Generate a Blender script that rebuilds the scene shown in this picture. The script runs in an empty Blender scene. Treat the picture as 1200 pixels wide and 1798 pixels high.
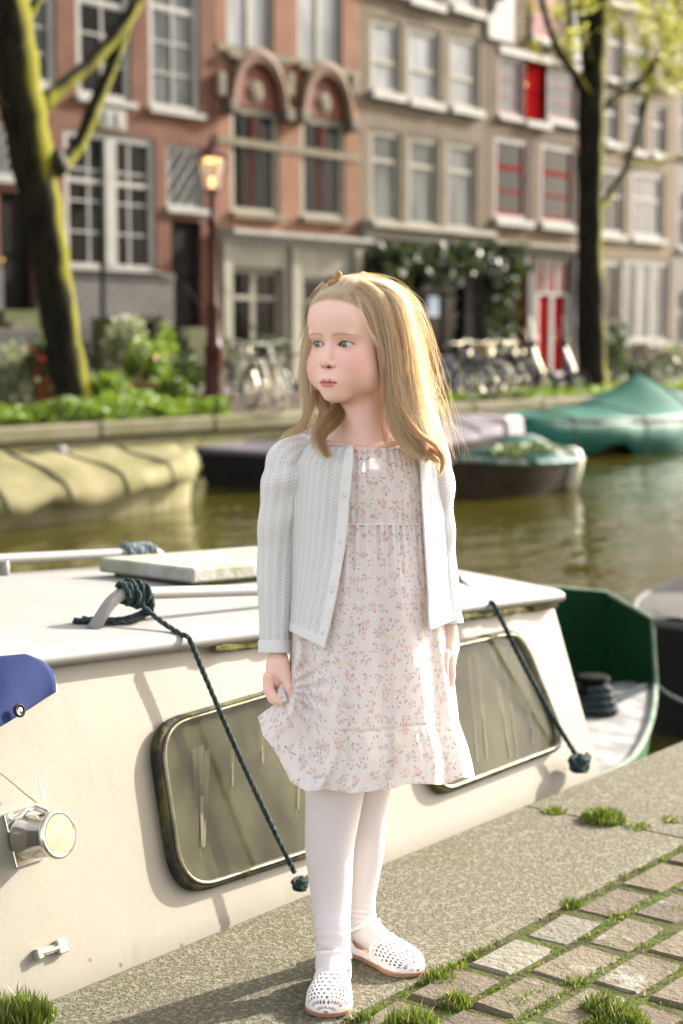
import bpy, bmesh, math, random
import numpy as np
from mathutils import Vector, Matrix
random.seed(7)
rng = np.random.default_rng(11)
scene = bpy.context.scene
COL = scene.collection
# ---------------------------------------------------------------- camera
CAMZ = 1.05
FPX = 2900.0                       # focal length in photo pixels (1200 x 1798)
TH = math.atan(299 / FPX)
AX = math.atan2(0.6209, 0.7839)    # plan angle between view direction and the canal
Rv = Vector((math.cos(math.pi / 2 - AX), -math.sin(math.pi / 2 - AX), 0))
Fh = Vector((math.sin(math.pi / 2 - AX), math.cos(math.pi / 2 - AX), 0))
Fv = Fh * math.cos(TH) + Vector((0, 0, -math.sin(TH)))
Uv = Fh * math.sin(TH) + Vector((0, 0, math.cos(TH)))
CP = Vector((0, 0, CAMZ))
cd = bpy.data.cameras.new('camera')
cam = bpy.data.objects.new('camera', cd)
COL.objects.link(cam)
cam.matrix_world = Matrix((( Rv.x, Uv.x, -Fv.x, 0), (Rv.y, Uv.y, -Fv.y, 0), (Rv.z, Uv.z, -Fv.z, CAMZ), (0, 0, 0, 1)))
cd.sensor_fit = 'VERTICAL'; cd.sensor_height = 36; cd.sensor_width = 24
cd.lens = 36 * FPX / 1798
cd.clip_end = 1500; cd.clip_start = 0.05
cd.dof.use_dof = True; cd.dof.focus_distance = 2.58; cd.dof.aperture_fstop = 3.9
scene.camera = cam
# ---------------------------------------------------------------- light
SUN_EL = math.radians(25)
L = Vector((math.cos(SUN_EL) * 0.973, -math.cos(SUN_EL) * 0.23, math.sin(SUN_EL))).normalized()
world = bpy.data.worlds.new('World'); scene.world = world; world.use_nodes = True
wn = world.node_tree
sky = wn.nodes.new('ShaderNodeTexSky'); sky.sky_type = 'NISHITA'; sky.sun_disc = False
sky.sun_elevation = SUN_EL; sky.sun_rotation = math.atan2(L.x, L.y)
sky.air_density = 1.0; sky.dust_density = 3.0; sky.ozone_density = 0.6
hs = wn.nodes.new('ShaderNodeHueSaturation'); hs.inputs['Saturation'].default_value = 0.42
wn.links.new(sky.outputs[0], hs.inputs['Color']); wm = wn.nodes.new('ShaderNodeMix'); wm.data_type = 'RGBA'; wm.blend_type = 'MULTIPLY'; wm.inputs[0].default_value = 1
wm.inputs[7].default_value = (1.06, 1.0, 0.95, 1); wn.links.new(hs.outputs[0], wm.inputs[6]); wn.links.new(wm.outputs[2], wn.nodes['Background'].inputs[0])
wn.nodes['Background'].inputs[1].default_value = 0.12
sl = bpy.data.lights.new('sun', 'SUN'); sl.energy = 3.7; sl.angle = math.radians(0.6); sl.color = (1, 0.925, 0.81)
so = bpy.data.objects.new('sun', sl); COL.objects.link(so)
so.rotation_euler = L.to_track_quat('Z', 'Y').to_euler(); so.location = (6, -4, 9)
scene.view_settings.view_transform = 'Standard'; scene.view_settings.look = 'None'
scene.view_settings.exposure = 2.2; scene.view_settings.gamma = 1
scene.cycles.max_bounces = 14; scene.cycles.diffuse_bounces = 10; scene.cycles.transmission_bounces = 12; scene.cycles.transparent_max_bounces = 12
scene.cycles.use_denoising = True

# ---------------------------------------------------------------- pixel <-> place
def ray(x, y):
    return Fv + Rv * ((x - 600) / FPX) + Uv * ((899 - y) / FPX)
def at_p(x, y, p):
    d = ray(x, y); return CP + d * (p / d.y)
def at_z(x, y, z):
    d = ray(x, y); return CP + d * ((z - CAMZ) / d.z)
def at_d(x, y, dist):
    d = ray(x, y); return CP + d * (dist / d.dot(Fh))

# ---------------------------------------------------------------- node helper
class S:
    def __init__(s, nt, v): s.nt = nt; s.v = v
    def _m(s, op, *o):
        n = s.nt.nodes.new('ShaderNodeMath'); n.operation = op
        for i, a in enumerate((s,) + o):
            a = a.v if isinstance(a, S) else a
            if isinstance(a, (int, float)): n.inputs[i].default_value = a
            else: s.nt.links.new(a, n.inputs[i])
        return S(s.nt, n.outputs[0])
    def __add__(s, o): return s._m('ADD', o)
    def __sub__(s, o): return s._m('SUBTRACT', o)
    def __mul__(s, o): return s._m('MULTIPLY', o)
    def __truediv__(s, o): return s._m('DIVIDE', o)
    def fract(s): return s._m('FRACT')
    def floor(s): return s._m('FLOOR')
    def abs(s): return s._m('ABSOLUTE')
    def sin(s): return s._m('SINE')
    def gt(s, o): return s._m('GREATER_THAN', o)
    def lt(s, o): return s._m('LESS_THAN', o)
    def pw(s, o): return s._m('POWER', o)
    def mx(s, o): return s._m('MAXIMUM', o)
    def mn(s, o): return s._m('MINIMUM', o)
    def step(s, a, b):
        n = s.nt.nodes.new('ShaderNodeMapRange'); n.interpolation_type = 'SMOOTHSTEP'
        s.nt.links.new(s.v, n.inputs[0]); n.inputs[1].default_value = a; n.inputs[2].default_value = b
        return S(s.nt, n.outputs[0])
class M:
    """a material under construction"""
    def __init__(s, name, rough=0.7, metal=0.0, spec=0.5):
        s.mat = bpy.data.materials.new(name); s.mat.use_nodes = True; s.nt = s.mat.node_tree
        s.b = s.nt.nodes['Principled BSDF']
        s.b.inputs['Roughness'].default_value = rough; s.b.inputs['Metallic'].default_value = metal
        s.b.inputs['Specular IOR Level'].default_value = spec
    def tc(s, kind='Object'):
        n = s.nt.nodes.new('ShaderNodeTexCoord'); return n.outputs[kind]
    def uv(s):
        n = s.nt.nodes.new('ShaderNodeSeparateXYZ'); s.nt.links.new(s.tc('UV'), n.inputs[0])
        return S(s.nt, n.outputs[0]), S(s.nt, n.outputs[1])
    def xyz(s, kind='Object'):
        n = s.nt.nodes.new('ShaderNodeSeparateXYZ'); s.nt.links.new(s.tc(kind), n.inputs[0])
        return [S(s.nt, n.outputs[i]) for i in range(3)]
    def noise(s, scale, detail=4, rough=0.55, stretch=None, kind='Object', dist=0.0):
        n = s.nt.nodes.new('ShaderNodeTexNoise'); n.inputs['Scale'].default_value = scale
        n.inputs['Detail'].default_value = detail; n.inputs['Roughness'].default_value = rough; n.inputs['Distortion'].default_value = dist
        if stretch:
            m = s.nt.nodes.new('ShaderNodeMapping'); m.inputs['Scale'].default_value = stretch
            s.nt.links.new(s.tc(kind), m.inputs[0]); s.nt.links.new(m.outputs[0], n.inputs[0])
        else: s.nt.links.new(s.tc(kind), n.inputs[0])
        return S(s.nt, n.outputs[0])
    def voronoi(s, scale, out='Distance', kind='Object', feat='F1'):
        n = s.nt.nodes.new('ShaderNodeTexVoronoi'); n.inputs['Scale'].default_value = scale; n.feature = feat
        s.nt.links.new(s.tc(kind), n.inputs[0]); return S(s.nt, n.outputs[out])
    def mix(s, f, a, b, blend='MIX'):
        n = s.nt.nodes.new('ShaderNodeMix'); n.data_type = 'RGBA'; n.blend_type = blend
        for i, v in ((0, f), (6, a), (7, b)):
            v = v.v if isinstance(v, S) else v
            if isinstance(v, (int, float)): n.inputs[i].default_value = v
            elif isinstance(v, tuple): n.inputs[i].default_value = (*v[:3], 1)
            else: s.nt.links.new(v, n.inputs[i])
        return S(s.nt, n.outputs[2])
    def attr(s, name='col'):
        n = s.nt.nodes.new('ShaderNodeVertexColor'); n.layer_name = name; return S(s.nt, n.outputs[0])
    def color(s, c):
        if isinstance(c, S): s.nt.links.new(c.v, s.b.inputs['Base Color'])
        else: s.b.inputs['Base Color'].default_value = (*c[:3], 1)
        return s
    def rough(s, c): s.nt.links.new(c.v, s.b.inputs['Roughness']); return s
    def bump(s, h, strength=0.5, dist=0.01):
        n = s.nt.nodes.new('ShaderNodeBump'); n.inputs['Strength'].default_value = strength; n.inputs['Distance'].default_value = dist
        s.nt.links.new(h.v, n.inputs['Height']); s.nt.links.new(n.outputs[0], s.b.inputs['Normal']); s.bn = n.outputs[0]; return s
    def translucent(s, c, f):
        t = s.nt.nodes.new('ShaderNodeBsdfTranslucent'); m = s.nt.nodes.new('ShaderNodeMixShader'); m.inputs[0].default_value = f
        if isinstance(c, S): s.nt.links.new(c.v, t.inputs[0])
        else: t.inputs[0].default_value = (*c[:3], 1)
        o = s.nt.nodes['Material Output']
        s.nt.links.new(s.b.outputs[0], m.inputs[1]); s.nt.links.new(t.outputs[0], m.inputs[2]); s.nt.links.new(m.outputs[0], o.inputs[0]); return s
def simple(name, c, c2=None, scale=8, rough=0.7, metal=0.0, bump=0.0, bscale=None, stretch=None, spec=0.1):
    m = M(name, rough, metal, spec)
    if c2: m.color(m.mix(m.noise(scale, 5, 0.6, stretch).step(0.32, 0.68), c, c2))
    else: m.color(c)
    if bump: m.bump(m.noise(bscale or scale * 4, 4, 0.6, stretch), bump, 0.01)
    return m.mat

# ---------------------------------------------------------------- mesh builder
class MB:
    def __init__(s): s.v = []; s.f = []; s.c = []; s.uvs = []; s.mi = []; s.cur = 0
    def add(s, vs, fs, mi=None):
        o = len(s.v); s.v += [tuple(a) for a in vs]; s.f += [tuple(i + o for i in f) for f in fs]
        s.mi += [s.cur if mi is None else mi] * len(fs); return s
    def box(s, x0, x1, y0, y1, z0, z1, mi=None):
        return s.add([(x, y, z) for x in (x0, x1) for y in (y0, y1) for z in (z0, z1)],
                     [(0, 1, 3, 2), (4, 6, 7, 5), (0, 4, 5, 1), (2, 3, 7, 6), (0, 2, 6, 4), (1, 5, 7, 3)], mi)
    def bbox(s, c, ax, ay, az, hx, hy, hz, bev=0.0, mi=None):
        """oriented box, bevelled by chamfering all edges"""
        c = Vector(c); ax, ay, az = Vector(ax), Vector(ay), Vector(az); vs = []; b = bev
        for sx in (-1, 1):
            for sy in (-1, 1):
                for sz in (-1, 1):
                    if b:
                        for k in range(3):
                            ex, ey, ez = hx - (b if k != 0 else 0), hy - (b if k != 1 else 0), hz - (b if k != 2 else 0)
                            vs.append(c + ax * sx * ex + ay * sy * ey + az * sz * ez)
                    else: vs.append(c + ax * sx * hx + ay * sy * hy + az * sz * hz)
        if not b:
            return s.add(vs, [(0, 1, 3, 2), (4, 6, 7, 5), (0, 4, 5, 1), (2, 3, 7, 6), (0, 2, 6, 4), (1, 5, 7, 3)], mi)
        I = lambda i, k: i * 3 + k
        q = []
        for k, (a, b2, c2, d) in ((0, (0, 1, 3, 2)), (0, (4, 6, 7, 5)), (1, (0, 4, 5, 1)), (1, (2, 3, 7, 6)), (2, (0, 2, 6, 4)), (2, (1, 5, 7, 3))):
            q.append((I(a, k), I(b2, k), I(c2, k), I(d, k)))
        for i in range(8): q.append((I(i, 0), I(i, 1), I(i, 2)))
        for a, b2, ka, kb in ((0, 1, 0, 1), (2, 3, 0, 1), (4, 5, 0, 1), (6, 7, 0, 1), (0, 2, 0, 2), (1, 3, 0, 2), (4, 6, 0, 2), (5, 7, 0, 2), (0, 4, 1, 2), (1, 5, 1, 2), (2, 6, 1, 2), (3, 7, 1, 2)):
            q.append((I(a, ka), I(b2, ka), I(b2, kb), I(a, kb)))
        return s.add(vs, q, mi)
    def tube(s, pts, r, n=8, closed=False, caps=True, mi=None, flat=1.0):
        pts = [Vector(p) for p in pts]; m = len(pts)
        rr = r if isinstance(r, (list, tuple)) else [r] * m
        vs = []; up = None
        for i, p in enumerate(pts):
            a = pts[(i - 1) % m] if (i or closed) else p; b = pts[(i + 1) % m] if (i < m - 1 or closed) else p
            t = (b - a).normalized() if (b - a).length > 1e-9 else Vector((0, 0, 1))
            if up is None:
                up = Vector((0, 0, 1)) if abs(t.z) < 0.9 else Vector((1, 0, 0))
            n1 = (up - t * up.dot(t))
            n1 = n1.normalized() if n1.length > 1e-6 else t.orthogonal().normalized()
            up = n1; n2 = t.cross(n1)
            for k in range(n):
                an = 2 * math.pi * k / n
                vs.append(p + (n1 * math.cos(an) * flat + n2 * math.sin(an)) * rr[i])
        fs = []
        for i in range(m if closed else m - 1):
            j = (i + 1) % m
            for k in range(n):
                l = (k + 1) % n; fs.append((i * n + k, i * n + l, j * n + l, j * n + k))
        if caps and not closed:
            fs.append(tuple(range(n))[::-1]); fs.append(tuple((m - 1) * n + k for k in range(n)))
        return s.add(vs, fs, mi)
    def grid(s, P, closed_u=False, mi=None):
        """P: array rows x cols x 3"""
        P = np.asarray(P); r, c = P.shape[:2]; idx = np.arange(r * c).reshape(r, c)
        if closed_u: idx = np.hstack([idx, idx[:, :1]])
        q = np.stack([idx[:-1, :-1], idx[:-1, 1:], idx[1:, 1:], idx[1:, :-1]], -1).reshape(-1, 4)
        return s.add(P.reshape(-1, 3).tolist(), q.tolist(), mi)
    def prism(s, poly, off, mi=None):
        """extrude polygon (3d points) by vector off"""
        n = len(poly); off = Vector(off); vs = [Vector(p) for p in poly] + [Vector(p) + off for p in poly]
        return s.add(vs, [tuple(range(n))[::-1], tuple(range(n, 2 * n))] + [(i, (i + 1) % n, n + (i + 1) % n, n + i) for i in range(n)], mi)
    def lathe(s, prof, c=(0, 0, 0), ax=(0, 0, 1), n=20, mi=None):
        """prof: (radius, height) list along ax"""
        ax = Vector(ax).normalized(); a = ax.orthogonal().normalized(); b = ax.cross(a); c = Vector(c); vs = []
        for r, h in prof:
            for k in range(n):
                t = 2 * math.pi * k / n; vs.append(c + ax * h + (a * math.cos(t) + b * math.sin(t)) * r)
        fs = [(i * n + k, i * n + (k + 1) % n, (i + 1) * n + (k + 1) % n, (i + 1) * n + k) for i in range(len(prof) - 1) for k in range(n)]
        fs.append(tuple(range(n))[::-1]); fs.append(tuple((len(prof) - 1) * n + k for k in range(n)))
        return s.add(vs, fs, mi)
    def build(s, name, mat, parent=None, smooth=False, fix=True):
        org = gloc(parent) if parent is not None else Vector((0, 0, 0))
        me = bpy.data.meshes.new(name)
        me.from_pydata([(a[0] - org.x, a[1] - org.y, a[2] - org.z) for a in s.v], [], s.f)
        for m in (mat if isinstance(mat, (list, tuple)) else [mat]): me.materials.append(m)
        if isinstance(mat, (list, tuple)): me.polygons.foreach_set('material_index', s.mi)
        if fix:
            bm = bmesh.new(); bm.from_mesh(me); bmesh.ops.recalc_face_normals(bm, faces=bm.faces); bm.to_mesh(me); bm.free()
        if smooth: me.polygons.foreach_set('use_smooth', [True] * len(me.polygons))
        me.update()
        o = bpy.data.objects.new(name, me); COL.objects.link(o)
        if parent is not None: o.parent = parent
        return o
def gloc(o):
    l = Vector(o.location)
    while o.parent: o = o.parent; l += o.location
    return l
def thing(name, label, cat, loc=(0, 0, 0), group=None):
    o = bpy.data.objects.new(name, None); COL.objects.link(o); o.location = loc
    o.empty_display_size = 0.1; o['label'] = label; o['category'] = cat
    if group: o['group'] = group
    return o
def tag(o, label, cat, group=None, kind=None):
    o['label'] = label; o['category'] = cat
    if group: o['group'] = group
    if kind: o['kind'] = kind
    return o
def struct(o): o['kind'] = 'structure'; return o
def children(o): return [c for c in bpy.data.objects if c.parent == o]
def copy_tree(o, parent=None):
    c = o.copy(); COL.objects.link(c); c.parent = parent
    for ch in children(o): copy_tree(ch, c)
    return c
def fastmesh(name, V, Q, mat, parent=None, uv=None, col=None, smooth=True):
    """numpy mesh; V world coords (n,3); Q (m,k); uv/col per vertex"""
    org = gloc(parent) if parent is not None else Vector((0, 0, 0))
    V = np.asarray(V, dtype=np.float64) - np.array(org); Q = np.asarray(Q, dtype=np.int32)
    me = bpy.data.meshes.new(name); me.vertices.add(len(V)); me.vertices.foreach_set('co', V.astype(np.float32).ravel())
    k = Q.shape[1]; me.loops.add(Q.size); me.loops.foreach_set('vertex_index', Q.ravel())
    me.polygons.add(len(Q)); me.polygons.foreach_set('loop_start', np.arange(0, Q.size, k, dtype=np.int32))
    me.polygons.foreach_set('loop_total', np.full(len(Q), k, dtype=np.int32))
    me.update(calc_edges=True)
    if smooth: me.polygons.foreach_set('use_smooth', np.ones(len(Q), dtype=bool))
    if uv is not None:
        l = me.uv_layers.new(name='UVMap'); l.data.foreach_set('uv', np.asarray(uv, dtype=np.float32)[Q.ravel()].ravel())
    if col is not None:
        a = me.color_attributes.new('col', 'FLOAT_COLOR', 'POINT'); c = np.ones((len(V), 4), dtype=np.float32); c[:, :3] = col
        a.data.foreach_set('color', c.ravel())
    me.materials.append(mat); me.validate(); me.update()
    o = bpy.data.objects.new(name, me); COL.objects.link(o)
    if parent is not None: o.parent = parent
    return o
def gridq(r, c, closed=False):
    idx = np.arange(r * c).reshape(r, c)
    if closed: idx = np.hstack([idx, idx[:, :1]])
    return np.stack([idx[:-1, :-1], idx[:-1, 1:], idx[1:, 1:], idx[1:, :-1]], -1).reshape(-1, 4)
def leaves(pts, size, flat=0.6, jit=0.4, r=rng):
    """quads (leaf shaped) at points; returns V,Q"""
    n = len(pts); pts = np.asarray(pts)
    a = r.normal(size=(n, 3)); a /= np.linalg.norm(a, axis=1)[:, None]
    b = np.cross(a, r.normal(size=(n, 3))); b /= np.linalg.norm(b, axis=1)[:, None]
    s = size * (1 + jit * r.uniform(-1, 1, size=(n, 1)))
    V = np.stack([pts - a * s, pts + b * s * 0.5 * flat, pts + a * s, pts - b * s * 0.5 * flat], 1).reshape(-1, 3)
    return V, np.arange(n * 4).reshape(n, 4)
# ================================================================ SETTING
QP, CAP0, WATER, FQ, FAC = 1.968, 1.543, -0.80, 16.0, 26.0
# materials of the ground
m = M('concrete_cap', 0.9, 0, 0.12)
n1 = m.noise(2.2, 5, 0.6); n2 = m.noise(150, 3, 0.7); n3 = m.noise(1.1, 3); n4 = m.voronoi(210)
c = m.mix(n2.step(0.3, 0.7), (0.0588, 0.05376, 0.03528), (0.1302, 0.1193, 0.084))
c = m.mix(n1.step(0.42, 0.72) * 0.5, c, (0.065, 0.068, 0.028))
c = m.mix(n4.lt(0.22) * 0.6, c, (0.06, 0.055, 0.05))
c = m.mix(m.voronoi(120).gt(0.62) * 0.5, c, (0.20, 0.187, 0.145))
m.color(c).bump(n2 + n4 * 0.8 + m.noise(380, 2) * .6, 0.5, 0.004); CONC = m.mat
m = M('brick_paver', 0.85, 0, 0.15)
at = m.attr(); n2 = m.noise(95, 4, 0.65); n1 = m.noise(14, 5, 0.65); n5 = m.noise(5, 3, 0.6)
c = m.mix(n2.step(0.25, 0.75) * 0.5, at, (0.12, 0.10, 0.08))
c = m.mix((n1 * n5).step(0.32, 0.40) * 0.6, c, (0.24, 0.24, 0.21))
c = m.mix(m.noise(3.3, 4).step(0.5, 0.7) * 0.4, c, (0.11, 0.115, 0.045))
m.color(c).bump(n2 + n1 * 1.8 + n5, 0.8, 0.008); PAVER = m.mat
SOIL = simple('joint_soil', (0.04, 0.036, 0.018), (0.055, 0.07, 0.015), 22, 0.95, bump=0.8, bscale=90)
m = M('grass_blade', 0.55); a = m.attr(); m.color(a).translucent(a, 0.35); GRASS = m.mat
m = M('canal_wall_stone', 0.85)
n1 = m.noise(0.8, 5, 0.65, (1, 1, 3)); n2 = m.noise(4, 5, 0.6)
c = m.mix(n1.step(0.35, 0.65), (0.15, 0.13, 0.07), (0.15, 0.15, 0.045)); c = m.mix(n2.step(0.45, 0.75) * 0.7, c, (0.06, 0.06, 0.02))
m.color(c).bump(n2, 0.5, 0.05); CANWALL = m.mat
COPING = simple('coping_stone', (0.1532, 0.1373, 0.09576), (0.1021, 0.09895, 0.04788), 1.3, 0.85, bump=0.3, bscale=6)
STREET = simple('street_bricks', (0.08299, 0.06384, 0.05107), (0.05107, 0.0415, 0.03192), 3, 0.9, bump=0.3, bscale=18)
EARTH = simple('earth', (0.10, 0.09, 0.06), (0.14, 0.12, 0.08), 1, 0.95)
# water
m = M('canal_water', 0.04, 0, 0.5); m.b.inputs['IOR'].default_value = 1.33
m.color(m.mix(m.noise(0.5, 3).step(0.35, 0.65), (0.030, 0.027, 0.003), (0.042, 0.038, 0.005)))
w = m.noise(1.1, 3, 0.5, (1.0, 2.2, 1), dist=0.4) + m.noise(5.0, 2, 0.5, (1.0, 1.6, 1)) * 0.16
m.bump(w, 0.15, 0.25); WATERM = m.mat

b = MB(); b.box(-12, 90, -40, CAP0 - 0.012, -1.5, -0.045); struct(b.build('ground', EARTH))
# near quay coping slabs with joints, rounded front arris
b = MB()
js = [-2.6, -1.2, 0.25, 1.66]
xj = at_z(1080, 1447, 0).x; js = [xj - 2.6 * k for k in range(4, 0, -1)] + [xj] + [xj + 2.6 * k for k in range(1, 10)]
for a, c2 in zip(js[:-1], js[1:]):
    prof = [(CAP0, -0.3), (CAP0, -0.006), (CAP0 + 0.012, 0.0), (QP - 0.022, 0.0), (QP - 0.006, -0.007), (QP, -0.024), (QP, -0.3)]
    b.prism([(a + 0.004, p, z) for p, z in prof], (c2 - a - 0.008, 0, 0))
struct(b.build('quay_coping', CONC))
b = MB(); b.box(-12, 40, CAP0, QP - 0.03, -1.6, -0.301); tag(b.build('quay_wall', CANWALL), 'stone quay wall below the concrete edge the girl stands on', 'quay wall')
# brick pavement (one surface)
b = MB(); pcol = []
row = 0; p = CAP0 - 0.062
base = [(0.105, 0.085, 0.056), (0.09, 0.073, 0.05), (0.12, 0.10, 0.067), (0.075, 0.06, 0.042), (0.10, 0.076, 0.05)]
while p > -2.2:
    s = -1.0 + (row % 2) * 0.11 + random.uniform(-0.03, 0.03)
    while s < 9:
        ln = random.choice([0.165, 0.17, 0.16, 0.175, 0.11]); dz = random.uniform(-0.002, 0.003)
        c = random.choice(base); f = random.uniform(0.85, 1.15)
        if s > 3.35 and p > 1.0 and random.random() < 0.75: c = (0.14, 0.07, 0.05)
        if random.random() < 0.05: c = (0.15, 0.145, 0.115)
        an = random.uniform(-0.05, 0.05); ax = Vector((math.cos(an), math.sin(an), random.uniform(-0.02, 0.02))).normalized()
        ay = Vector((-ax.y, ax.x, random.uniform(-0.02, 0.02))).normalized(); az = ax.cross(ay)
        k = len(b.v); b.bbox((s + ln / 2, p, -0.055 + dz), ax, ay, az, ln / 2 - random.uniform(0.002, 0.008), 0.0455 - random.uniform(0, .005), 0.05, 0.007)
        pcol += [(c[0] * f, c[1] * f, c[2] * f)] * (len(b.v) - k)
        s += ln + random.uniform(0.006, 0.02)
    p -= 0.103; row += 1
fp = b.build('brick_pavement', PAVER); struct(fp)
a = fp.data.color_attributes.new('col', 'FLOAT_COLOR', 'POINT'); cc = np.ones((len(b.v), 4), np.float32); cc[:, :3] = pcol; a.data.foreach_set('color', cc.ravel())
b = MB(); b.box(-1.3, 9.3, -2.3, CAP0 - 0.002, -0.04, -0.0085); struct(b.build('joint_soil', SOIL))
# water, canal bed, far bank
b = MB(); b.box(-40, 140, QP - 0.2, FQ + 0.1, WATER - 0.001, WATER); struct(b.build('water', WATERM))
b = MB(); b.box(-40, 140, QP - 0.2, FQ + 0.5, -3.2, -2.6); struct(b.build('canal_bed', EARTH))
b = MB(); b.box(-40, 140, FQ + 0.05, 80, -2.4, -0.02); struct(b.build('street', STREET))
b = MB(); b.box(-40, 140, FQ + 0.12, FQ + 0.05 + 0.4, -2.3, -0.2); b.box(-40, 140, FQ - 0.02, FQ + 0.12, -2.3, -0.24)
b.box(-40, 140, FQ - 0.14, FQ - 0.06, -0.72, -0.50)
tag(b.build('canal_wall', CANWALL), 'mossy stone canal wall along the far bank under the coping', 'canal wall')
b = MB()
s = -40
while s < 140: b.bbox((s + 1.1, FQ + 0.2 + random.uniform(-.02, .02), -0.105 + random.uniform(-.012, .012)), (1, 0, 0), (0, 1, 0), (0, 0, 1), 1.094, 0.3, 0.105, 0.03); s += 2.2
struct(b.build('far_coping', COPING))
b = MB(); b.box(-40, 140, 23.6, 26.1, -0.02, 0.13); struct(b.build('far_pavement', simple('flagstones', (0.3, 0.28, 0.25), (0.2, 0.19, 0.17), 2, 0.9)))

# ---------------------------------------------------------------- grass in the joints
def blades(pts, h, w=0.0022, lean=0.6):
    n = len(pts); P = np.asarray(pts); an = rng.uniform(0, 2 * np.pi, n); hh = h * rng.uniform(0.4, 1.2, n)
    le = rng.uniform(0, lean, n) * hh; d = np.stack([np.cos(an), np.sin(an), 0 * an], 1); sd = np.stack([-np.sin(an), np.cos(an), 0 * an], 1) * w
    z = np.array([0, 0, 1.0]); mid = P + d * (le * 0.35)[:, None] + z * (hh * 0.6)[:, None]; tip = P + d * le[:, None] + z * hh[:, None]
    V = np.stack([P - sd, P + sd, mid + sd * 0.7, tip, tip, mid - sd * 0.7], 1)
    V[:, 4] = tip + sd * 0.1
    Q = np.arange(n)[:, None] * 6
    Q = np.concatenate([Q + np.array([[0, 1, 2, 5]]), Q + np.array([[5, 2, 3, 4]])], 0)
    c0 = np.array([0.095, 0.14, 0.012]) * rng.uniform(0.6, 1.5, (n, 1)); y = rng.random(n) < 0.12; c0[y] = [0.30, 0.26, 0.10]
    return V.reshape(-1, 3), Q, np.repeat(c0, 6, axis=0)
gp, gh = [], []
def tuft(x, y, r, n, h, z=-0.02, stretch=(1, 1)):
    c = at_z(x, y, 0)
    for i in range(n):
        a2, rr = random.uniform(0, 6.28), r * math.sqrt(random.random())
        gp.append((c.x + math.cos(a2) * rr * stretch[0], c.y + math.sin(a2) * rr * stretch[1], z)); gh.append(h * (1.1 - 0.5 * rr / r))
for x, y, r, n, h in ((770, 1712, .035, 420, .03), (800, 1695, .025, 240, .026), (830, 1672, .02, 200, .022), (870, 1650, .02, 130, .018), (905, 1628, .018, 110, .016), (1003, 1583, .022, 260, .028), (1025, 1560, .015, 60, .012), (1085, 1535, .015, 70, .012), (1060, 1440, .05, 800, .028), (975, 1425, .03, 120, .012), (1120, 1452, .03, 100, .01),
                      (640, 1785, .02, 160, .03), (655, 1770, .012, 80, .02), (725, 1795, .04, 500, .045), (700, 1800, .03, 300, .04), (800, 1755, .03, 380, .035), (815, 1740, .02, 160, .02), (880, 1735, .03, 200, .02), (915, 1750, .035, 360, .022), (960, 1660, .03, 330, .016), (950, 1735, .03, 250, .02), (1010, 1715, .03, 300, .02), (1060, 1762, .035, 700, .035), (1085, 1778, .04, 700, .035), (1110, 1790, .03, 350, .03), (1045, 1790, .03, 200, .02),
                      (1080, 1600, .03, 320, .018), (1030, 1640, .03, 260, .016), (1150, 1560, .03, 200, .014), (1190, 1590, .03, 250, .016), (1150, 1620, .03, 220, .014), (1170, 1750, .03, 220, .016), (1190, 1690, .03, 220, .016), (1120, 1650, .03, 160, .014), (30, 1795, .05, 650, .05), (65, 1788, .03, 220, .03), (10, 1790, .03, 200, .04), (1180, 1440, .03, 60, .01)):
    tuft(x, y, r, n, h, 0.0 if (x < 80 or (x in (1060, 975, 1120, 1180) and y < 1460)) else -0.018)
row = 0; p = CAP0 - 0.010
while p > -1.0:                       # along the bed joints and the head joints
    for i in range(900):
        s = random.uniform(1.0, 6.0)
        if math.sin(s * 7 + row * 2.1) + math.sin(s * 17.3 + row) + random.uniform(-1, 1) > -0.7:
            gp.append((s, p + random.gauss(0, 0.006), -0.010)); gh.append(0.010 if row else 0.015)
    p -= 0.103; row += 1
gp2 = np.array(gp); V, Q, C = blades(gp2, np.array(gh))
g = fastmesh('grass', V, Q, GRASS, col=C, smooth=False); g['kind'] = 'stuff'
tag(g, 'short green grass and moss growing in the joints between the paving bricks', 'grass', kind='stuff')

# ================================================================ HOUSES
def bricks(name, c1, c2, mortar=(0.4, 0.36, 0.3)):
    m = M(name, 0.85, 0, 0.12); n = m.nt.nodes.new('ShaderNodeTexBrick'); mp = m.nt.nodes.new('ShaderNodeMapping'); mp.inputs['Rotation'].default_value = (math.pi / 2, 0, 0)
    m.nt.links.new(m.tc('Object'), mp.inputs[0]); m.nt.links.new(mp.outputs[0], n.inputs[0])
    n.inputs['Scale'].default_value = 1; n.inputs['Brick Width'].default_value = 0.22; n.inputs['Row Height'].default_value = 0.07; n.inputs['Mortar Size'].default_value = 0.006
    n.inputs['Color1'].default_value = (*c1, 1); n.inputs['Color2'].default_value = (*c2, 1); n.inputs['Mortar'].default_value = (*mortar, 1)
    m.color(m.mix(m.noise(1.1, 4, 0.65).step(0.3, 0.75) * 0.55, S(m.nt, n.outputs[0]), tuple(v * 0.55 for v in c2))); return m.mat
BR_A = bricks('red_brick', (0.1112, 0.04233, 0.02279), (0.08954, 0.03256, 0.01845), (0.152, 0.1216, 0.0912))
BR_B = bricks('orange_brick', (0.1953, 0.09361, 0.05372), (0.1628, 0.07326, 0.04233), (0.1672, 0.1292, 0.0912))
BR_C = bricks('brown_brick', (0.1203, 0.09483, 0.06199), (0.09483, 0.07293, 0.04959), (0.152, 0.1292, 0.0988))
BR_D = bricks('dark_brown_brick', (0.09728, 0.06382, 0.04012), (0.07293, 0.04862, 0.03161), (0.1368, 0.114, 0.0836))
BR_E = bricks('tan_brick', (0.1568, 0.1167, 0.07293), (0.1314, 0.0985, 0.06199), (0.1672, 0.1444, 0.1064))
STONE = simple('sandstone', (0.1465, 0.1275, 0.08954), (0.1085, 0.09223, 0.06512), 3, 0.8)
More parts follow.
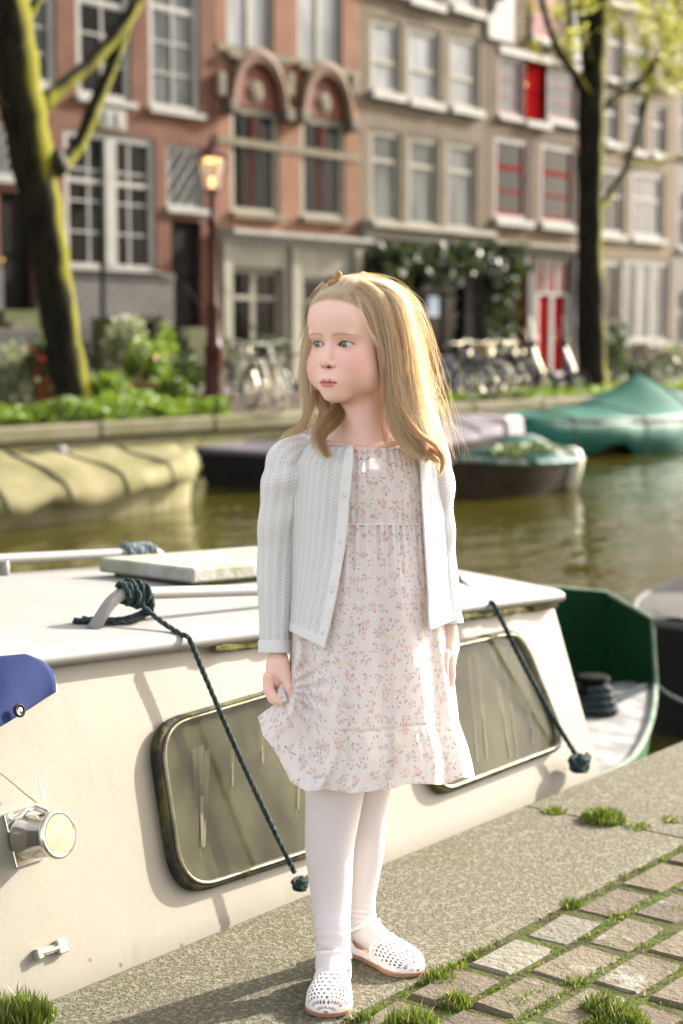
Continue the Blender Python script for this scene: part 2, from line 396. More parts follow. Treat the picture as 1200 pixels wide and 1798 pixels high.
WHITE = simple('white_paint', (0.2432, 0.2432, 0.2249), (0.2006, 0.1975, 0.1823), 3, 0.5)
CREAM = simple('cream_paint', (0.2127, 0.2036, 0.1611), (0.1762, 0.1671, 0.1307), 2, 0.55)
GREYP = simple('grey_plinth', (0.08954, 0.08686, 0.0814), (0.06783, 0.06512, 0.0624), 2, 0.8)
DARKP = simple('black_paint', (0.004, 0.004, 0.0035), (0.007, 0.007, 0.006), 3, 0.6, spec=0.03)
REDP = simple('red_paint', (0.18, 0.006, 0.006), (0.14, 0.005, 0.005), 3, 0.5, spec=0.0)
PINKP = simple('faded_pink_paint', (0.18, 0.06, 0.06), (0.15, 0.045, 0.045), 3, 0.6)
def glassm(name, c, r=0.05, c2=None):
    m = M(name, r, 0, 0.06); m.color(m.mix(m.noise(0.9, 3, 0.6, (1.5, 1, 0.5)).step(0.4, 0.62), c, c2 or tuple(v * 0.4 for v in c))); return m.mat
GL_D = glassm('dark_window_glass', (0.006, 0.006, 0.0045)); GL_C = glassm('curtained_window_glass', (0.0988, 0.1064, 0.1026), 0.1, (0.0532, 0.05928, 0.057)); GL_W = glassm('window_with_white_blind', (0.2508, 0.2584, 0.2622), 0.15, (0.1672, 0.1748, 0.1786))
ROOFT = simple('roof_tiles', (0.10, 0.06, 0.045), (0.14, 0.07, 0.05), 4, 0.8)
MOSSST = simple('mossy_steps', (0.10, 0.095, 0.065), (0.06, 0.07, 0.025), 4, 0.9)
def fs(x, y=600): return at_p(x, y, FAC).x
def fz(x, y): return at_p(x, y, FAC).z
def wall_mesh(b, s0, s1, z0, z1, holes, p=FAC, depth=0.22, mi=0):
    xs = sorted({s0, s1, *[v for h in holes for v in h[:2] if s0 < v < s1]}); zs = sorted({z0, z1, *[v for h in holes for v in h[2:] if z0 < v < z1]})
    for i in range(len(xs) - 1):
        for j in range(len(zs) - 1):
            cx, cz = (xs[i] + xs[i + 1]) / 2, (zs[j] + zs[j + 1]) / 2
            if any(h[0] < cx < h[1] and h[2] < cz < h[3] for h in holes): continue
            b.add([(xs[i], p, zs[j]), (xs[i + 1], p, zs[j]), (xs[i + 1], p, zs[j + 1]), (xs[i], p, zs[j + 1])], [(0, 1, 2, 3)], mi)
    for h in holes:
        a, c, d, e = h
        b.add([(a, p, d), (c, p, d), (c, p, e), (a, p, e), (a, p + depth, d), (c, p + depth, d), (c, p + depth, e), (a, p + depth, e)],
              [(0, 4, 5, 1), (1, 5, 6, 2), (2, 6, 7, 3), (3, 7, 4, 0)], mi)
def window(root, r, nx=2, ny=3, fmat=WHITE, gmat=GL_D, sill=WHITE, sashmat=None, tr=None, fw=0.13, mw=0.035, sw=0.10, sh=0.13):
    s0, s1, z0, z1 = r; p = FAC + 0.05
    f = MB(); e = 0.003
    f.box(s0 + e, s0 + fw, p, p + 0.12, z0, z1); f.box(s1 - fw, s1 - e, p, p + 0.12, z0, z1); f.box(s0 + fw, s1 - fw, p, p + 0.12, z1 - fw, z1 - e); f.box(s0 + fw, s1 - fw, p, p + 0.12, z0 + e, z0 + fw * 0.8)
    fr = f.build('window', fmat, root)
    g = MB(); g.box(s0 + fw - 0.01, s1 - fw + 0.01, p + 0.07, p + 0.08, z0 + 0.05, z1 - fw + 0.01); g.build('pane', gmat, fr)
    k = MB(); a, c, d, u = s0 + fw, s1 - fw, z0 + fw * 0.8, z1 - fw
    if tr is None: tr = 0.62
    if tr: k.box(a, c, p + 0.02, p + 0.068, d + (u - d) * tr - 0.05, d + (u - d) * tr + 0.05)
    for i in range(1, nx): x = a + (c - a) * i / nx; k.box(x - mw, x + mw, p + 0.03, p + 0.066, d, u)
    for j in range(1, ny):
        z = d + (u - d) * j / ny; k.box(a, c, p + 0.035, p + 0.064, z - mw * 0.8, z + mw * 0.8)
    if sashmat: k.box(a, a + 0.07, p + 0.025, p + 0.067, d, u); k.box(c - 0.07, c, p + 0.025, p + 0.067, d, u); k.box(a + 0.07, c - 0.07, p + 0.025, p + 0.067, d, d + 0.08)
    if k.v: k.build('sash', sashmat or fmat, fr)
    if sill is not None:
        q = MB(); q.bbox(((s0 + s1) / 2, FAC - 0.02, z0 - sh / 2), (1, 0, 0), (0, 1, 0), (0, 0, 1), (s1 - s0) / 2 + 0.08, sw, sh / 2, 0.012); q.build('sill', sill, fr)
    return fr
def rect(x0, x1, y0, y1):
    xm = (x0 + x1) / 2; return (fs(x0), fs(x1), fz(xm, y1), fz(xm, y0))
def door(root, r, mat, panels=2, name='door'):
    s0, s1, z0, z1 = r; p = FAC + 0.14; d = MB(); d.box(s0 + 0.002, s1 - 0.002, p, p + 0.06, z0, z1)
    h = (z1 - z0); w = (s1 - s0) / panels
    for i in range(panels):
        for (lo, hi) in ((0.06, 0.42), (0.48, 0.94)): d.bbox((s0 + w * (i + 0.5), p - 0.012, z0 + h * (lo + hi) / 2), (1, 0, 0), (0, 1, 0), (0, 0, 1), w * 0.36, 0.014, h * (hi - lo) / 2, 0.01)
    o = d.build(name, mat, root)
    k = MB(); k.lathe([(0.0, -0.07), (0.03, -0.065), (0.035, -0.04), (0.012, -0.02), (0.012, 0)], (s0 + (s1 - s0) * 0.12, p, z0 + 1.0), (0, 1, 0), 10); k.build('handle', BRASS, o)
    return o
CORB = simple('dark_corbel', (0.06, 0.05, 0.04), (0.11, 0.09, 0.065), 8)
BRASS = simple('brass', (0.6, 0.42, 0.15), None, rough=0.3, metal=1.0)
def shell(root, s0, s1, top, mat, holes, z0=0, depth=11, gable=None, gcol=None):
    b = MB(); wall_mesh(b, s0, s1, z0, top, holes)
    b.add([(s0, FAC, z0), (s0, FAC + depth, z0), (s0, FAC + depth, top), (s0, FAC, top)], [(0, 1, 2, 3)]); b.add([(s1, FAC, z0), (s1, FAC + depth, z0), (s1, FAC + depth, top), (s1, FAC, top)], [(0, 1, 2, 3)])
    b.add([(s0, FAC + depth, z0), (s1, FAC + depth, z0), (s1, FAC + depth, top), (s0, FAC + depth, top)], [(0, 1, 2, 3)])
    b.box(s0 + 0.02, s1 - 0.02, FAC + 0.4, FAC + 0.45, z0 + 0.01, top - 0.01)
    if gable: b.prism([(s, FAC, z) for s, z in gable], (0, 0.35, 0))
    w = b.build('wall', mat, root)
    r = MB(); sm = (s0 + s1) / 2; hgt = 2.6
    r.prism([(s0, FAC + 0.36, top), (s1, FAC + 0.36, top), (sm, FAC + 0.36, top + hgt)], (0, depth - 0.36, 0)); r.build('roof', ROOFT, root)
    return w
def cornice(root, s0, s1, z0, z1, mat, out=0.28, name='cornice'):
    b = MB(); h = z1 - z0
    b.prism([(s0, FAC + 0.02, z0), (s0, FAC - out * 0.35, z0), (s0, FAC - out * 0.4, z0 + h * 0.45), (s0, FAC - out, z0 + h * 0.65), (s0, FAC - out, z1), (s0, FAC + 0.02, z1 + 0.04)], (s1 - s0, 0, 0))
    return b.build(name, mat, root)
def steps(root, s0, s1, top, n, mat, p=FAC, tread=0.2, name='steps'):
    b = MB()
    b.box(s0, s1, p - 0.45, p - 0.01, 0, top)
    for i in range(1, n): b.box(s0 + 0.003 * i, s1 - 0.003 * i, p - 0.45 - tread * i, p - 0.45 - tread * (i - 1), 0, top * (1 - i / n))
    return b.build(name, mat, root)
# ---- house A : red brick with two black stoop doors
sA0, sA1 = fs(-95), fs(383)
A = thing('brick_house', 'red brick house with tall white windows, black doors and grey plinth at the left', 'house', (sA0, FAC, 0))
wA = [rect(20, 108, -110, 148), rect(143, 237, -105, 175), rect(268, 356, -100, 195)]
wA2 = [rect(118, 277, 234, 474)]
tA = [rect(-10, 47, 215, 312), rect(296, 360, 256, 366)]
dA = [rect(5, 62, 338, 545), rect(303, 356, 388, 575)]
bA = [rect(213, 246, 556, 612), rect(249, 282, 556, 612)]
shell(A, sA0, sA1, 14.5, BR_A, wA + wA2 + tA + dA + bA + [rect(-90, -60, -100, 160)])
window(A, rect(-90, -60, -100, 160), 2, 5)
for r in wA: window(A, r, 2, 5, gmat=GL_C if r is not wA[1] else GL_D, fw=0.16, mw=0.03)
r = wA2[0]; mid = (r[0] + r[1]) / 2
window(A, r, 4, 4, gmat=GL_D, fw=0.16, mw=0.028, tr=0.66)
b = MB(); b.box(mid - 0.16, mid + 0.16, FAC + 0.01, FAC + 0.12, r[2] + 0.1, r[3] - 0.12); b.build('mullion', WHITE, A)
for r in tA:
    f = window(A, r, 1, 1, gmat=GL_C, tr=0, fw=0.1); k = MB(); a, c2, d, u = r[0] + .1, r[1] - .1, r[2] + .08, r[3] - .1; p = FAC + 0.085
    for i in range(3):
        x0 = a + (c2 - a) * i / 3; x1 = a + (c2 - a) * (i + 1) / 3
        for j in range(3):
            q0 = d + (u - d) * j / 3; q1 = d + (u - d) * (j + 1) / 3; k.tube([(x0, p, q0), (x1, p, q1)], 0.035, 5); k.tube([(x1, p, q0), (x0, p, q1)], 0.035, 5)
    k.build('lattice', WHITE, f)
for r in dA: door(A, r, DARKP, 1)
for r in bA: window(A, r, 1, 1, tr=0, gmat=GL_D, fw=0.08)
b = MB(); z1 = fz(200, 476)
for a, c2 in ((fs(-95), fs(5) - .01), (fs(62) + .01, fs(213)), (fs(282), fs(303) - .01)): b.box(a, c2, FAC - 0.07, FAC - 0.004, 0, z1)
b.box(fs(213), fs(282), FAC - 0.07, FAC - 0.004, fz(248, 555), z1); b.box(fs(213), fs(282), FAC - 0.07, FAC - 0.004, 0, fz(248, 613)); b.box(fs(246), fs(249), FAC - 0.068, FAC - 0.004, fz(248, 613), fz(248, 555))
b.box(fs(62) + .01, fs(303) - .01, FAC - 0.12, FAC - 0.07, z1 - 0.14, z1 - 0.004); b.build('plinth', GREYP, A)
r = rect(176, 224, 190, 230); b = MB(); b.bbox(((r[0] + r[1]) / 2, FAC - 0.03, (r[2] + r[3]) / 2), (1, 0, 0), (0, 1, 0), (0, 0, 1), (r[1] - r[0]) / 2, 0.05, (r[3] - r[2]) / 2, 0.02)
gs = b.build('gable_stone', CREAM, A); b = MB()
for q in (0.32, 0.7): b.bbox((r[0] + (r[1] - r[0]) * q, FAC - 0.09, (r[2] + r[3]) / 2), (1, 0, 0), (0, 1, 0), (0, 0, 1), 0.085, 0.02, 0.15, 0.015)
b.build('relief', simple('grey_relief', (0.22, 0.24, 0.25)), gs)
steps(A, dA[0][0] - 0.3, dA[0][1] + 0.3, dA[0][2] - 0.004, 7, MOSSST); steps(A, dA[1][0] - 0.15, dA[1][1] + 0.2, dA[1][2] - 0.004, 6, MOSSST)
b = MB()                                                   # side stair with railings in front of the plinth
for i in range(6): b.box(fs(150 + i * 18), fs(168 + i * 18), FAC - 1.0, FAC - 0.2, 0, 1.55 - i * 0.25)
b.build('side_steps', MOSSST, A)
b = MB(); x = fs(153); b.tube([(x, FAC - 0.5, 0), (x, FAC - 0.5, fz(155, 395))], 0.05, 8); b.build('drainpipe', DARKP, A)
for x in (dA[1][0] - 0.1, dA[1][1] + 0.15):
    b = MB(); b.tube([(x, FAC - 0.5, 0), (x, FAC - 0.5, dA[1][2] + 0.95), (x, FAC - 1.8, 0.95), (x, FAC - 1.8, 0)], 0.025, 6); b.build('railing', DARKP, A)
cornice(A, sA0, sA1, 13.7, 14.3, WHITE, 0.5)
# ---- house B : orange brick with arches, cream shopfront
sB0, sB1 = fs(383) + 0.01, fs(632)
B = thing('arched_house', 'orange brick house with two arched windows above a cream shopfront', 'house', (sB0, FAC, 0))
wB = [rect(402, 484, -120, 98), rect(524, 602, -110, 118)]; aB = [rect(408, 492, 190, 376), rect(530, 606, 208, 384)]
gB = [rect(404, 494, 470, 614), rect(528, 606, 486, 640)]
shell(B, sB0, sB1, 13.2, BR_B, wB + aB + gB)
for r in wB: window(B, r, 2, 1, CREAM, GL_W, STONE, tr=0, fw=0.12, mw=0.06, sw=0.14, sh=0.16)
for r in aB:
    window(B, r, 2, 1, CREAM, GL_D, STONE, tr=0.68, fw=0.16, mw=0.0, sw=0.14)
    k = MB(); d = r[2] + 0.1 + (r[3] - r[2] - 0.26) * 0.68; xm = (r[0] + r[1]) / 2; k.box(xm - 0.07, xm + 0.07, FAC + 0.06, FAC + 0.115, d, r[3] - 0.15); k.box(xm - 0.1, xm + 0.02, FAC + 0.1, FAC + 0.118, r[2] + .1, d)
    k.build('casement', simple('mahogany', (0.11, 0.02, 0.012)), B)
    # arch: recessed tympanum and projecting brick hood
    cx, cz, R0 = xm, r[3] + 0.02, (r[1] - r[0]) / 2 + 0.03; ht = 1.28
    t = MB(); arc = [(cx + R0 * 0.86 * math.cos(a2), FAC - 0.02, cz + R0 * 0.86 * ht * math.sin(a2)) for a2 in np.linspace(0, math.pi, 17)]
    t.prism(arc, (0, 0.05, 0)); ty = t.build('tympanum', simple('tympanum_brick', (0.13, 0.045, 0.03), (0.1, 0.035, 0.025)), B)
    t = MB(); t.lathe([(0.0, -0.05), (0.1, -0.06), (0.26, -0.03), (0.3, 0)], (cx, FAC - 0.03, cz + 0.36), (0, 1, 0), 6); t.build('ornament', STONE, ty)
    t = MB(); P = []
    for a2 in np.linspace(0, math.pi, 21):
        ca, sa = math.cos(a2), math.sin(a2) * ht
        P.append([(cx + rr * ca, FAC - o, cz + rr * sa) for rr, o in ((R0 * 0.88, 0.0), (R0 * 0.88, 0.16), (R0 * 1.06, 0.20), (R0 * 1.2, 0.14), (R0 * 1.2, 0.0))])
    t.grid(P); t.build('arch', simple('arch_moulding', (0.12, 0.068, 0.04), (0.075, 0.045, 0.03), 6), B)
    for sx in (-1, 1): t = MB(); t.bbox((cx + sx * R0 * 1.1, FAC - 0.14, cz - 0.1), (1, 0, 0), (0, 1, 0), (0, 0, 1), 0.2, 0.15, 0.16, 0.05); t.build('corbel', CORB, B)
t = MB()
for y0, y1 in ((100, 112), (255, 268)): t.box(sB0 + 0.02, sB1 - 0.02, FAC - 0.03, FAC - 0.004, fz(508, y1), fz(508, y0))
for xx in (388, 506, 618): t.bbox((fs(xx), FAC - 0.05, fz(xx, 150)), (1, 0, 0), (0, 1, 0), (0, 0, 1), 0.16, 0.09, 0.28, 0.05)
t.build('stone_band', STONE, B)
zc = fz(508, 432); cornice(B, sB0 + 0.03, sB1 - 0.01, zc, fz(508, 412), WHITE, 0.5)
t = MB(); holes = gB
wall_mesh(t, sB0 + 0.02, sB1 - 0.02, 0.02, zc - 0.005, gB, FAC - 0.09, 0.08)
for xx in (392, 512, 620): t.bbox((fs(xx), FAC - 0.12, zc / 2), (1, 0, 0), (0, 1, 0), (0, 0, 1), 0.17, 0.07, zc / 2 - 0.02, 0.02)
t.build('shopfront', CREAM, B)
window(B, gB[0], 2, 1, CREAM, GL_D, CREAM, tr=0.66, fw=0.13, mw=0.09); window(B, gB[1], 1, 1, CREAM, GL_D, None, tr=0.75, fw=0.13)
cornice(B, sB0, sB1, 12.6, 13.1, WHITE, 0.5)
# ---- house C : brown brick, three windows per floor, vines
sC0, sC1 = fs(632) + 0.01, fs(848)
Cc = thing('vine_house', 'grey brown brick house with three windows on each floor and dark vines over its door', 'house', (sC0, FAC, 0))
wC = [rect(650, 702, 33, 163), rect(714, 770, 48, 178), rect(787, 838, 62, 190)]; wC0 = [rect(650, 702, -190, -22), rect(714, 770, -175, 2), rect(787, 838, -165, 14)]
wC2 = [rect(650, 704, 228, 392), rect(716, 770, 240, 398), rect(784, 836, 250, 404)]; gC = [rect(690, 830, 462, 668)]
shell(Cc, sC0, sC1, 13.8, BR_C, wC + wC0 + wC2 + gC)
for r in wC + wC0: window(Cc, r, 1, 1, CREAM, GL_W, WHITE, tr=0.42, fw=0.15, sh=0.2, sw=0.16)
for r in wC2: window(Cc, r, 1, 1, CREAM, GL_C, WHITE, tr=0.7, fw=0.15)
cornice(Cc, sC0 + 0.02, sC1 - 0.02, fz(740, 426), fz(740, 398), CREAM, 0.45); cornice(Cc, sC0, sC1, 13.3, 13.8, WHITE, 0.4)
f = window(Cc, gC[0], 3, 1, DARKP, GL_D, None, tr=0.78, fw=0.2, mw=0.05)
r = rect(753, 772, 520, 556); b = MB(); b.bbox(((r[0] + r[1]) / 2, FAC + 0.03, (r[2] + r[3]) / 2), (1, 0, 0), (0, 1, 0), (0, 0, 1), (r[1] - r[0]) / 2, 0.01, (r[3] - r[2]) / 2, 0.01); b.build('notice', simple('pale_notice', (0.42, 0.5, 0.6)), Cc)
b = MB(); b.box(fs(818), fs(829), FAC - 0.02, FAC + 0.05, 0.1, fz(822, 480)); b.build('door_post', GREYP, Cc)
# ---- house D : neck gable, red shutter
sD0, sD1 = fs(848) + 0.01, fs(1021)
D = thing('gabled_house', 'brown brick neck gable house with a red shutter and red double door', 'house', (sD0, FAC, 0))
wD = [rect(872, 916, 96, 205), rect(956, 1012, 112, 214)]; sh = rect(918, 956, 108, 212)
wD2 = [rect(866, 926, 240, 386), rect(946, 1008, 252, 394)]; gD = [rect(893, 922, 452, 650), rect(936, 1004, 452, 652)]
zt = fz(875, 72)
g0, g1 = fs(893), fs(996)
shell(D, sD0, sD1, zt, BR_D, wD + [sh] + wD2 + gD, gable=[(g0, zt + 0.001), (g1, zt + 0.001), (g1, zt + 3.4), ((g0 + g1) / 2, zt + 4.4), (g0, zt + 3.4)])
for r in wD: window(D, r, 1, 3, WHITE, GL_C, WHITE, PINKP, tr=0, fw=0.12)
door(D, sh, REDP, 1, 'shutter')
b = MB(); b.bbox(((sh[0] + sh[1]) / 2, FAC - 0.04, sh[2] - 0.12), (1, 0, 0), (0, 1, 0), (0, 0, 1), (sh[1] - sh[0]) / 2 + 0.1, 0.12, 0.1, 0.02); b.box(wD[0][0], wD[1][1], FAC - 0.05, FAC - 0.004, wD[0][3] + 0.005, wD[0][3] + 0.2); b.build('sill', WHITE, D)
for r in wD2: window(D, r, 1, 3, WHITE, GL_D, WHITE, REDP, tr=0.66, fw=0.17, sh=0.2, sw=0.15)
z0 = fz(935, 443); cornice(D, sD0 + 0.02, sD1 - 0.02, z0, fz(935, 430), CREAM, 0.45)
t = MB(); wall_mesh(t, sD0 + 0.03, sD1 - 0.03, 0.02, z0 - 0.005, gD, FAC - 0.09, 0.08); t.build('shopfront', GREYP, D)
window(D, gD[0], 1, 2, REDP, GL_D, None, tr=0.7, fw=0.07)
r = gD[1]; zz = r[2] + (r[3] - r[2]) * 0.67
window(D, (r[0], r[1], zz, r[3]), 3, 1, WHITE, glassm('dark_red_glass', (0.16, 0.04, 0.035)), None, tr=0, fw=0.1, mw=0.06)  # transom panes above the double door, dark red in themselves
w = (r[1] - r[0]); b = MB(); b.box(r[0] + .003, r[0] + w * .16, FAC + .03, FAC + .14, r[2], zz - .003); b.box(r[1] - w * .12, r[1] - .003, FAC + .03, FAC + .14, r[2], zz - .003); b.box(r[0] + w * .47, r[0] + w * .56, FAC + .06, FAC + .139, r[2], zz - .003); b.build('door_frame', WHITE, D)
door(D, (r[0] + w * .16, r[0] + w * .47, r[2], zz - .01), REDP, 1); door(D, (r[0] + w * .56, r[1] - w * .12, r[2], zz - .01), REDP, 1)
r = rect(925, 966, -40, 66); b = MB(); b.bbox(((r[0] + r[1]) / 2, FAC - 0.02, (r[2] + r[3]) / 2), (1, 0, 0), (0, 1, 0), (0, 0, 1), (r[1] - r[0]) / 2, 0.04, (r[3] - r[2]) / 2, 0.01); b.build('hoist_door', PINKP, D)
b = MB(); b.bbox(((r[0] + r[1]) / 2, FAC - 0.05, r[2] - 0.1), (1, 0, 0), (0, 1, 0), (0, 0, 1), (r[1] - r[0]) / 2 + 0.1, 0.14, 0.1, 0.02); b.build('sill', WHITE, D)
for sx, gx, ed in ((-1, g0, sD0), (1, g1, sD1)):          # white scroll stones beside the neck
    pr = [(gx, zt + 0.005), (ed + (0.05 if sx < 0 else -0.05), zt + 0.005), (ed + (0.0 if sx < 0 else 0), zt + 0.55)]
    for k in range(9):
        q = k / 8; pr.append((ed + (gx - ed) * (0.25 + 0.7 * q), zt + 0.75 + 2.4 * q ** 2 + 0.25 * math.sin(q * 9)))
    pr.append((gx, zt + 3.3)); b = MB(); b.prism([(s, FAC - 0.09, z) for s, z in pr], (0, 0.25, 0)); b.build('gable_scroll', WHITE, D)
# ---- house E and beyond
sE0, sE1 = fs(1021) + 0.01, fs(1180)
E = thing('tan_brick_house', 'tan brick house with white windows behind the right canal tree', 'house', (sE0, FAC, 0))
wE = [rect(1030, 1052, 20, 135), rect(1060, 1088, 25, 140), rect(1094, 1130, 40, 145), rect(1140, 1170, 50, 150), rect(1056, 1082, 158, 250), rect(1096, 1126, 168, 264), rect(1138, 1164, 180, 270), rect(1050, 1094, 292, 412), rect(1106, 1162, 300, 418),
      rect(1056, 1090, 455, 592), rect(1094, 1174, 455, 600), rect(1060, 1088, -130, 0), rect(1094, 1130, -120, 10), rect(1140, 1170, -110, 20)]
shell(E, sE0, sE1, 14.0, BR_E, wE)
for i, r in enumerate(wE): window(E, r, 3 if i == 10 else 1, 1, WHITE, GL_C if i in (2, 8, 10) else GL_D, WHITE, tr=0.6 if i < 9 else 0, fw=0.19 if i in (7, 8, 9, 10) else 0.13, mw=0.12, sh=0.18)
cornice(E, sE0, sE1, 13.4, 14.0, WHITE, 0.5)
def plain_house(x0, x1, top, mat, label, n, s0=None, s1=None, gm=WHITE):
    s0 = fs(x0) + 0.01 if s0 is None else s0; s1 = fs(x1) if s1 is None else s1
    o = thing('canal_house', label, 'house', (s0, FAC, 0)); hs = []; w = (s1 - s0) / n
    for z in (0.9, 4.2, 7.3, 10.2):
        for i in range(n): hs.append((s0 + w * (i + 0.22), s0 + w * (i + 0.80), z, z + 1.95))
    shell(o, s0, s1, top, mat, hs)
    for i, r in enumerate(hs): window(o, r, 2, 2, gm, (GL_D, GL_C)[(i * 7 // 3) % 2], WHITE, fw=0.14)
    cornice(o, s0, s1, top - 0.6, top, WHITE, 0.5); return o
plain_house(1180, 1240, 13.0, simple('grey_render', (0.14, 0.13, 0.11), (0.11, 0.10, 0.085)), 'grey house at the right edge beyond the tan brick one', 2)
s = fs(1240)
for k, (w, mt, lb) in enumerate(((6, BR_A, 'dark red house further right along the far bank'), (6.5, BR_C, 'brown house second beyond the grey one on the far bank'), (7, BR_E, 'tan house third beyond the grey one on the far bank'), (6, BR_B, 'orange house fourth beyond the grey one on the far bank'), (8, BR_D, 'dark brown house at the far right end of the row'))):
    plain_house(0, 0, 13.5 + k * 0.4, mt, lb, 3, s + 0.01, s + w); s += w
plain_house(0, 0, 13.0, BR_C, 'brown brick house beyond the left end of the red one', 3, sA0 - 7, sA0 - 0.01)
plain_house(0, 0, 13.8, BR_E, 'tan house second beyond the left end of the red one', 3, sA0 - 14, sA0 - 7.01)
plain_house(0, 0, 13.2, BR_A, 'red house at the far left end of the row', 3, sA0 - 22, sA0 - 14.01)
# vines on house C
vp = []
for i in range(5200):
    x = random.uniform(640, 895); y = random.uniform(430, 672)
    inside = (y < 492 + 14 * math.sin(x * 0.06)) or (x > 832 and x < 893) or (x < 690)
    if not inside or random.random() < 0.12: continue
    q = at_p(x, y, FAC); vp.append((q.x, FAC - random.uniform(0.12, 0.75) * (1.0 if y < 500 else 0.6), max(q.z, 0.05)))
V, Q = leaves(vp, 0.13, 1.3)
m = M('ivy_leaf', 0.5); m.color(m.mix(m.noise(1.2, 3).step(0.35, 0.65), (0.008, 0.015, 0.005), (0.028, 0.042, 0.013))).translucent((0.06, 0.09, 0.02), 0.2)
iv = thing('climbing_vine', 'dark leafy vine hanging over the doorway of the grey brown house', 'vine', (sC0, FAC - 0.3, 0))
fastmesh('foliage', V, Q, m.mat, iv)
VB = simple('vine_bark', (0.05, 0.04, 0.03))
for x in (662, 845, 868):
    q = at_p(x, 665, FAC - 0.25); b = MB(); b.tube([(q.x + 0.1 * math.sin(k), FAC - 0.25, k * 0.6) for k in range(6)], 0.05, 6); b.build('stem', VB, iv)
# ================================================================ NEAR BOAT
WP0, WK = 2.043, 0.35
def at_wall(x, y, off=0.0):
    d = ray(x, y); t = (WP0 - off + WK * CAMZ) / (d.y - WK * d.z); return CP + d * t
WN = Vector((0, -1, WK)).normalized(); WU = Vector((0, WK, 1)).normalized()
def wall_pt(s, z, h=0.0): return Vector((s, WP0 + WK * z, z)) + WN * h
m = M('cream_boat_paint', 0.5, 0, 0.25)
X, Y3, Z = m.xyz()
n1 = m.noise(3, 5, 0.6, (1, 1, 0.25)); n2 = m.noise(14, 5, 0.65)
c = m.mix(n1.step(0.4, 0.75) * 0.35, (0.222, 0.206, 0.168), (0.185, 0.168, 0.125))
c = m.mix(m.noise(30, 4, 0.7, (1, 1, 0.12)).step(0.60, 0.72) * 0.35, c, (0.27, 0.26, 0.09))
c = m.mix(n2.gt(0.70) * 0.5, c, (0.28, 0.2, 0.11))
dr = m.noise(9, 5, 0.7, (1, 1, 0.05)) * .6 + m.noise(2.2, 3) * .4
c = m.mix(dr.step(0.53, 0.66) * 0.30, c, (0.10, 0.10, 0.045)); c = m.mix(m.voronoi(17).lt(0.075) * m.noise(4, 2).gt(.5), c, (0.16, 0.10, 0.04))
c = m.mix((X * 0.9 + n1 * .01).fract().lt(0.004) * .5, c, (0.14, 0.13, 0.10)); c = m.mix(m.noise(1.3, 4, .6).step(.5, .75) * .22, c, (0.13, 0.13, 0.095))
m.color(c).bump(n1 + n2 * 0.35, 0.2, 0.01); BOATP = m.mat
m = M('white_roof_paint', 0.55, 0, 0.2); n1 = m.noise(2.5, 5, 0.6); n2 = m.noise(25, 4, 0.7)
m.color(m.mix(n1.step(0.4, 0.7) * 0.5, (0.225, 0.22, 0.21), (0.175, 0.17, 0.155))).bump(n2, 0.1, 0.004); ROOFP = m.mat
m = M('mossy_rubber', 0.8, 0, 0.3); n1 = m.noise(16, 5, 0.65); m.color(m.mix(n1.step(0.42, 0.6), (0.018, 0.017, 0.012), (0.065, 0.062, 0.015))).bump(m.noise(90, 3), 0.7, 0.004); RUBBER = m.mat
ALU = simple('worn_aluminium', (0.30, 0.28, 0.21), (0.16, 0.15, 0.09), 25, 0.4, 0.7, bump=0.1)
CHROME = simple('chrome', (0.82, 0.79, 0.74), (0.7, 0.67, 0.6), 12, 0.16, 1.0)
ROPEM = None
m = M('rope_fibre', 0.85, 0, 0.2); n1 = m.noise(160, 3, 0.7); m.color(m.mix(n1.step(0.4, 0.65), (0.008, 0.018, 0.02), (0.04, 0.062, 0.062))).bump(n1, 0.6, 0.002); ROPEM = m.mat
m = M('pale_rope', 0.85); n1 = m.noise(120, 3, 0.7); m.color(m.mix(n1.step(0.4, 0.65), (0.05, 0.075, 0.09), (0.16, 0.20, 0.22))); ROPEB = m.mat
MOSS = simple('moss', (0.13, 0.125, 0.035), (0.07, 0.07, 0.03), 40, 0.95, bump=0.8, bscale=150)
e0, e1 = at_wall(60, 1157), at_wall(968, 1047)
ROOFZ = lambda s: e0.z + (e1.z - e0.z) * (s - e0.x) / (e1.x - e0.x)
boat = thing('cabin_boat', 'cream cabin boat with white roof and two rounded windows moored at the quay', 'boat', (2.6, 2.7, WATER))
SL, SR = 0.9, e1.x
foot = at_wall(1047, 1335)
b = MB()                       # cabin side with true openings filled by the windows
zt0, zt1 = ROOFZ(SL), ROOFZ(SR)
def q2(s, z, h=0): return wall_pt(s, z, h)
rk = (foot.x - SR) / (foot.z - zt1)     # raked front end
PF = 3.22
rows, cols = 12, 40
P = []
for i in range(rows + 1):
    f = i / rows; r = []
    for j in range(cols + 1):
        g = j / cols; zt = zt0 + (zt1 - zt0) * g; z = -0.62 + (zt + 0.62) * f
        sr = SR + rk * (z - zt1); s = SL + (sr - SL) * g; r.append(wall_pt(s, z))
    P.append(r)
b.grid(P)
# front face and far side
b.grid([[wall_pt(SR + rk * (z - zt1), z) + Vector((0, (PF - 0.05 - (WP0 + WK * z)) * k / 4, 0)) for k in range(5)] for z in np.linspace(-0.62, zt1, 6)])
b.grid([[(SL, WP0 + WK * z + (PF - 0.05 - WP0 - WK * z) * k / 4, z) for k in range(5)] for z in np.linspace(-0.62, zt0, 6)])
b.grid([[(SL + (SR - SL) * k / 6, PF - 0.05, z) for k in range(7)] for z in (-0.62, zt1)])
b.build('cabin_wall', BOATP, boat, smooth=False)
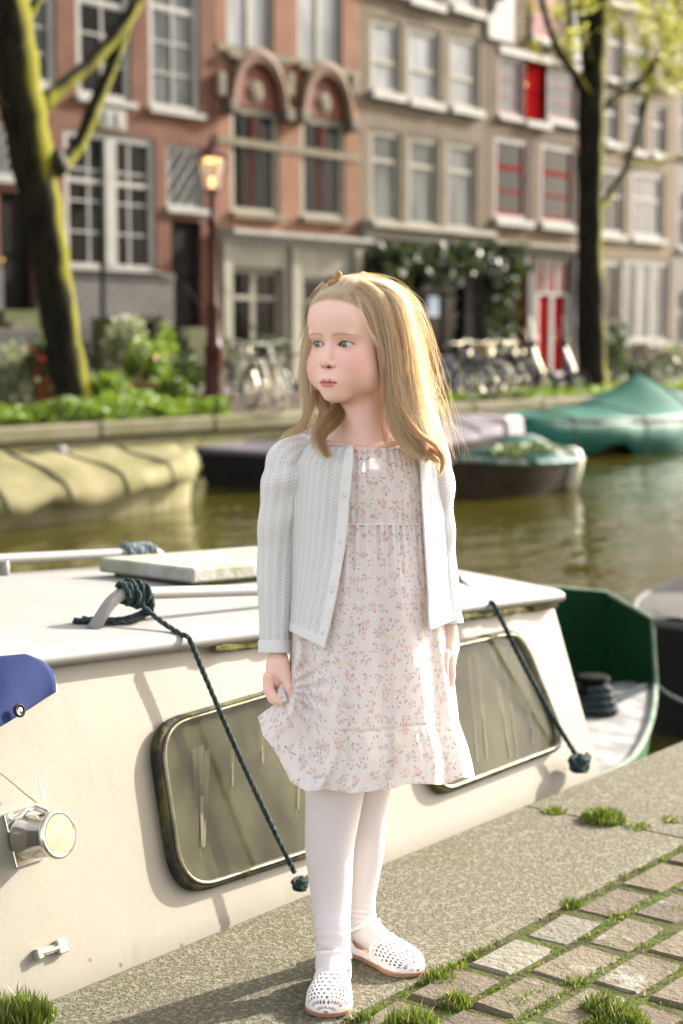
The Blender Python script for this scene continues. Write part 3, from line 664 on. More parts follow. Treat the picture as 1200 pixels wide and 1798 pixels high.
# roof with rounded lip and a slight camber
P = []
for s in np.linspace(SL - 0.05, SR + 0.015, 40):
    z = ROOFZ(s); e = wall_pt(s, z); pn = e.y; r = []
    for pp, dz in ((pn + 0.004, -0.012), (pn - 0.022, -0.014), (pn - 0.034, -0.004), (pn - 0.032, 0.008), (pn - 0.02, 0.016), (pn, 0.02)): r.append((s, pp, z + dz))
    for k in range(1, 12):
        t = k / 11; r.append((s, pn + (PF - pn) * t, z + 0.02 + 0.028 * math.sin(math.pi * t)))
    r += [(s, PF + 0.03, z + 0.01), (s, PF + 0.03, z - 0.02), (s, PF - 0.04, z - 0.02)]
    P.append(r)
b = MB(); b.grid(P)
en = P[-1]; b.add(en, [tuple(range(len(en)))]); en = P[0]; b.add(en, [tuple(range(len(en)))[::-1]])
b.build('roof', ROOFP, boat, smooth=True)
b = MB()                        # mossy drip line under the lip
for (sa, sb) in ((2.35, 3.0), (3.0, 3.45), (3.5, SR - 0.02)):
    pts = [wall_pt(s, ROOFZ(s) - 0.024, 0.016 + 0.004 * math.sin(s * 30)) for s in np.linspace(sa, sb, 30)]
    b.tube(pts, [0.006 + 0.004 * abs(math.sin(i * 0.9)) for i in range(30)], 6)
    mo = b.build('moss_line', MOSS, boat); mo['label'] = 'strip of green moss under the roof edge'; b = MB()
# raised edge trim at the end of the roof
def cornerpath(pts, rads, n=8):
    out = []; m2 = len(pts)
    for i in range(m2):
        a, p, c2 = Vector(pts[i - 1]), Vector(pts[i]), Vector(pts[(i + 1) % m2]); u = (a - p).normalized(); v = (c2 - p).normalized()
        r = rads[i]; A0, B0 = p + u * r, p + v * r
        for k in range(n + 1):
            t = k / n; out.append((1 - t) ** 2 * A0 + 2 * t * (1 - t) * (p * 0.92 + (A0 + B0) * 0.04) + t * t * B0)
    return out
m = M('algae_window_glass', 0.12, 0, 0.4); m.b.inputs['IOR'].default_value = 1.3
X, Y3, Z = m.xyz(); n1 = m.noise(5, 5, 0.6); n2 = m.noise(60, 4, 0.7)
nv = m.noise(7, 4, 0.6, (1, 1, 0.12)); c = m.mix((n1 * .5 + nv * .5).step(0.38, 0.62), (0.022, 0.020, 0.008), (0.085, 0.088, 0.045)); c = m.mix(n2.step(0.5, 0.8) * 0.5, c, (0.03, 0.034, 0.017))
m.color(c); m.rough(m.noise(9, 4).step(0.3, 0.8) * 0.3 + 0.1)
m.b.inputs['Alpha'].default_value = 0.62
GLB = m.mat
CURT = simple('cream_curtain', (0.1562, 0.1451, 0.1004), (0.1116, 0.1042, 0.06696), 6, 0.9)
INNER = simple('cabin_interior', (0.035, 0.028, 0.014), (0.06, 0.055, 0.03), 5, 0.9)
def boat_window(px, rads, label, streaks):
    pts = [at_wall(x, y) for x, y in px]; path = cornerpath(pts, rads)
    cen = sum(path, Vector()) / len(path)
    def ins(k, h): return [p + (cen - p).normalized() * k + WN * h for p in path]
    b = MB(); b.grid([ins(-0.002, 0.001), ins(-0.003, 0.014), ins(0.003, 0.019), ins(0.010, 0.020), ins(0.012, 0.006)] , closed_u=True)
    w = b.build('window', RUBBER, boat, smooth=True); w['label'] = label
    b = MB(); b.grid([ins(0.012, 0.004), ins(0.012, 0.023), ins(0.015, 0.026), ins(0.019, 0.022), ins(0.022, 0.005)], closed_u=True); b.build('frame', ALU, w, smooth=True)
    b = MB(); g = ins(0.018, 0.010); b.add(g + [cen + WN * 0.010], [(i, (i + 1) % len(g), len(g)) for i in range(len(g))]); b.build('pane', GLB, w)
    b = MB(); g = ins(0.012, 0.0025); b.add(g + [cen + WN * 0.0025], [(i, (i + 1) % len(g), len(g)) for i in range(len(g))]); b.build('interior', INNER, w)
    for (xt, yt, xb, yb, wd) in streaks:
        b = MB()
        A0, B0 = at_wall(xt, yt) + WN * 0.006, at_wall(xb, yb) + WN * 0.006; n = 8; wd = wd * .36; A1, B1 = A0, B0
        for k in [q for q in range(3 * n)]:
            A0 = A1 + Vector((wd * 1.15 * (k // n - 1), 0, .006 * (k // n % 2) - .004 * (k // n))); B0 = B1 + Vector((wd * .35 * (k // n - 1), 0, .012 * ((k // n) % 2) + .01 * (k // n))); k = k % n
            t0, t1 = k / n, (k + 1) / n; w0 = wd * (1 - 0.72 * t0 ** 1.5) / 2; w1 = wd * (1 - 0.72 * t1 ** 1.5) / 2
            pa, pb = A0.lerp(B0, t0), A0.lerp(B0, t1); hx = Vector((0.5, 0, 0)) * 0 + Vector((1, 0, 0))
            b.add([pa - hx * w0, pa + hx * w0, pb + hx * w1, pb - hx * w1], [(0, 1, 2, 3)])
        b.build('curtain', CURT, w)
    return w
boat_window([(256, 1274), (592, 1178), (616, 1478), (302, 1580)], [0.075, 0.075, 0.075, 0.085], 'first window of the boat, nearest the spotlight', [(350, 1312, 352, 1508, 0.042), (405, 1300, 405, 1400, 0.012), (285, 1325, 290, 1400, 0.01), (455, 1280, 458, 1360, 0.02), (520, 1262, 520, 1440, 0.02)])
boat_window([(706, 1148), (906, 1103), (990, 1312), (752, 1404)], [0.06, 0.07, 0.07, 0.07], 'second window of the boat, behind the dress hem', [(862, 1140, 892, 1345, 0.02), (880, 1138, 905, 1345, 0.014), (835, 1150, 852, 1350, 0.02), (820, 1155, 835, 1355, 0.012), (925, 1240, 932, 1325, 0.02), (770, 1200, 790, 1370, 0.03)])
# hull and fore deck
def outline(t):               # t 0..1 stern->bow->..., returns near and far p for station s
    return None
NP, FP2, TIP = 2.40, 3.34, (5.58, 2.9)
b = MB(); st = []
for s in np.linspace(-1.2, 5.58, 40):
    k = max(0.0, (s - 4.4) / 1.18); sq = 1 - k * .7; a, c2 = NP + (TIP[1] - NP) * k ** 1.25, FP2 - (FP2 - 3.1) * k ** 2.5
    st.append([(s, a, -0.27), (s, a + 0.05, -0.6), (s, a + 0.16 * sq, -1.0), (s, c2 - 0.16 * sq, -1.0), (s, c2 - 0.05, -0.6), (s, c2, -0.27)])
b.grid(st); b.add(st[0], [tuple(range(6))]); b.build('hull', simple('green_hull', (0.02, 0.09, 0.04), (0.03, 0.11, 0.05)), boat)
b = MB(); dk = []
for r in st: dk.append([(r[0][0], r[0][1] + (r[5][1] - r[0][1]) * k / 6, -0.268 + 0.02 * math.sin(math.pi * k / 6)) for k in range(7)])
b.grid(dk); b.build('deck', simple('worn_white_deck', (0.2604, 0.2604, 0.2542), (0.1364, 0.1364, 0.1302), 9, 0.6, bump=0.2), boat)
GREEN = simple('green_bulwark_paint', (0.001395, 0.02558, 0.00651), (0.00186, 0.01767, 0.005115), 5, 0.35)
path = []
for s, p, z in ((3.95, 3.33, 0.17), (4.3, 3.34, 0.175), (4.72, 3.34, 0.18), (5.05, 3.30, 0.155), (5.38, 3.20, 0.12), (5.57, 3.1, 0.09), (5.585, 2.91, 0.005)): path.append((s, p, z))
b = MB(); b.grid([[(s, p, -0.27), (s, p, z), (s + 0.005, p + 0.02, z), (s + 0.005, p + 0.02, -0.3)] for s, p, z in path]); e = [(s, p, z) for s, p, z in [path[-1]]][0]
b.build('bulwark', GREEN, boat)
b = MB(); b.tube([(s, p + 0.01, z) for s, p, z in path] + [(5.59, 2.9, -0.25)], 0.008, 8); b.build('bulwark_trim', simple('pale_trim', (0.2, 0.24, 0.18), (0.08, 0.16, 0.09), 9), boat)
b = MB(); near = [(r[0][0], r[0][1], -0.25) for r in st if r[0][0] > 3.9]; b.tube(near, 0.011, 8); b.build('gunwale', simple('gunwale_paint', (0.03, 0.10, 0.07), (0.2, 0.21, 0.17), 9), boat)
b = MB(); c0 = Vector((5.04, 2.86, -0.25)); b.lathe([(0.07, 0), (0.07, 0.02), (0.035, 0.03), (0.035, 0.10), (0.06, 0.115), (0.055, 0.13), (0, 0.135)], c0, (0, 0, 1), 14); b.tube([c0 + Vector((-0.09, 0, 0.085)), c0 + Vector((0.09, 0, 0.085))], 0.016, 8)
b.build('bollard', DARKP, boat)
# roof hatch
def roof_pt(x, y, h=0.0):
    q = at_z(x, y, 0.5)
    for _ in range(4):
        t = (q.y - 2.25) / (PF - 2.25); q = at_z(x, y, ROOFZ(q.x) + 0.02 + 0.028 * math.sin(math.pi * min(max(t, 0), 1)) + h)
    return q
h0, h1 = roof_pt(340, 1034), roof_pt(148, 1030)
hz = ROOFZ(2.65) + 0.05; hs0 = h0.x - 0.02; P0 = h0.y
b = MB(); hz = ROOFZ(2.9) + 0.062; hq = at_z(340, 1016, hz + .017); b.bbox((hq.x + 0.46, hq.y + 0.155, hz), (1, 0, -0.05), (0, 1, 0), (0.05, 0, 1), 0.46, 0.155, 0.017, 0.005)
ht = b.build('hatch', simple('grey_hatch', (0.29, 0.29, 0.275), (0.20, 0.205, 0.14), 11, 0.85, bump=0.4, bscale=40), boat)
b = MB(); b.bbox((hq.x + 0.46, hq.y + 0.155, hz - .030), (1, 0, -0.05), (0, 1, 0), (0.05, 0, 1), 0.43, 0.135, 0.012, 0.003); b.build('hatch_base', MOSS, ht)
# hand rails
def handrail(pts, r=0.0125):
    b = MB(); b.tube(cornerless(pts), r, 12); return b.build('handrail', ROOFP, boat, smooth=True)
def cornerless(pts):
    out = [Vector(pts[0])]
    for i in range(1, len(pts) - 1):
        a, p, c2 = Vector(pts[i - 1]), Vector(pts[i]), Vector(pts[i + 1]); r = min(0.035, (a - p).length / 2, (c2 - p).length / 2); A0 = p + (a - p).normalized() * r; B0 = p + (c2 - p).normalized() * r
        for k in range(6): t = k / 5; out.append(A0.lerp(p, t).lerp(p.lerp(B0, t), t))
    out.append(Vector(pts[-1])); return out
f1 = roof_pt(163, 1106); n1t = at_p(203, 1043, f1.y + 0.0); top = n1t
n2t = at_p(450, 1036, f1.y); dirn = (n2t - n1t).normalized()
handrail([f1, n1t, n1t + dirn * 1.05, Vector((f1.x + 1.25, f1.y, ROOFZ(f1.x + 1.25) + 0.02))])
b = MB(); b.tube([n1t + dirn * 0.62, Vector(((n1t + dirn * 0.62).x, f1.y, ROOFZ(f1.x + .7) + 0.015))], 0.011, 10); b.build('rail_post', ROOFP, boat, smooth=True)
pf = PF - 0.12
f2 = roof_pt(292, 987); pf = f2.y; r1 = at_p(276, 968, pf); r0 = at_p(8, 981, pf); dr = (r0 - r1).normalized()
handrail([f2, r1, r1 + dr * 1.1, Vector(((r1 + dr * 1.1).x, pf, ROOFZ(1.2) + 0.02))])
b = MB(); b.tube([r0, Vector((r0.x, pf, ROOFZ(r0.x) + 0.02))], 0.012, 10); b.build('rail_post', ROOFP, boat, smooth=True)
# spotlight on the cabin side
sp = at_wall(40, 1470); ax = (WN + Vector((0.10, 0, -0.12))).normalized()
k = sp + Vector((0, 0, 0))
def disc_lathe(prof, mat, name, parent, n=28):
    b = MB(); b.lathe(prof, k, ax, n); return b.build(name, mat, parent, smooth=False)
slt = thing('tmp', '', '')if False else None
b = MB(); b.lathe([(0.0, 0.0), (0.034, 0.0), (0.037, 0.01), (0.036, 0.072), (0.0395, 0.074), (0.041, 0.080), (0.0395, 0.086), (0.035, 0.087), (0.034, 0.083), (0, 0.083)], k, ax, 36); slt = b.build('spotlight', CHROME, boat, smooth=False)
slt.data.polygons.foreach_set('use_smooth', [len(p.vertices) == 4 for p in slt.data.polygons])
b = MB(); b.lathe([(0.0, 0.0), (0.0335, 0.0), (0.0335, 0.003), (0, 0.004)], k + ax * 0.0835, ax, 36); b.build('lens', simple('dull_lens', (0.34, 0.30, 0.22), (0.27, 0.24, 0.17), 40, 0.35), slt)
b = MB(); b.bbox(k + ax * 0.001 + Vector((0, 0, 0.0)), (1, 0, 0), WU, WN, 0.030, 0.046, 0.004, 0.001); b.tube([k + WU * 0.036 + ax * 0.02 + Vector((-0.012, 0, 0)), k + WU * 0.046 + ax * 0.03 + Vector((-0.004, 0, 0)), k + WU * 0.046 + ax * 0.03 + Vector((0.012, 0, 0)), k + WU * 0.036 + ax * 0.05 + Vector((0.016, 0, 0))], 0.005, 8)
b.build('bracket', CHROME, slt)
WIRE = simple('steel_wire', (0.3, 0.27, 0.22), None, rough=0.4, metal=0.8)
for pts in (((33, 1418), (20, 1400), (2, 1376), (-20, 1350)), ((44, 1412), (47, 1388), (52, 1368))):
    b = MB(); b.tube([at_wall(x, y) + WN * (0.05 - 0.012 * i) for i, (x, y) in enumerate(pts)], 0.0013, 5); b.build('wire', WIRE, slt)
# small clasp with a chain
c0 = at_wall(64, 1676); c1 = at_wall(104, 1662); b = MB(); dd = (c1 - c0).normalized()
b.bbox(c1 + WN * 0.006, dd, WU, WN, 0.010, 0.012, 0.006, 0.002); b.bbox(c0 + WN * 0.006, dd, WU, WN, 0.006, 0.009, 0.007, 0.002)
b.bbox(c0.lerp(c1, .5) + WN * .0035, dd, WU, WN, (c1 - c0).length / 2, .0065, .003, .001); b.tube([c0 + WN * 0.010, c0.lerp(c1, 0.5) + WN * 0.013, c1 + WN * 0.010], 0.003, 8); b.build('clasp', simple('corroded_plate', (0.6, 0.56, 0.48), (0.3, 0.3, 0.16), 50, 0.5, 0.4), boat)
# ---------------------------------------------------------------- ropes
def rope_mesh(b, pts, r, twist=0.022, strands=3, n=6, mi=0):
    pts = [Vector(p) for p in pts]
    # resample (Catmull-Rom)
    out = []
    for i in range(len(pts) - 1):
        p0, p1, p2, p3 = pts[max(i - 1, 0)], pts[i], pts[i + 1], pts[min(i + 2, len(pts) - 1)]
        k2 = max(2, int((p2 - p1).length / (r * 0.9)))
        for j in range(k2):
            t = j / k2; out.append(0.5 * ((2 * p1) + (p2 - p0) * t + (2 * p0 - 5 * p1 + 4 * p2 - p3) * t * t + (3 * p1 - p0 - 3 * p2 + p3) * t ** 3))
    out.append(pts[-1]); ln = 0
    off = [[] for _ in range(strands)]
    up = None
    for i, p in enumerate(out):
        t = (out[min(i + 1, len(out) - 1)] - out[max(i - 1, 0)]).normalized()
        if up is None: up = t.orthogonal().normalized()
        up = (up - t * up.dot(t)).normalized(); w = t.cross(up)
        if i: ln += (p - out[i - 1]).length
        for k2 in range(strands):
            a2 = 2 * math.pi * (k2 / strands + ln / (r * 9)); off[k2].append(p + (up * math.cos(a2) + w * math.sin(a2)) * r * 0.5)
    for o in off: b.tube(o, r * 0.62, n, mi=mi)
def coil(b, A0, B0, r_in, turns, r):
    A0, B0 = Vector(A0), Vector(B0); t = (B0 - A0).normalized(); u = t.orthogonal().normalized(); w = t.cross(u); pts = []
    for i in range(turns * 10 + 1):
        f = i / (turns * 10); a2 = 2 * math.pi * turns * f; rr = r_in + r + 0.003 * math.sin(i * 1.7)
        pts.append(A0.lerp(B0, f) + (u * math.cos(a2) + w * math.sin(a2)) * rr)
    rope_mesh(b, pts, r, n=5); return pts
qr1 = at_z(528, 1560, 0.002)
ra = at_p(235, 1050, f1.y); rb = at_wall(333, 1122, 0.045)
sag = lambda a, c, k, n=8: [Vector(a).lerp(Vector(c), i / n) + Vector((0, 0, -k * math.sin(math.pi * i / n))) for i in range(n + 1)]
rope1 = thing('mooring_rope', 'dark green rope from the near handrail coil down to the quay left of the girl', 'rope', qr1, 'mooring ropes')
b = MB(); rope_mesh(b, sag(ra, rb, 0.006) + sag(rb, qr1 + Vector((-0.005, 0.01, 0.03)), 0.012)[1:], 0.0052); b.build('line', ROPEM, rope1, smooth=True)
b = MB(); ca = n1t + dirn * 0.015; cb = n1t + dirn * 0.075; coil(b, ca, cb, 0.0125, 6, 0.0055); coil(b, ca + dirn * .02, cb, 0.019, 3, 0.005)
g0 = at_p(268, 1045, f1.y - 0.01); lp = [g0, at_p(266, 1068, f1.y - 0.02), roof_pt(258, 1088), roof_pt(225, 1098), roof_pt(180, 1100), roof_pt(150, 1098), roof_pt(130, 1098)]
lp = [g0, lp[1], lp[2] + Vector((0, 0, .012))] + [q + Vector((0, 0, 0.008)) for q in lp[3:]]
rope_mesh(b, lp, 0.0065); rope_mesh(b, [q + Vector((0.006, 0.014, 0.002)) for q in lp[:6]], 0.006); b.build('coil', ROPEM, rope1, smooth=True)
def knot(parent, c, r):
    b = MB(); c = Vector(c)
    for k2 in range(4):
        ph = k2 * 1.3; pts = [c + Vector((math.cos(a2 + ph) * r * (1 + 0.2 * k2 % 2), math.sin(a2 + ph) * r * 0.7, r * 0.9 + math.sin(a2 * 2 + ph) * r * 0.6)) for a2 in np.linspace(0, 6.0, 12)]; rope_mesh(b, pts, r * 0.42, n=5)
    b.lathe([(r * 1.05, -.003), (r * 1.0, r * .3), (r * .7, r * 1.0), (r * .3, r * 1.5), (0, r * 1.6)], c, (0, 0, 1), 10)
    return b.build('knot', ROPEM, parent, smooth=True)
knot(rope1, qr1, 0.012)
qr2 = at_z(1018, 1352, 0.002); rc = roof_pt(798, 1018) + Vector((0, 0, 0.01)); rd = at_wall(868, 1062, 0.045)
rope2 = thing('mooring_rope', 'dark rope over the roof edge and across the second window, right of the girl', 'rope', qr2, 'mooring ropes')
b = MB(); rope_mesh(b, [at_z(740, 995, ROOFZ(4) + .04)] + sag(rc, rd, 0.004) + sag(rd, qr2 + Vector((-0.005, 0.01, 0.04)), 0.014)[1:], 0.0062); b.build('line', ROPEM, rope2, smooth=True); knot(rope2, qr2, 0.021)
rope3 = thing('mooring_rope', 'dark rope from the bow bollard over the green bulwark towards the black boat', 'rope', (4.7, 2.85, -0.2), 'mooring ropes')
b = MB(); pr = at_p(1140, 1203, 2.92)
rope_mesh(b, [c0 * 0 + Vector((5.04, 2.83, -0.16)), at_p(1088, 1222, 2.9), pr, at_p(1175, 1222, 2.92), at_p(1230, 1250, 2.9)], 0.011); rope_mesh(b, [Vector((5.04, 2.87, -0.19)), at_p(1092, 1230, 2.88), pr + Vector((0, 0, -.012))], 0.012)
for k2 in range(4):
    cc2 = Vector((5.04, 2.86, -0.235 + 0.024 * k2)); rope_mesh(b, [cc2 + Vector((math.cos(a2) * (0.075 - .008 * k2), math.sin(a2) * (0.08 - .008 * k2), 0.006 * math.sin(a2 * 2))) for a2 in np.linspace(0, 6.28, 12)], 0.013)
b.build('line', ROPEM, rope3, smooth=True)
w4 = thing('rope_wrap', 'grey blue rope wound round the far handrail of the boat roof', 'rope', r1)
b = MB(); ca = at_p(220, 971, pf); cb = at_p(268, 969, pf); coil(b, ca, cb, 0.013, 7, 0.0075); rope_mesh(b, [ca + Vector((0, 0, .005)), ca + Vector((-0.02, -0.02, -0.03)), ca + Vector((-0.04, -0.03, -0.045))], 0.006); b.build('coil', ROPEB, w4, smooth=True)
# ---------------------------------------------------------------- blue tarpaulin flap at the left
m = M('blue_canvas', 0.85, 0, 0.05); n1 = m.noise(7, 4); m.color(m.mix(n1.step(0.35, 0.65), (0.014, 0.022, 0.072), (0.02, 0.03, 0.088))).bump(m.noise(260, 2), 0.25, 0.001).translucent((0.02, 0.03, 0.09), 0.05); CANV = m.mat
tp = thing('blue_tarpaulin', 'blue canvas flap with a black eyelet hanging over the roof edge at the left', 'tarpaulin', at_wall(20, 1200))
corn = lambda u, v: None
TL, TR, BR, BL = (-150, 1165), (44, 1149), (99, 1215), (-150, 1370)
P = []
for j in range(25):
    v = j / 24; r = []
    for i in range(33):
        u = i / 32
        # polygon: top edge TL->TR, right edge TR->BR curved, bottom edge BR->BL
        x0, y0 = TL[0] + (TR[0] - TL[0]) * u, TL[1] + (TR[1] - TL[1]) * u
        x1, y1 = BL[0] + (BR[0] - BL[0]) * u, BL[1] + (BR[1] - BL[1]) * u
        bx = 16 * math.sin(math.pi * v) * (u ** 3); x = x0 + (x1 - x0) * v + bx; y = y0 + (y1 - y0) * v - 10 * math.sin(math.pi * v) * u ** 3
        off = 0.05 + 0.012 * math.sin(u * 9 + v * 3) * v + 0.02 * v; q = at_wall(x, y, off)
        r.append(q)
    P.append(r)
b = MB(); b.grid(P); o = b.build('canvas', CANV, tp, smooth=True); mod = o.modifiers.new('t', 'SOLIDIFY'); mod.thickness = 0.002
b = MB(); b.tube([P[k][32] for k in range(25)], 0.0014, 5); b.build('seam', simple('pale_seam', (0.3, 0.36, 0.5)), tp)
ec = at_wall(33, 1248, 0.085); b = MB(); b.lathe([(0.004, 0), (0.0115, 0), (0.012, 0.003), (0.009, 0.0055), (0.005, 0.004), (0.004, 0)], ec, WN, 20); eo = b.build('eyelet', simple('black_eyelet', (0.02, 0.02, 0.025), None, rough=0.35), tp)
b = MB(); b.lathe([(0, 0), (0.0045, 0), (0.0045, 0.004), (0, 0.0055)], ec, WN, 14); b.build('stud', CHROME, eo)

# ================================================================ OTHER BOATS
def hull_rings(s0, s1, pc, hb, ztop, zbot, bow=1, n=26, sheer=0.12, blunt=2.2, cover=None):
    """bow=+1: pointed towards +s"""
    R = []
    for i in range(n + 1):
        t = i / n; k = t if bow > 0 else 1 - t; w = max(0.02, (1 - max(0, (k - 0.45) / 0.55) ** blunt)) * (0.86 + 0.14 * math.sin(min(k, .5) * math.pi)); w = math.sqrt(w) * hb if k > 0.45 else w * hb
        z = ztop + sheer * max(0, k - 0.3) ** 2 / 0.49; s = s0 + (s1 - s0) * t
        R.append((s, w, z))
    return R
def hull(root, R, pc, zb, mat, rim, rimr=0.03, name='hull'):
    b = MB(); b.grid([[(s, pc - w, z), (s, pc - w * 0.96, z - 0.15), (s, pc - w * 0.7, zb), (s, pc + w * 0.7, zb), (s, pc + w * 0.96, z - 0.15), (s, pc + w, z)] for s, w, z in R])
    for q in (R[0], R[-1]): s, w, z = q; b.add([(s, pc - w, z), (s, pc - w * 0.96, z - 0.15), (s, pc - w * 0.7, zb), (s, pc + w * 0.7, zb), (s, pc + w * 0.96, z - 0.15), (s, pc + w, z)], [tuple(range(6))])
    h = b.build(name, mat, root, smooth=False)
    b = MB(); b.tube([(s, pc - w, z) for s, w, z in R] + [(s, pc + w, z) for s, w, z in reversed(R)], rimr, 6, closed=True); b.build('rim', rim, root); return h
def cover(root, R, pc, mat, ridge, drop=0.25, name='cover', wr=0.03, seed=0, mi=None, straps=()):
    """draped sheet; ridge(t)->extra height along centre"""
    P = []; n = len(R)
    for i, (s, w, z) in enumerate(R):
        t = i / (n - 1); r = []
        for j in range(25):
            v = -1.16 + 2.32 * j / 24; av = abs(v); hgt = ridge(t)
            if av <= 1: zz = z + 0.05 + hgt * (1 - av ** 1.25); pp = pc + v * (w + 0.05)
            else:
                dd = (av - 1) / 0.16; zz = z + 0.05 - dd * drop * (1 + 0.2 * math.sin(t * 23 + seed) + 0.12 * math.sin(t * 51 + seed)); pp = pc + math.copysign(w + 0.06 + 0.04 * dd * (1 + math.sin(t * 37 + seed)), v)
            zz += wr * math.sin(t * 17 + v * 3 + seed) * (1 - min(av, 1)) + wr * 0.6 * math.sin(t * 41 - v * 5 + seed) * (1 - min(av, 1) * .7)
            r.append((s + (0.03 * math.sin(v * 9 + seed)), pp, zz))
        P.append(r)
    b = MB(); b.grid(P); o = b.build(name, mat, root, smooth=True); md = o.modifiers.new('t', 'SOLIDIFY'); md.thickness = 0.01
    for q in straps: b = MB(); b.tube([(x_, y_ , z_ + .014) for x_, y_, z_ in P[int(q * (n - 1))]], 0.014, 5); b.build('lashing', STRAPM, o)
    return o
STRAPM = simple('lashing_rope', (0.05, 0.05, 0.04), (0.12, 0.11, 0.08), 20)
GT = simple('green_tarpaulin', (0.00465, 0.06277, 0.04278), (0.00837, 0.08602, 0.06277), 1.5, 0.55, bump=0.4, bscale=5)
BLK = simple('black_hull', (0.005, 0.005, 0.005), (0.01, 0.009, 0.008), 3, 0.5, spec=0.12)
BROWNH = simple('tarred_wood_hull', (0.02, 0.014, 0.008), (0.04, 0.027, 0.014), 3, 0.6)
MAUVE = simple('grey_mauve_canvas', (0.1125, 0.1013, 0.1162), (0.08625, 0.07875, 0.09), 1.5, 0.75, bump=0.3, bscale=6)
CRM = simple('dirty_cream_canvas', (0.1802, 0.1628, 0.08719), (0.1162, 0.1075, 0.0436), 2.2, 0.8, bump=0.4, bscale=7)
lerp1 = lambda t, a: float(np.interp(t, [q[0] for q in a], [q[1] for q in a]))
g = thing('covered_boat', 'large boat under a green tarpaulin rising to a peak at the right', 'boat', (25, 14, WATER))
R = hull_rings(21.7, 31.0, 14.1, 1.15, -0.30, -1.1, bow=-1, sheer=0.14); hull(g, R, 14.1, -1.1, BROWNH, BROWNH, 0.05)
cover(g, R, 14.1, GT, lambda t: lerp1(t, [(0, 0.02), (0.2, 0.12), (0.36, 0.28), (0.5, 0.70), (0.62, 0.42), (0.8, 0.34), (1, 0.1)]), 0.55, straps=(.15, .34, .5, .66))
g = thing('covered_boat', 'long dark boat under a grey mauve cover, moored behind the girl', 'boat', (18, 14, WATER))
R = hull_rings(15.7, 21.2, 14.0, 0.95, -0.36, -1.1, bow=1, sheer=0.2, blunt=3); hull(g, R, 14.0, -1.1, BLK, MAUVE, 0.04)
cover(g, R, 14.0, MAUVE, lambda t: lerp1(t, [(0, -0.05), (0.1, 0.0), (0.34, 0.24), (0.7, 0.28), (1, 0.05)]), 0.12, seed=2, wr=.012, straps=(.2, .45, .75))
b = MB(); q = R[-3]
b.bbox((20.95, 13.75, -0.33), (1, 0, 0), (0, 1, 0), (0, 0.1, 1), 0.26, 0.5, 0.27, 0.06); b.build('stem_panel', simple('white_bow_panel', (0.42, 0.37, 0.36), (0.36, 0.31, 0.3)), g)
fd = thing('fender', 'small red fender hanging at the waterline beside the pale bow', 'fender', at_p(797, 840, 12.9)); b = MB(); b.lathe([(0, -.11), (.05, -.10), (.085, -.03), (.085, .05), (.04, .1), (.02, .13), (0, .13)], at_p(797, 838, 12.9), (0, 0, 1), 14); b.build('bulb', simple('red_rubber', (0.5, 0.04, 0.04)), fd, smooth=True)
b = MB(); q = at_p(797, 838, 12.9); b.tube([q + Vector((0, 0, .12)), q + Vector((0.05, 0.25, .42))], 0.012, 5); b.build('cord', ROPEM, fd)
g = thing('small_boat', 'small dark dinghy half covered by a green sheet with plants in the bow', 'boat', (17.6, 11, WATER))
R = hull_rings(16.25, 18.15, 11.0, 0.58, -0.42, -1.0, bow=-1, sheer=0.08, n=18); hull(g, R, 11.0, -1.0, BROWNH, simple('worn_teal_rim', (0.06, 0.12, 0.10), (0.3, 0.3, 0.22), 8), 0.035)
cover(g, R[5:16], 11.0, simple('dark_green_sheet', (0.00496, 0.0465, 0.0403), (0.0093, 0.0682, 0.0558), 4, 0.5), lambda t: lerp1(t, [(0, 0.02), (.35, .2), (.6, .26), (1, .1)]), 0.05, seed=4)
cover(g, R[11:18], 11.0, simple('pale_sheet', (0.1612, 0.1922, 0.1612), (0.1116, 0.1426, 0.1178), 4, 0.5), lambda t: lerp1(t, [(0, 0.28), (.5, .24), (1, .06)]), 0.07, seed=5, name='pale_cover')
V, Q = leaves([(random.uniform(16.5, 17.6), 10.5 + random.uniform(-.05, .45), -0.3 + random.uniform(0, .12)) for _ in range(500)], 0.035, 1.0); m = M('weed_leaf', 0.6); m.color((0.16, 0.20, 0.04)); WEED = m.mat; fastmesh('weeds', V, Q, WEED, g)
om = thing('outboard_motor', 'pale outboard motor wrapped in a sheet on the stern of the small dinghy', 'outboard motor', at_p(990, 850, 11.0))
q = at_p(1000, 838, 10.55); b = MB(); b.lathe([(0.05, -0.18), (0.12, -0.10), (0.15, 0.06), (0.17, 0.20), (0.13, 0.34), (0.05, 0.38), (0, 0.38)], q, (0.1, 0, 1), 12); b.build('cowling', simple('pale_wrap', (0.5, 0.48, 0.37), (0.32, 0.31, 0.22), 9, 0.4), om, smooth=True)
b = MB(); b.tube([q + Vector((-.02, 0, -.1)), q + Vector((-.06, 0, -.55))], 0.05, 8); b.build('shaft', simple('pale_shaft', (0.6, 0.58, 0.45)), om); b = MB(); b.tube([q + Vector((-.1, 0, .2)), q + Vector((-.55, .05, .22))], 0.025, 6); b.build('tiller', BLK, om)
g = thing('covered_boat', 'pale boat under a dirty cream canvas at the left side of the canal', 'boat', (12, 13.5, WATER))
R = hull_rings(8.6, 14.0, 13.5, 1.0, -0.46, -1.1, bow=1, sheer=0.24, blunt=2.6); hull(g, R, 13.5, -1.1, simple('cream_hull', (0.217, 0.1984, 0.1178), (0.1488, 0.1364, 0.062), 2), CRM, 0.04)
cover(g, R, 13.5, CRM, lambda t: lerp1(t, [(0, 0.1), (.3, .22), (.5, .3), (.62, .26), (.8, .12), (1, .02)]), 0.2, seed=7, wr=0.035, straps=(.35, .5, .66, .82))
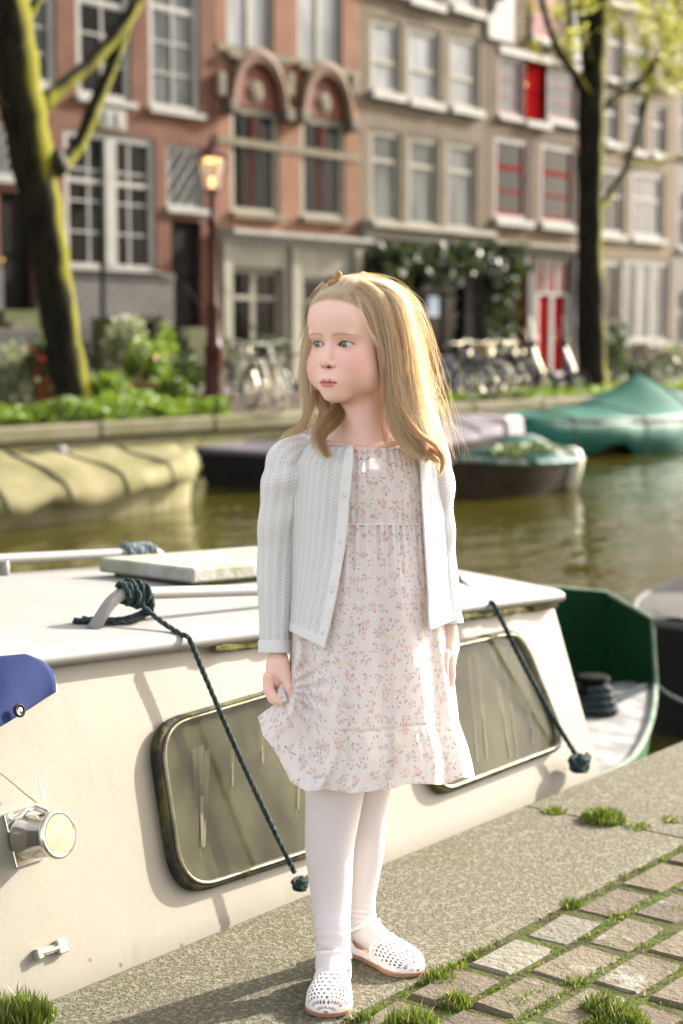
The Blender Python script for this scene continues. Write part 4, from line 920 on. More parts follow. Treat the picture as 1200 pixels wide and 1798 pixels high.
b = MB(); q = at_p(108, 800, 13.4); b.tube([q + Vector((0, 0, -.3)), q + Vector((0, 0, .02))], 0.03, 8); b.lathe([(0, 0), (.06, .01), (.07, .06), (.03, .11), (0, .12)], q, (0, 0, 1), 10); b.build('cover_pole', WHITE, g)
g = thing('black_boat', 'black hulled boat with a pale grey deck at the right edge beyond the bow', 'boat', (9, 3.5, WATER))
R = hull_rings(6.95, 13.5, 3.5, 0.78, -0.30, -1.1, bow=-1, sheer=0.03, blunt=3.4); hull(g, R, 3.5, -1.1, BLK, simple('grey_rubbing_rail', (0.08, 0.078, 0.07)), 0.022)
b = MB(); b.grid([[(s, 3.5 + (w + 0.0) * (k / 4 - 1), z + 0.01 + 0.03 * math.sin(math.pi * k / 8)) for k in range(9)] for s, w, z in R]); b.build('deck', simple('pale_deck', (0.09672, 0.093, 0.08556), (0.0744, 0.07068, 0.06324), 3), g)
b = MB(); b.bbox((10.2, 3.5, 0.0), (1, 0, 0), (0, 1, 0), (0, 0, 1), 1.4, 0.5, 0.24, 0.04); b.build('cabin', simple('dark_cabin', (0.05, 0.05, 0.05)), g)
# ================================================================ TREES
m = M('mossy_bark', 0.95, 0, 0.15); n1 = m.noise(7, 5, 0.65, (1, 1, 0.3)); n2 = m.noise(2.0, 4, 0.6, (1, 1, 0.35)); a = m.attr()
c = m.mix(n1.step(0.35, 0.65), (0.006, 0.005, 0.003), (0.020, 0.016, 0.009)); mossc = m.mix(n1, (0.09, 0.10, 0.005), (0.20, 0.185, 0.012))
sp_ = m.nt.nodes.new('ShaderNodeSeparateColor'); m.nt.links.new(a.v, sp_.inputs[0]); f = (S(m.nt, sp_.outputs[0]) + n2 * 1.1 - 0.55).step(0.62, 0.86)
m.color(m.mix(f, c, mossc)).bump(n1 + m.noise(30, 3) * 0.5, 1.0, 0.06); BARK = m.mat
m = M('young_leaf', 0.5); m.color(m.mix(m.noise(1.4, 2), (0.17, 0.18, 0.02), (0.25, 0.25, 0.035))).translucent((0.36, 0.36, 0.06), 0.5); YLEAF = m.mat
def limb(path, parent, name, p=17.5, n=14):
    """path: (x px, y px, half width px[, p])"""
    pts, rr = [], []
    for q in path:
        pp = q[3] if len(q) > 3 else p; w = at_p(q[0], q[1], pp); pts.append(w); rr.append(q[2] * (w - CP).dot(Fh) / FPX)
    out, ro = [], []
    for i in range(len(pts) - 1):
        p0, p1, p2, p3 = pts[max(i - 1, 0)], pts[i], pts[i + 1], pts[min(i + 2, len(pts) - 1)]
        for j in range(6):
            t = j / 6; out.append(0.5 * ((2 * p1) + (p2 - p0) * t + (2 * p0 - 5 * p1 + 4 * p2 - p3) * t * t + (3 * p1 - p0 - 3 * p2 + p3) * t ** 3)); ro.append((rr[i] * (1 - t) + rr[i + 1] * t) * (1 + 0.06 * math.sin(i * 3 + j)))
    out.append(pts[-1]); ro.append(rr[-1])
    b = MB(); b.tube(out, ro, n); o = b.build(name, BARK, parent, smooth=True)
    me = o.data; a = me.color_attributes.new('col', 'FLOAT_COLOR', 'POINT'); cc = np.ones((len(me.vertices), 4), np.float32)
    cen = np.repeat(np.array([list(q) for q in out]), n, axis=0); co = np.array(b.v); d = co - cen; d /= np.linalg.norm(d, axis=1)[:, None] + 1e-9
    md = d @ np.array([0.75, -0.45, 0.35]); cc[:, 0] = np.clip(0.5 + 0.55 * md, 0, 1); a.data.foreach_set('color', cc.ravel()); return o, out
def crown(parent, blobs, n, size=0.055):
    pts = []
    for (c, r, w) in blobs:
        k = int(n * w); d = rng.normal(size=(k, 3)); d /= np.linalg.norm(d, axis=1)[:, None]; rr = r * rng.random(k) ** 0.5
        q = np.array(c) + d * rr[:, None]
        cl = np.array(c) + rng.normal(size=(max(3, k // 40), 3)) * r * 0.5; pick = cl[rng.integers(0, len(cl), k)] + rng.normal(size=(k, 3)) * r * 0.13
        pts.append(np.where(rng.random((k, 1)) < 0.75, pick, q))
    V, Q = leaves(np.concatenate(pts), size, 1.2); return fastmesh('crown', V, Q, YLEAF, parent)
T1 = thing('canal_tree', 'leaning tree trunk with bright yellow green moss at the left', 'tree', at_p(130, 720, 17.5), 'trees along the far bank')
_, o1 = limb([(140, 735, 44), (128, 690, 34), (110, 600, 31), (88, 450, 34), (66, 330, 36), (42, 200, 40), (22, 80, 40), (2, -60, 36), (-20, -300, 26), (-30, -600, 16)], T1, 'trunk')
for br in ([(70, 185, 16), (120, 145, 14), (180, 90, 12), (232, 20, 11), (262, -50, 9), (300, -220, 5)], [(98, 300, 16), (140, 252, 13), (165, 190, 12), (195, 120, 11), (222, 45, 9), (236, 0, 8)], [(30, 60, 12), (55, 20, 8), (80, -30, 7), (150, -200, 4)], [(-10, -180, 14), (-90, -330, 8), (-160, -480, 4)], [(60, 250, 10), (20, 200, 6), (-40, 150, 4)],
           [(-15, -250, 14), (60, -400, 8), (120, -560, 4)]): limb(br, T1, 'branch', n=10)
b = MB(); q = at_p(112, 280, 17.2); b.lathe([(0.2, -0.1), (0.16, 0.0), (0.11, 0.03), (0, 0.035)], q, (0.4, -0.6, 0.3), 12); kn = b.build('knot', simple('cut_knot', (0.02, 0.018, 0.012)), T1)
c = at_p(60, -420, 17.5); crown(T1, [((c.x + dx, 17.5 + dy, c.z + dz), 1.7, 0.2) for dx, dy, dz in ((-2, 0, 0), (1.5, -1, 0.5), (0, 1, 2), (2.5, 1, 1.5), (-1, -1, 2.5))], 7000)
T2 = thing('canal_tree', 'straight dark tree trunk forking upwards beside the red door', 'tree', at_p(1040, 690, 17.5), 'trees along the far bank')
limb([(1042, 692, 36), (1040, 660, 27), (1037, 560, 24), (1036, 400, 22), (1037, 260, 22), (1040, 150, 22), (1046, 60, 19), (1050, -40, 17), (1056, -300, 11), (1060, -520, 6)], T2, 'trunk')
for br in ([(1034, 175, 12), (1010, 130, 8), (985, 95, 7), (962, 40, 6), (948, -30, 5), (930, -160, 3)], [(1032, 110, 10), (1024, 60, 8), (1018, 0, 7), (1008, -140, 4)], [(1044, 205, 9), (1085, 168, 6), (1125, 145, 6), (1150, 110, 6), (1185, 50, 4), (1220, -20, 3)],
           [(1050, 372, 9), (1075, 335, 7), (1100, 296, 6), (1118, 240, 5), (1136, 170, 5), (1150, 115, 4)], [(1100, 296, 5), (1150, 285, 4), (1200, 272, 3), (1260, 262, 3)], [(1055, 30, 9), (1072, -20, 7), (1110, -140, 4)], [(1150, 115, 4), (1190, 95, 3), (1230, 85, 2)], [(1046, 145, 5), (1090, 148, 4), (1150, 135, 3)], [(1052, -120, 9), (990, -300, 5)]): limb(br, T2, 'branch', n=8)
bl = []
for x, y, p, r, w in ((1165, 75, 17.2, 0.75, 0.16), (1190, 20, 17.6, 0.9, 0.14), (1195, 140, 17.0, 0.5, 0.06), (1120, 110, 17.9, 0.6, 0.06), (970, 60, 17.8, 0.75, 0.05), (1000, 20, 17.4, 0.6, 0.05), (1090, 20, 17.4, 0.6, 0.06), (1140, 150, 17.3, .4, .04), (1100, -120, 17.5, 2.0, 0.14), (980, -160, 17.5, 2.0, 0.12), (1220, -100, 17.5, 2.0, 0.12)):
    q = at_p(x, y, p); bl.append((tuple(q), r, w))
crown(T2, bl, 4200, 0.055)
T3 = thing('canal_tree', 'slim tree at the far right, only its low leafy branches in view', 'tree', at_p(1330, 680, 17.5), 'trees along the far bank')
limb([(1330, 690, 22), (1325, 500, 19), (1330, 250, 18), (1335, -50, 14), (1340, -300, 8)], T3, 'trunk')
for br in ([(1328, 150, 8), (1270, 60, 5), (1215, 10, 3)], [(1330, 260, 7), (1260, 200, 4), (1200, 170, 2)]): limb(br, T3, 'branch', n=8)
crown(T3, [(tuple(at_p(x, y, 17.5)), r, w) for x, y, r, w in ((1215, 60, 0.8, .2), (1230, 0, 1.0, .25), (1220, 160, .5, .1), (1330, -80, 2.2, .4))], 2000, 0.055)
# ================================================================ STREET LAMP
IRON = simple('dark_red_iron', (0.07, 0.022, 0.018), (0.04, 0.015, 0.012), 6, 0.35)
lb = at_z(376, 722, 0); LPP = lb.y; bx, by = lb.x, lb.y
lz = lambda y: at_p(372, y, LPP).z
lamp = thing('street_lamp', 'old cast iron street lamp with a glowing hexagonal lantern', 'street lamp', lb)
b = MB(); b.lathe([(0.20, 0), (0.20, 0.25), (0.15, 0.32), (0.14, 0.9), (0.17, 0.95), (0.11, 1.02), (0.10, 1.5), (0.12, 1.55), (0.07, 1.65), (0.06, lz(400)), (0.09, lz(395)), (0.05, lz(380)), (0.045, lz(345)), (0.07, lz(338))], (bx, by, 0), (0, 0, 1), 14); b.build('post', IRON, lamp, smooth=True)
m = M('lantern_glass', 0.15); m.color((0.75, 0.72, 0.6)); m.b.inputs['Alpha'].default_value = 0.42; LG = m.mat
z0, z1, z2 = lz(335), lz(275), lz(262)
b = MB(); P = [[(bx + r * math.cos(k * math.pi / 3), by + r * math.sin(k * math.pi / 3), z) for k in range(6)] for r, z in ((0.13, z0), (0.225, z1))]; b.grid(P, closed_u=True); lt = b.build('lantern', LG, lamp)
b = MB()
for k in range(6): b.tube([P[0][k], P[1][k]], 0.014, 5)
b.tube(P[0], 0.016, 5, closed=True); b.tube(P[1], 0.02, 5, closed=True); b.build('lantern_frame', IRON, lt)
b = MB(); b.lathe([(0.25, z1), (0.2, z1 + .05), (0.09, z2 + 0.02), (0.08, z2 + .08), (0.03, z2 + .12), (0.025, z2 + .2), (0, z2 + .24)], (bx, by, 0), (0, 0, 1), 6); b.build('lantern_roof', IRON, lamp)
m = M('lamp_glow'); m.b.inputs['Emission Color'].default_value = (1, 0.45, 0.12, 1); m.b.inputs['Emission Strength'].default_value = 1.3; m.color((1, .6, .3))
b = MB(); b.lathe([(0, z1 - .10), (.11, z1 - .08), (.13, z1 - .03), (0, z1 - .02)], (bx, by, 0), (0, 0, 1), 10); b.lathe([(0, z0 + .05), (.035, z0 + .06), (.045, z0 + .16), (.03, z0 + .2), (0, z0 + .2)], (bx, by, 0), (0, 0, 1), 10); b.build('bulb', m.mat, lamp)
b = MB(); b.tube([(bx - .32, by, lz(385)), (bx + .32, by, lz(385))], 0.018, 6); b.build('ladder_bar', IRON, lamp)
# ================================================================ BICYCLES AND SCOOTERS
TYRE = simple('tyre', (0.02, 0.02, 0.02), None, rough=0.8); STEEL = simple('bright_rim', (0.5, 0.47, 0.38), None, rough=0.25, metal=0.9); SAD = simple('saddle_leather', (0.04, 0.03, 0.025))
SUN_TYRE = simple('sun_tinted_tyre', (0.42, 0.38, 0.27), None, rough=0.6)  # tyre coloured pale to imitate sunlight on the wheel
def bicycle(frame_mat, label, basket=False, tyre=None):
    r = thing('bicycle', label, 'bicycle', (0, 0, 0), 'bicycles along the far bank')
    for x in (-0.53, 0.53):
        b = MB(); b.tube([(x + 0.335 * math.cos(a2), 0, 0.36 + 0.335 * math.sin(a2)) for a2 in np.linspace(0, 2 * math.pi, 25)[:-1]], 0.022, 6, closed=True); w = b.build('wheel', tyre or TYRE, r, smooth=True)
        b = MB(); b.tube([(x + 0.31 * math.cos(a2), 0, 0.36 + 0.31 * math.sin(a2)) for a2 in np.linspace(0, 2 * math.pi, 25)[:-1]], 0.013, 5, closed=True)
        for k in range(12): a2 = k * math.pi / 6; b.tube([(x, 0.02 * (-1) ** k, 0.36), (x + 0.31 * math.cos(a2), 0, 0.36 + 0.31 * math.sin(a2))], 0.003, 3)
        b.lathe([(0.02, -0.04), (0.03, -0.02), (0.03, 0.02), (0.02, 0.04)], (x, 0, 0.36), (0, 1, 0), 8); b.build('rim', STEEL, w)
        b = MB(); b.tube([(x + 0.375 * math.cos(a2), 0, 0.36 + 0.375 * math.sin(a2)) for a2 in np.linspace(0.3, 2.9, 12)], 0.02, 5, flat=0.4); b.build('mudguard', frame_mat, r)
    b = MB(); BB, ST, HT, HB = (0.0, 0, 0.30), (-0.17, 0, 0.80), (0.33, 0, 0.86), (0.38, 0, 0.68)
    for p0, p1, q in ((BB, ST, .016), (BB, HB, .018), (ST, HT, .016), (HT, HB, .02)): b.tube([p0, p1], q, 6)
    for sy in (-.05, .05): b.tube([(-.53, sy, .36), (BB[0], sy * .6, BB[2])], .01, 5); b.tube([(-.53, sy, .36), (ST[0], 0, ST[2] - .05)], .009, 5); b.tube([(.53, sy, .36), (HB[0], 0, HB[2])], .012, 5)
    b.lathe([(.09, -.004), (.09, .004)], (0, .05, .3), (0, 1, 0), 14); b.tube([(0, .08, .3), (.12, .1, .2)], .01, 5); b.tube([(0, -.08, .3), (-.12, -.1, .4)], .01, 5); b.build('frame', frame_mat, r)
    b = MB(); b.tube([HT, (0.30, 0, 1.0)], .014, 6); b.tube([(.14, -.30, 1.02), (.26, -.26, 1.06), (.31, -.08, 1.03), (.31, .08, 1.03), (.26, .26, 1.06), (.14, .30, 1.02)], .014, 6); b.build('handlebar', STEEL, r)
    b = MB(); b.tube([ST, (-.2, 0, .93)], .014, 6); b.grid([[(-.36 + .28 * u, (v - .5) * (.2 - .15 * u ** .7), .965 - .05 * abs(v - .5) * 2 + .02 * u) for v in np.linspace(0, 1, 7)] for u in np.linspace(0, 1, 7)]); b.grid([[(-.36 + .28 * u, (v - .5) * (.2 - .15 * u ** .7), .915 + .02 * u) for v in np.linspace(0, 1, 3)] for u in np.linspace(0, 1, 7)]); b.build('saddle', SAD, r)
    b = MB(); b.tube([(.37, 0, .83), (.45, 0, .85)], .01, 5); b.lathe([(.0, -.05), (.035, -.03), (.045, .03), (0, .035)], (.46, 0, .86), (1, 0, 0), 10); b.build('headlight', STEEL, r)
    b = MB(); b.box(-.75, -.38, -.06, .06, .76, .775); b.tube([(-.72, .05, .77), (-.53, .05, .37)], .007, 4); b.tube([(-.72, -.05, .77), (-.53, -.05, .37)], .007, 4); b.build('carrier', frame_mat, r)
    if basket:
        b = MB(); P = [[(.52 + a2 * wx, b2 * wx2, z) for a2, b2 in ((-.1, -.17), (.12, -.17), (.12, .17), (-.1, .17))] for z, wx, wx2 in ((.8, .8, .8), (.9, .9, .9), (1.02, 1.05, 1.05))]; b.grid(P, closed_u=True); b.add(P[0], [(0, 1, 2, 3)]); b.build('basket', simple('wicker', (0.28, 0.19, 0.10), (0.18, 0.12, 0.06), 40), r)
    return r
BF = [simple('black_enamel', (0.02, 0.02, 0.02), None, rough=0.3), simple('silver_enamel', (0.42, 0.41, 0.34), None, rough=0.3, metal=0.5), simple('blue_enamel', (0.05, 0.10, 0.2), None, rough=0.3)]
protos = [bicycle(BF[0], 'x'), bicycle(BF[1], 'x', False, SUN_TYRE), bicycle(BF[2], 'x', True)]
used = [False] * 3
def put_bike(k, x, p, head, label, tilt=0.0, y=None):
    o = protos[k] if not used[k] else copy_tree(protos[k]); used[k] = True
    q = at_p(x, 600, p); o.location = (q.x, p, 0.0); o.rotation_euler = (tilt, 0, math.radians(head)); o['label'] = label; return o
put_bike(1, 480, 16.45, -124, 'silver bicycle parked across the quay edge, its front wheel catching the sun', 0.14)
put_bike(0, 415, 17.4, -115, 'black bicycle half hidden beside the street lamp', -0.1)
put_bike(0, 520, 17.8, -100, 'black bicycle leaning behind the silver one at the quay edge', 0.1)
for i, (k, x, p, h, t, lb) in enumerate(((0, 786, 16.9, -80, .1, 'black bicycle nearest the hair, first of the cluster'), (2, 802, 17.0, -75, -.08, 'blue bicycle with a wicker basket in the cluster'), (1, 826, 16.9, -85, .06, 'silver bicycle in the middle of the cluster'), (0, 842, 17.1, -70, .12, 'black bicycle just right of the silver one in the cluster'),
                        (0, 862, 16.9, -82, -.05, 'black bicycle beside the dark scooters'), (1, 880, 17.3, -75, .1, 'silver bicycle partly behind the dark scooters'), (2, 1098, 22.6, -20, 0.05, 'blue bicycle with basket against the white windows'), (0, 1140, 22.4, -15, .04, 'black bicycle in front of the tan brick house'), (1, 1178, 22.0, -25, .05, 'silver bicycle at the far right by the tan house'), (0, 1205, 19.5, -70, .05, 'black bicycle at the right edge near the canal'))):
    put_bike(k, x, p, h, lb, t)
def scooter():
    r = thing('scooter', 'x', 'scooter', (0, 0, 0), 'scooters parked by the canal')
    dk = simple('navy_scooter_paint', (0.025, 0.03, 0.06), (0.04, 0.045, 0.08), 3, 0.25)
    for x in (-.6, .62):
        b = MB(); b.tube([(x + .19 * math.cos(a2), 0, .24 + .19 * math.sin(a2)) for a2 in np.linspace(0, 2 * math.pi, 21)[:-1]], .05, 8, closed=True); w = b.build('wheel', TYRE, r, smooth=True); b = MB(); b.lathe([(.13, -.03), (.14, 0), (.13, .03), (.05, .04)], (x, 0, .24), (0, 1, 0), 14); b.build('hub', STEEL, w)
    def sec(x, z, w, h): return [(x, w * math.cos(a2), z + h * math.sin(a2)) for a2 in np.linspace(0, 2 * math.pi, 13)[:-1]]
    b = MB(); b.grid([sec(-.95, .68, .03, .04), sec(-.85, .66, .13, .12), sec(-.6, .60, .19, .2), sec(-.3, .52, .18, .22), (sec(-.12, .38, .17, .14)), sec(.15, .3, .17, .05), sec(.36, .32, .17, .06), sec(.42, .34, .12, .05)], closed_u=True); b.build('body', dk, r, smooth=True)
    b = MB(); b.grid([[(.36 + .03 * v, y, .30), (.42 + .03 * v, y, .6), (.34 + .02 * v, y, .92), (.3, y * .7, 1.0)] for y, v in ((-.2, -1), (-.1, 1), (0, 2), (.1, 1), (.2, -1))]); o = b.build('leg_shield', dk, r, smooth=True); o.modifiers.new('t', 'SOLIDIFY').thickness = .03
    b = MB(); b.grid([[(.62 + .24 * math.cos(a2), y, .24 + .24 * math.sin(a2)) for a2 in np.linspace(.2, 2.8, 9)] for y in (-.07, 0, .07)]); b.build('front_mudguard', dk, r, smooth=True); b = MB(); b.tube([(.34, 0, .95), (.62, 0, .24)], .035, 8); b.build('fork', STEEL, r)
    b = MB(); b.grid([sec(-.88, .80, .08, .04), sec(-.7, .82, .15, .07), sec(-.3, .80, .14, .07), sec(-.12, .76, .08, .04)], closed_u=True); b.build('seat', SAD, r, smooth=True)
    b = MB(); b.tube([(.2, -.33, 1.02), (.3, -.1, 1.04), (.3, .1, 1.04), (.2, .33, 1.02)], .018, 6); b.bbox((.32, 0, 1.02), (1, 0, 0), (0, 1, 0), (0, 0, 1), .07, .13, .07, .03); b.build('handlebar', SAD, r)
    b = MB(); b.lathe([(0, 0), (.05, 0), (.07, .04), (.06, .06), (0, .065)], (.37, 0, 1.02), (1, 0, 0), 12); b.build('headlight', STEEL, r)
    for sy in (-1, 1):
        b = MB(); b.tube([(.25, sy * .2, 1.04), (.22, sy * .28, 1.2)], .006, 4); b.lathe([(0, 0), (.05, 0), (.055, .015), (0, .02)], (.22, sy * .29, 1.24), (-1, 0, 0), 10); b.build('mirror', STEEL, r)
    b = MB(); P = [[(.40 - .10 * (j / 5) ** 1.3, (i / 6 - .5) * (.42 - .12 * (j / 5) ** 2), 1.05 + .5 * j / 5 - .04 * abs(i / 6 - .5)) for i in range(7)] for j in range(6)]
    b.grid(P); m = M('windscreen_plastic', .12); m.color((.62, .6, .52)); m.b.inputs['Alpha'].default_value = .75; o = b.build('windscreen', m.mat, r, smooth=True); o.modifiers.new('t', 'SOLIDIFY').thickness = .008
    return r
sc0 = scooter()
for i, (x, p, h, lb) in enumerate(((905, 17.4, -62, 'dark scooter with tall windscreen, left of the pair'), (962, 17.3, -58, 'dark scooter with tall windscreen, right of the pair by the red door'))):
    o = sc0 if i == 0 else copy_tree(sc0); q = at_p(x, 600, p); o.location = (q.x, p, 0); o.rotation_euler = (0.06, 0, math.radians(h)); o['label'] = lb
# ================================================================ PLANTS ON THE FAR BANK
def leafmat(name, c1, c2, tr): m = M(name, 0.55); c = m.mix(m.noise(2.5, 3).step(.3, .7), c1, c2); m.color(c).translucent(tr, 0.35); return m.mat
LGREEN = leafmat('bright_leaf', (0.05, 0.10, 0.008), (0.12, 0.19, 0.015), (0.2, 0.3, 0.02)); DGREEN = leafmat('dark_leaf', (0.012, 0.024, 0.006), (0.03, 0.05, 0.013), (0.05, 0.08, 0.015)); PGREEN = leafmat('pale_leaf', (0.13, 0.15, 0.07), (0.24, 0.25, 0.14), (0.24, 0.27, 0.12))
TERRA = simple('terracotta', (0.2, 0.075, 0.035), (0.15, 0.055, 0.03), 6, 0.8)
def groundcover(pxs, name, label, mat, hgt, n, p0, p1):
    pts = []
    for _ in range(n):
        x = random.uniform(*pxs); p = random.uniform(p0, p1); q = at_p(x, 600, p); h = hgt * (0.5 + 0.5 * math.sin(q.x * 3.1) * math.sin(q.x * 1.3 + p * 4)); pts.append((q.x, p, 0.02 + abs(h) * random.random() + 0.05 * random.random()))
    V, Q = leaves(pts, 0.05, 1.0); o = fastmesh(name, V, Q, mat); tag(o, label, 'ground cover', kind='stuff'); return o
groundcover((-80, 400), 'ground_cover', 'bright green low plants growing along the left part of the far quay edge', LGREEN, 0.30, 9000, 16.05, 17.0)
groundcover((780, 1300), 'ground_cover', 'grass and weeds round the foot of the right canal tree', LGREEN, 0.16, 4500, 16.3, 18.0)
def shrub(name, label, x, p, h, w, mat, pot=None, flowers=None, n=700, ls=0.06, group='plants on the far bank'):
    q = at_p(x, 600, p); base = Vector((q.x, p, 0)); r = thing(name, label, 'plant', base, group); z0 = 0.05
    if pot:
        b = MB(); b.lathe([(pot * .65, 0), (pot, pot * 1.5), (pot * 1.08, pot * 1.5), (pot * 1.08, pot * 1.7), (pot * .9, pot * 1.7), (0, pot * 1.6)], base, (0, 0, 1), 14); b.build('pot', TERRA, r); z0 = pot * 1.6
    d = rng.normal(size=(n, 3)); d /= np.linalg.norm(d, axis=1)[:, None]; rr = rng.random(n) ** .4; cl = rng.normal(size=(9, 3)) * .35
    pts = np.where(rng.random((n, 1)) < .6, cl[rng.integers(0, 9, n)] + rng.normal(size=(n, 3)) * .22, d * rr[:, None]) * np.array([w, w, h / 2]) + np.array([base.x, base.y, z0 + h / 2]); pts[:, 2] = np.maximum(pts[:, 2], .03)
    V, Q = leaves(pts, ls, 1.1); fastmesh('foliage', V, Q, mat, r)
    for k in range(4): b = MB(); a2 = k * 1.7; b.tube([base + Vector((0, 0, z0 - .03)), base + Vector((math.cos(a2) * w * .3, math.sin(a2) * w * .3, z0 + h * .5))], .012, 5); b.build('stem', simple('stem', (.07, .08, .03)) if 'stem' not in bpy.data.materials else bpy.data.materials['stem'], r)
    if flowers:
        k = 60; pts = pts[rng.integers(0, n, k)] + rng.normal(size=(k, 3)) * .03; V, Q = leaves(pts, .055, 1.6); fastmesh('flowers', V, Q, flowers, r)
    return r
FW = simple('white_flower', (.5, .5, .42)); FR = simple('red_flower', (.6, .05, .03)); FP_ = simple('pink_flower', (.7, .4, .35))
for a in (('potted_plant', 'terracotta pot of dark leaves with red flowers left of the leaning tree', 82, 18.2, .8, .35, DGREEN, .22, FR), ('shrub', 'greyish leafy shrub at the left edge by the grey wall', 18, 18.6, 1.0, .45, PGREEN, None, None), ('shrub', 'pale rounded shrub between the left edge and the tree', 50, 18.9, 1.05, .4, PGREEN, None, FW),
          ('potted_plant', 'pot of white flowers just right of the leaning tree', 222, 18.6, 1.15, .42, PGREEN, .22, FW), ('potted_plant', 'pot with trailing bright leaves in front of the grey plinth', 258, 18.0, .75, .4, LGREEN, .25, FP_), ('shrub', 'tall bright leafy shrub between the basement window and the lamp', 290, 19.4, 1.35, .25, LGREEN, None, None),
          ('shrub', 'dark shrub at the foot of the stoop beside the street lamp', 325, 18.4, .85, .5, DGREEN, None, None), ('shrub', 'light green bush right of the white flowers', 300, 17.6, .45, .35, LGREEN, None, None), ('shrub', 'low bush at the foot of the leaning tree', 185, 17.4, .6, .4, LGREEN, None, None), ('potted_plant', 'potted box shrub under the cream shopfront window', 470, 25.2, .75, .5, DGREEN, .25, None),
          ('shrub', 'leafy climber against the trunk of the right tree', 1078, 18.0, 1.6, .4, DGREEN, None, None), ('shrub', 'long low planter hedge at the far right before the tan house', 1130, 21.2, .6, .9, DGREEN, None, None), ('shrub', 'bush at the right edge beyond the right tree', 1190, 21.0, .9, .6, PGREEN, None, None)):
    shrub(*a)
# low grey shed wall and doorstep items at the left edge
b = MB(); q0, q1 = at_p(-40, 600, 21.5), at_p(62, 600, 21.5); b.bbox(((q0.x + q1.x) / 2, 21.5, .65), (1, 0, 0), (0, 1, 0), (0, 0, 1), (q1.x - q0.x) / 2, .12, .62, .02); tag(b.build('garden_wall', GREYP), 'low grey wall behind the plants at the left edge', 'wall')
# ================================================================ THE GIRL
GD = 2.68
ROOT = Fh * GD
girl = thing('person', 'small girl with long blonde hair in a white cardigan and floral dress, looking aside', 'person', ROOT)
def G(x, y, dy=0.0):                      # photo pixel + depth offset (cm) -> body frame in cm
    w = at_d(x, y, GD + dy / 100) - ROOT; return np.array([w.dot(Rv), w.dot(Fh), w.z]) * 100
RA = np.array([list(Rv), list(Fh), [0, 0, 1]])
def toW(P): return (np.asarray(P) / 100) @ RA + np.array(ROOT)
# ---- distance field tools
def smin(a, b, k): h = np.clip(0.5 + 0.5 * (b - a) / k, 0, 1); return b * (1 - h) + a * h - k * h * (1 - h)
def smax(a, b, k): return -smin(-a, -b, k)
def ell(P, c, r):
    q = P - np.asarray(c); r = np.asarray(r); k0 = np.linalg.norm(q / r, axis=1); k1 = np.linalg.norm(q / (r * r), axis=1); return k0 * (k0 - 1) / (k1 + 1e-9)
def sph(P, c, r): return np.linalg.norm(P - np.asarray(c), axis=1) - r
def cap(P, a, b, ra, rb=None):
    rb = ra if rb is None else rb; a = np.asarray(a, float); b = np.asarray(b, float); ab = b - a
    t = np.clip(((P - a) @ ab) / (ab @ ab), 0, 1); return np.linalg.norm(P - a - t[:, None] * ab, axis=1) - (ra + (rb - ra) * t)
def chain(P, pts, rs, k=0.3):
    d = None
    for i in range(len(pts) - 1):
        e = cap(P, pts[i], pts[i + 1], rs[i], rs[i + 1]); d = e if d is None else smin(d, e, k)
    return d
def nets(f, lo, hi, h, margin=1.6):
    lo = np.array(lo, float); n = (np.ceil((np.array(hi) - lo) / (4 * h)).astype(int)); B = 4
    cx = [lo[i] + (np.arange(n[i]) + 0.5) * B * h for i in range(3)]
    C = np.stack(np.meshgrid(*cx, indexing='ij'), -1).reshape(-1, 3); dc = f(C).astype(np.float32).reshape(n)
    vol = np.repeat(np.repeat(np.repeat(dc, B, 0), B, 1), B, 2)
    act = np.argwhere(np.abs(dc) < B * h * margin)
    o = np.stack(np.meshgrid(*[np.arange(B)] * 3, indexing='ij'), -1).reshape(-1, 3)
    idx = (act[:, None, :] * B + o[None]).reshape(-1, 3); v = f(lo + idx * h).astype(np.float32); vol[idx[:, 0], idx[:, 1], idx[:, 2]] = v
    s = vol < 0; N = np.array(vol.shape) - 1
    cnt = sum(s[i:N[0] + i, j:N[1] + j, k:N[2] + k].astype(np.int8) for i in (0, 1) for j in (0, 1) for k in (0, 1))
    cells = np.argwhere((cnt > 0) & (cnt < 8)); cid = np.full(tuple(N), -1, np.int64); cid[cells[:, 0], cells[:, 1], cells[:, 2]] = np.arange(len(cells))
    offs = np.array([(i, j, k) for i in (0, 1) for j in (0, 1) for k in (0, 1)]); cv = np.stack([vol[tuple((cells + q).T)] for q in offs], 1)
    acc = np.zeros((len(cells), 3)); num = np.zeros(len(cells))
    for a in range(8):
        for b2 in range(a + 1, 8):
            if np.abs(offs[a] - offs[b2]).sum() != 1: continue
            m = (cv[:, a] < 0) != (cv[:, b2] < 0); t = np.where(m, cv[:, a] / np.where(m, cv[:, a] - cv[:, b2], 1), 0)
            acc += np.where(m[:, None], offs[a] + t[:, None] * (offs[b2] - offs[a]), 0); num += m
    V = lo + (cells + acc / num[:, None]) * h; Q = []
    for ax in range(3):
        sl0 = [slice(None)] * 3; sl1 = [slice(None)] * 3; sl0[ax] = slice(0, -1); sl1[ax] = slice(1, None)
        e = np.argwhere(s[tuple(sl0)] != s[tuple(sl1)]); u, w = (ax + 1) % 3, (ax + 2) % 3
        e = e[(e[:, u] > 0) & (e[:, w] > 0) & (e[:, u] < N[u]) & (e[:, w] < N[w]) & (e[:, ax] < N[ax])]
        du = np.zeros(3, int); du[u] = 1; dw = np.zeros(3, int); dw[w] = 1
        q = np.stack([cid[tuple((e - du - dw).T)], cid[tuple((e - dw).T)], cid[tuple(e.T)], cid[tuple((e - du).T)]], 1)
        fl = s[tuple(e.T)]; q[~fl] = q[~fl][:, ::-1]; Q.append(q[(q >= 0).all(1)])
    return V, np.concatenate(Q)
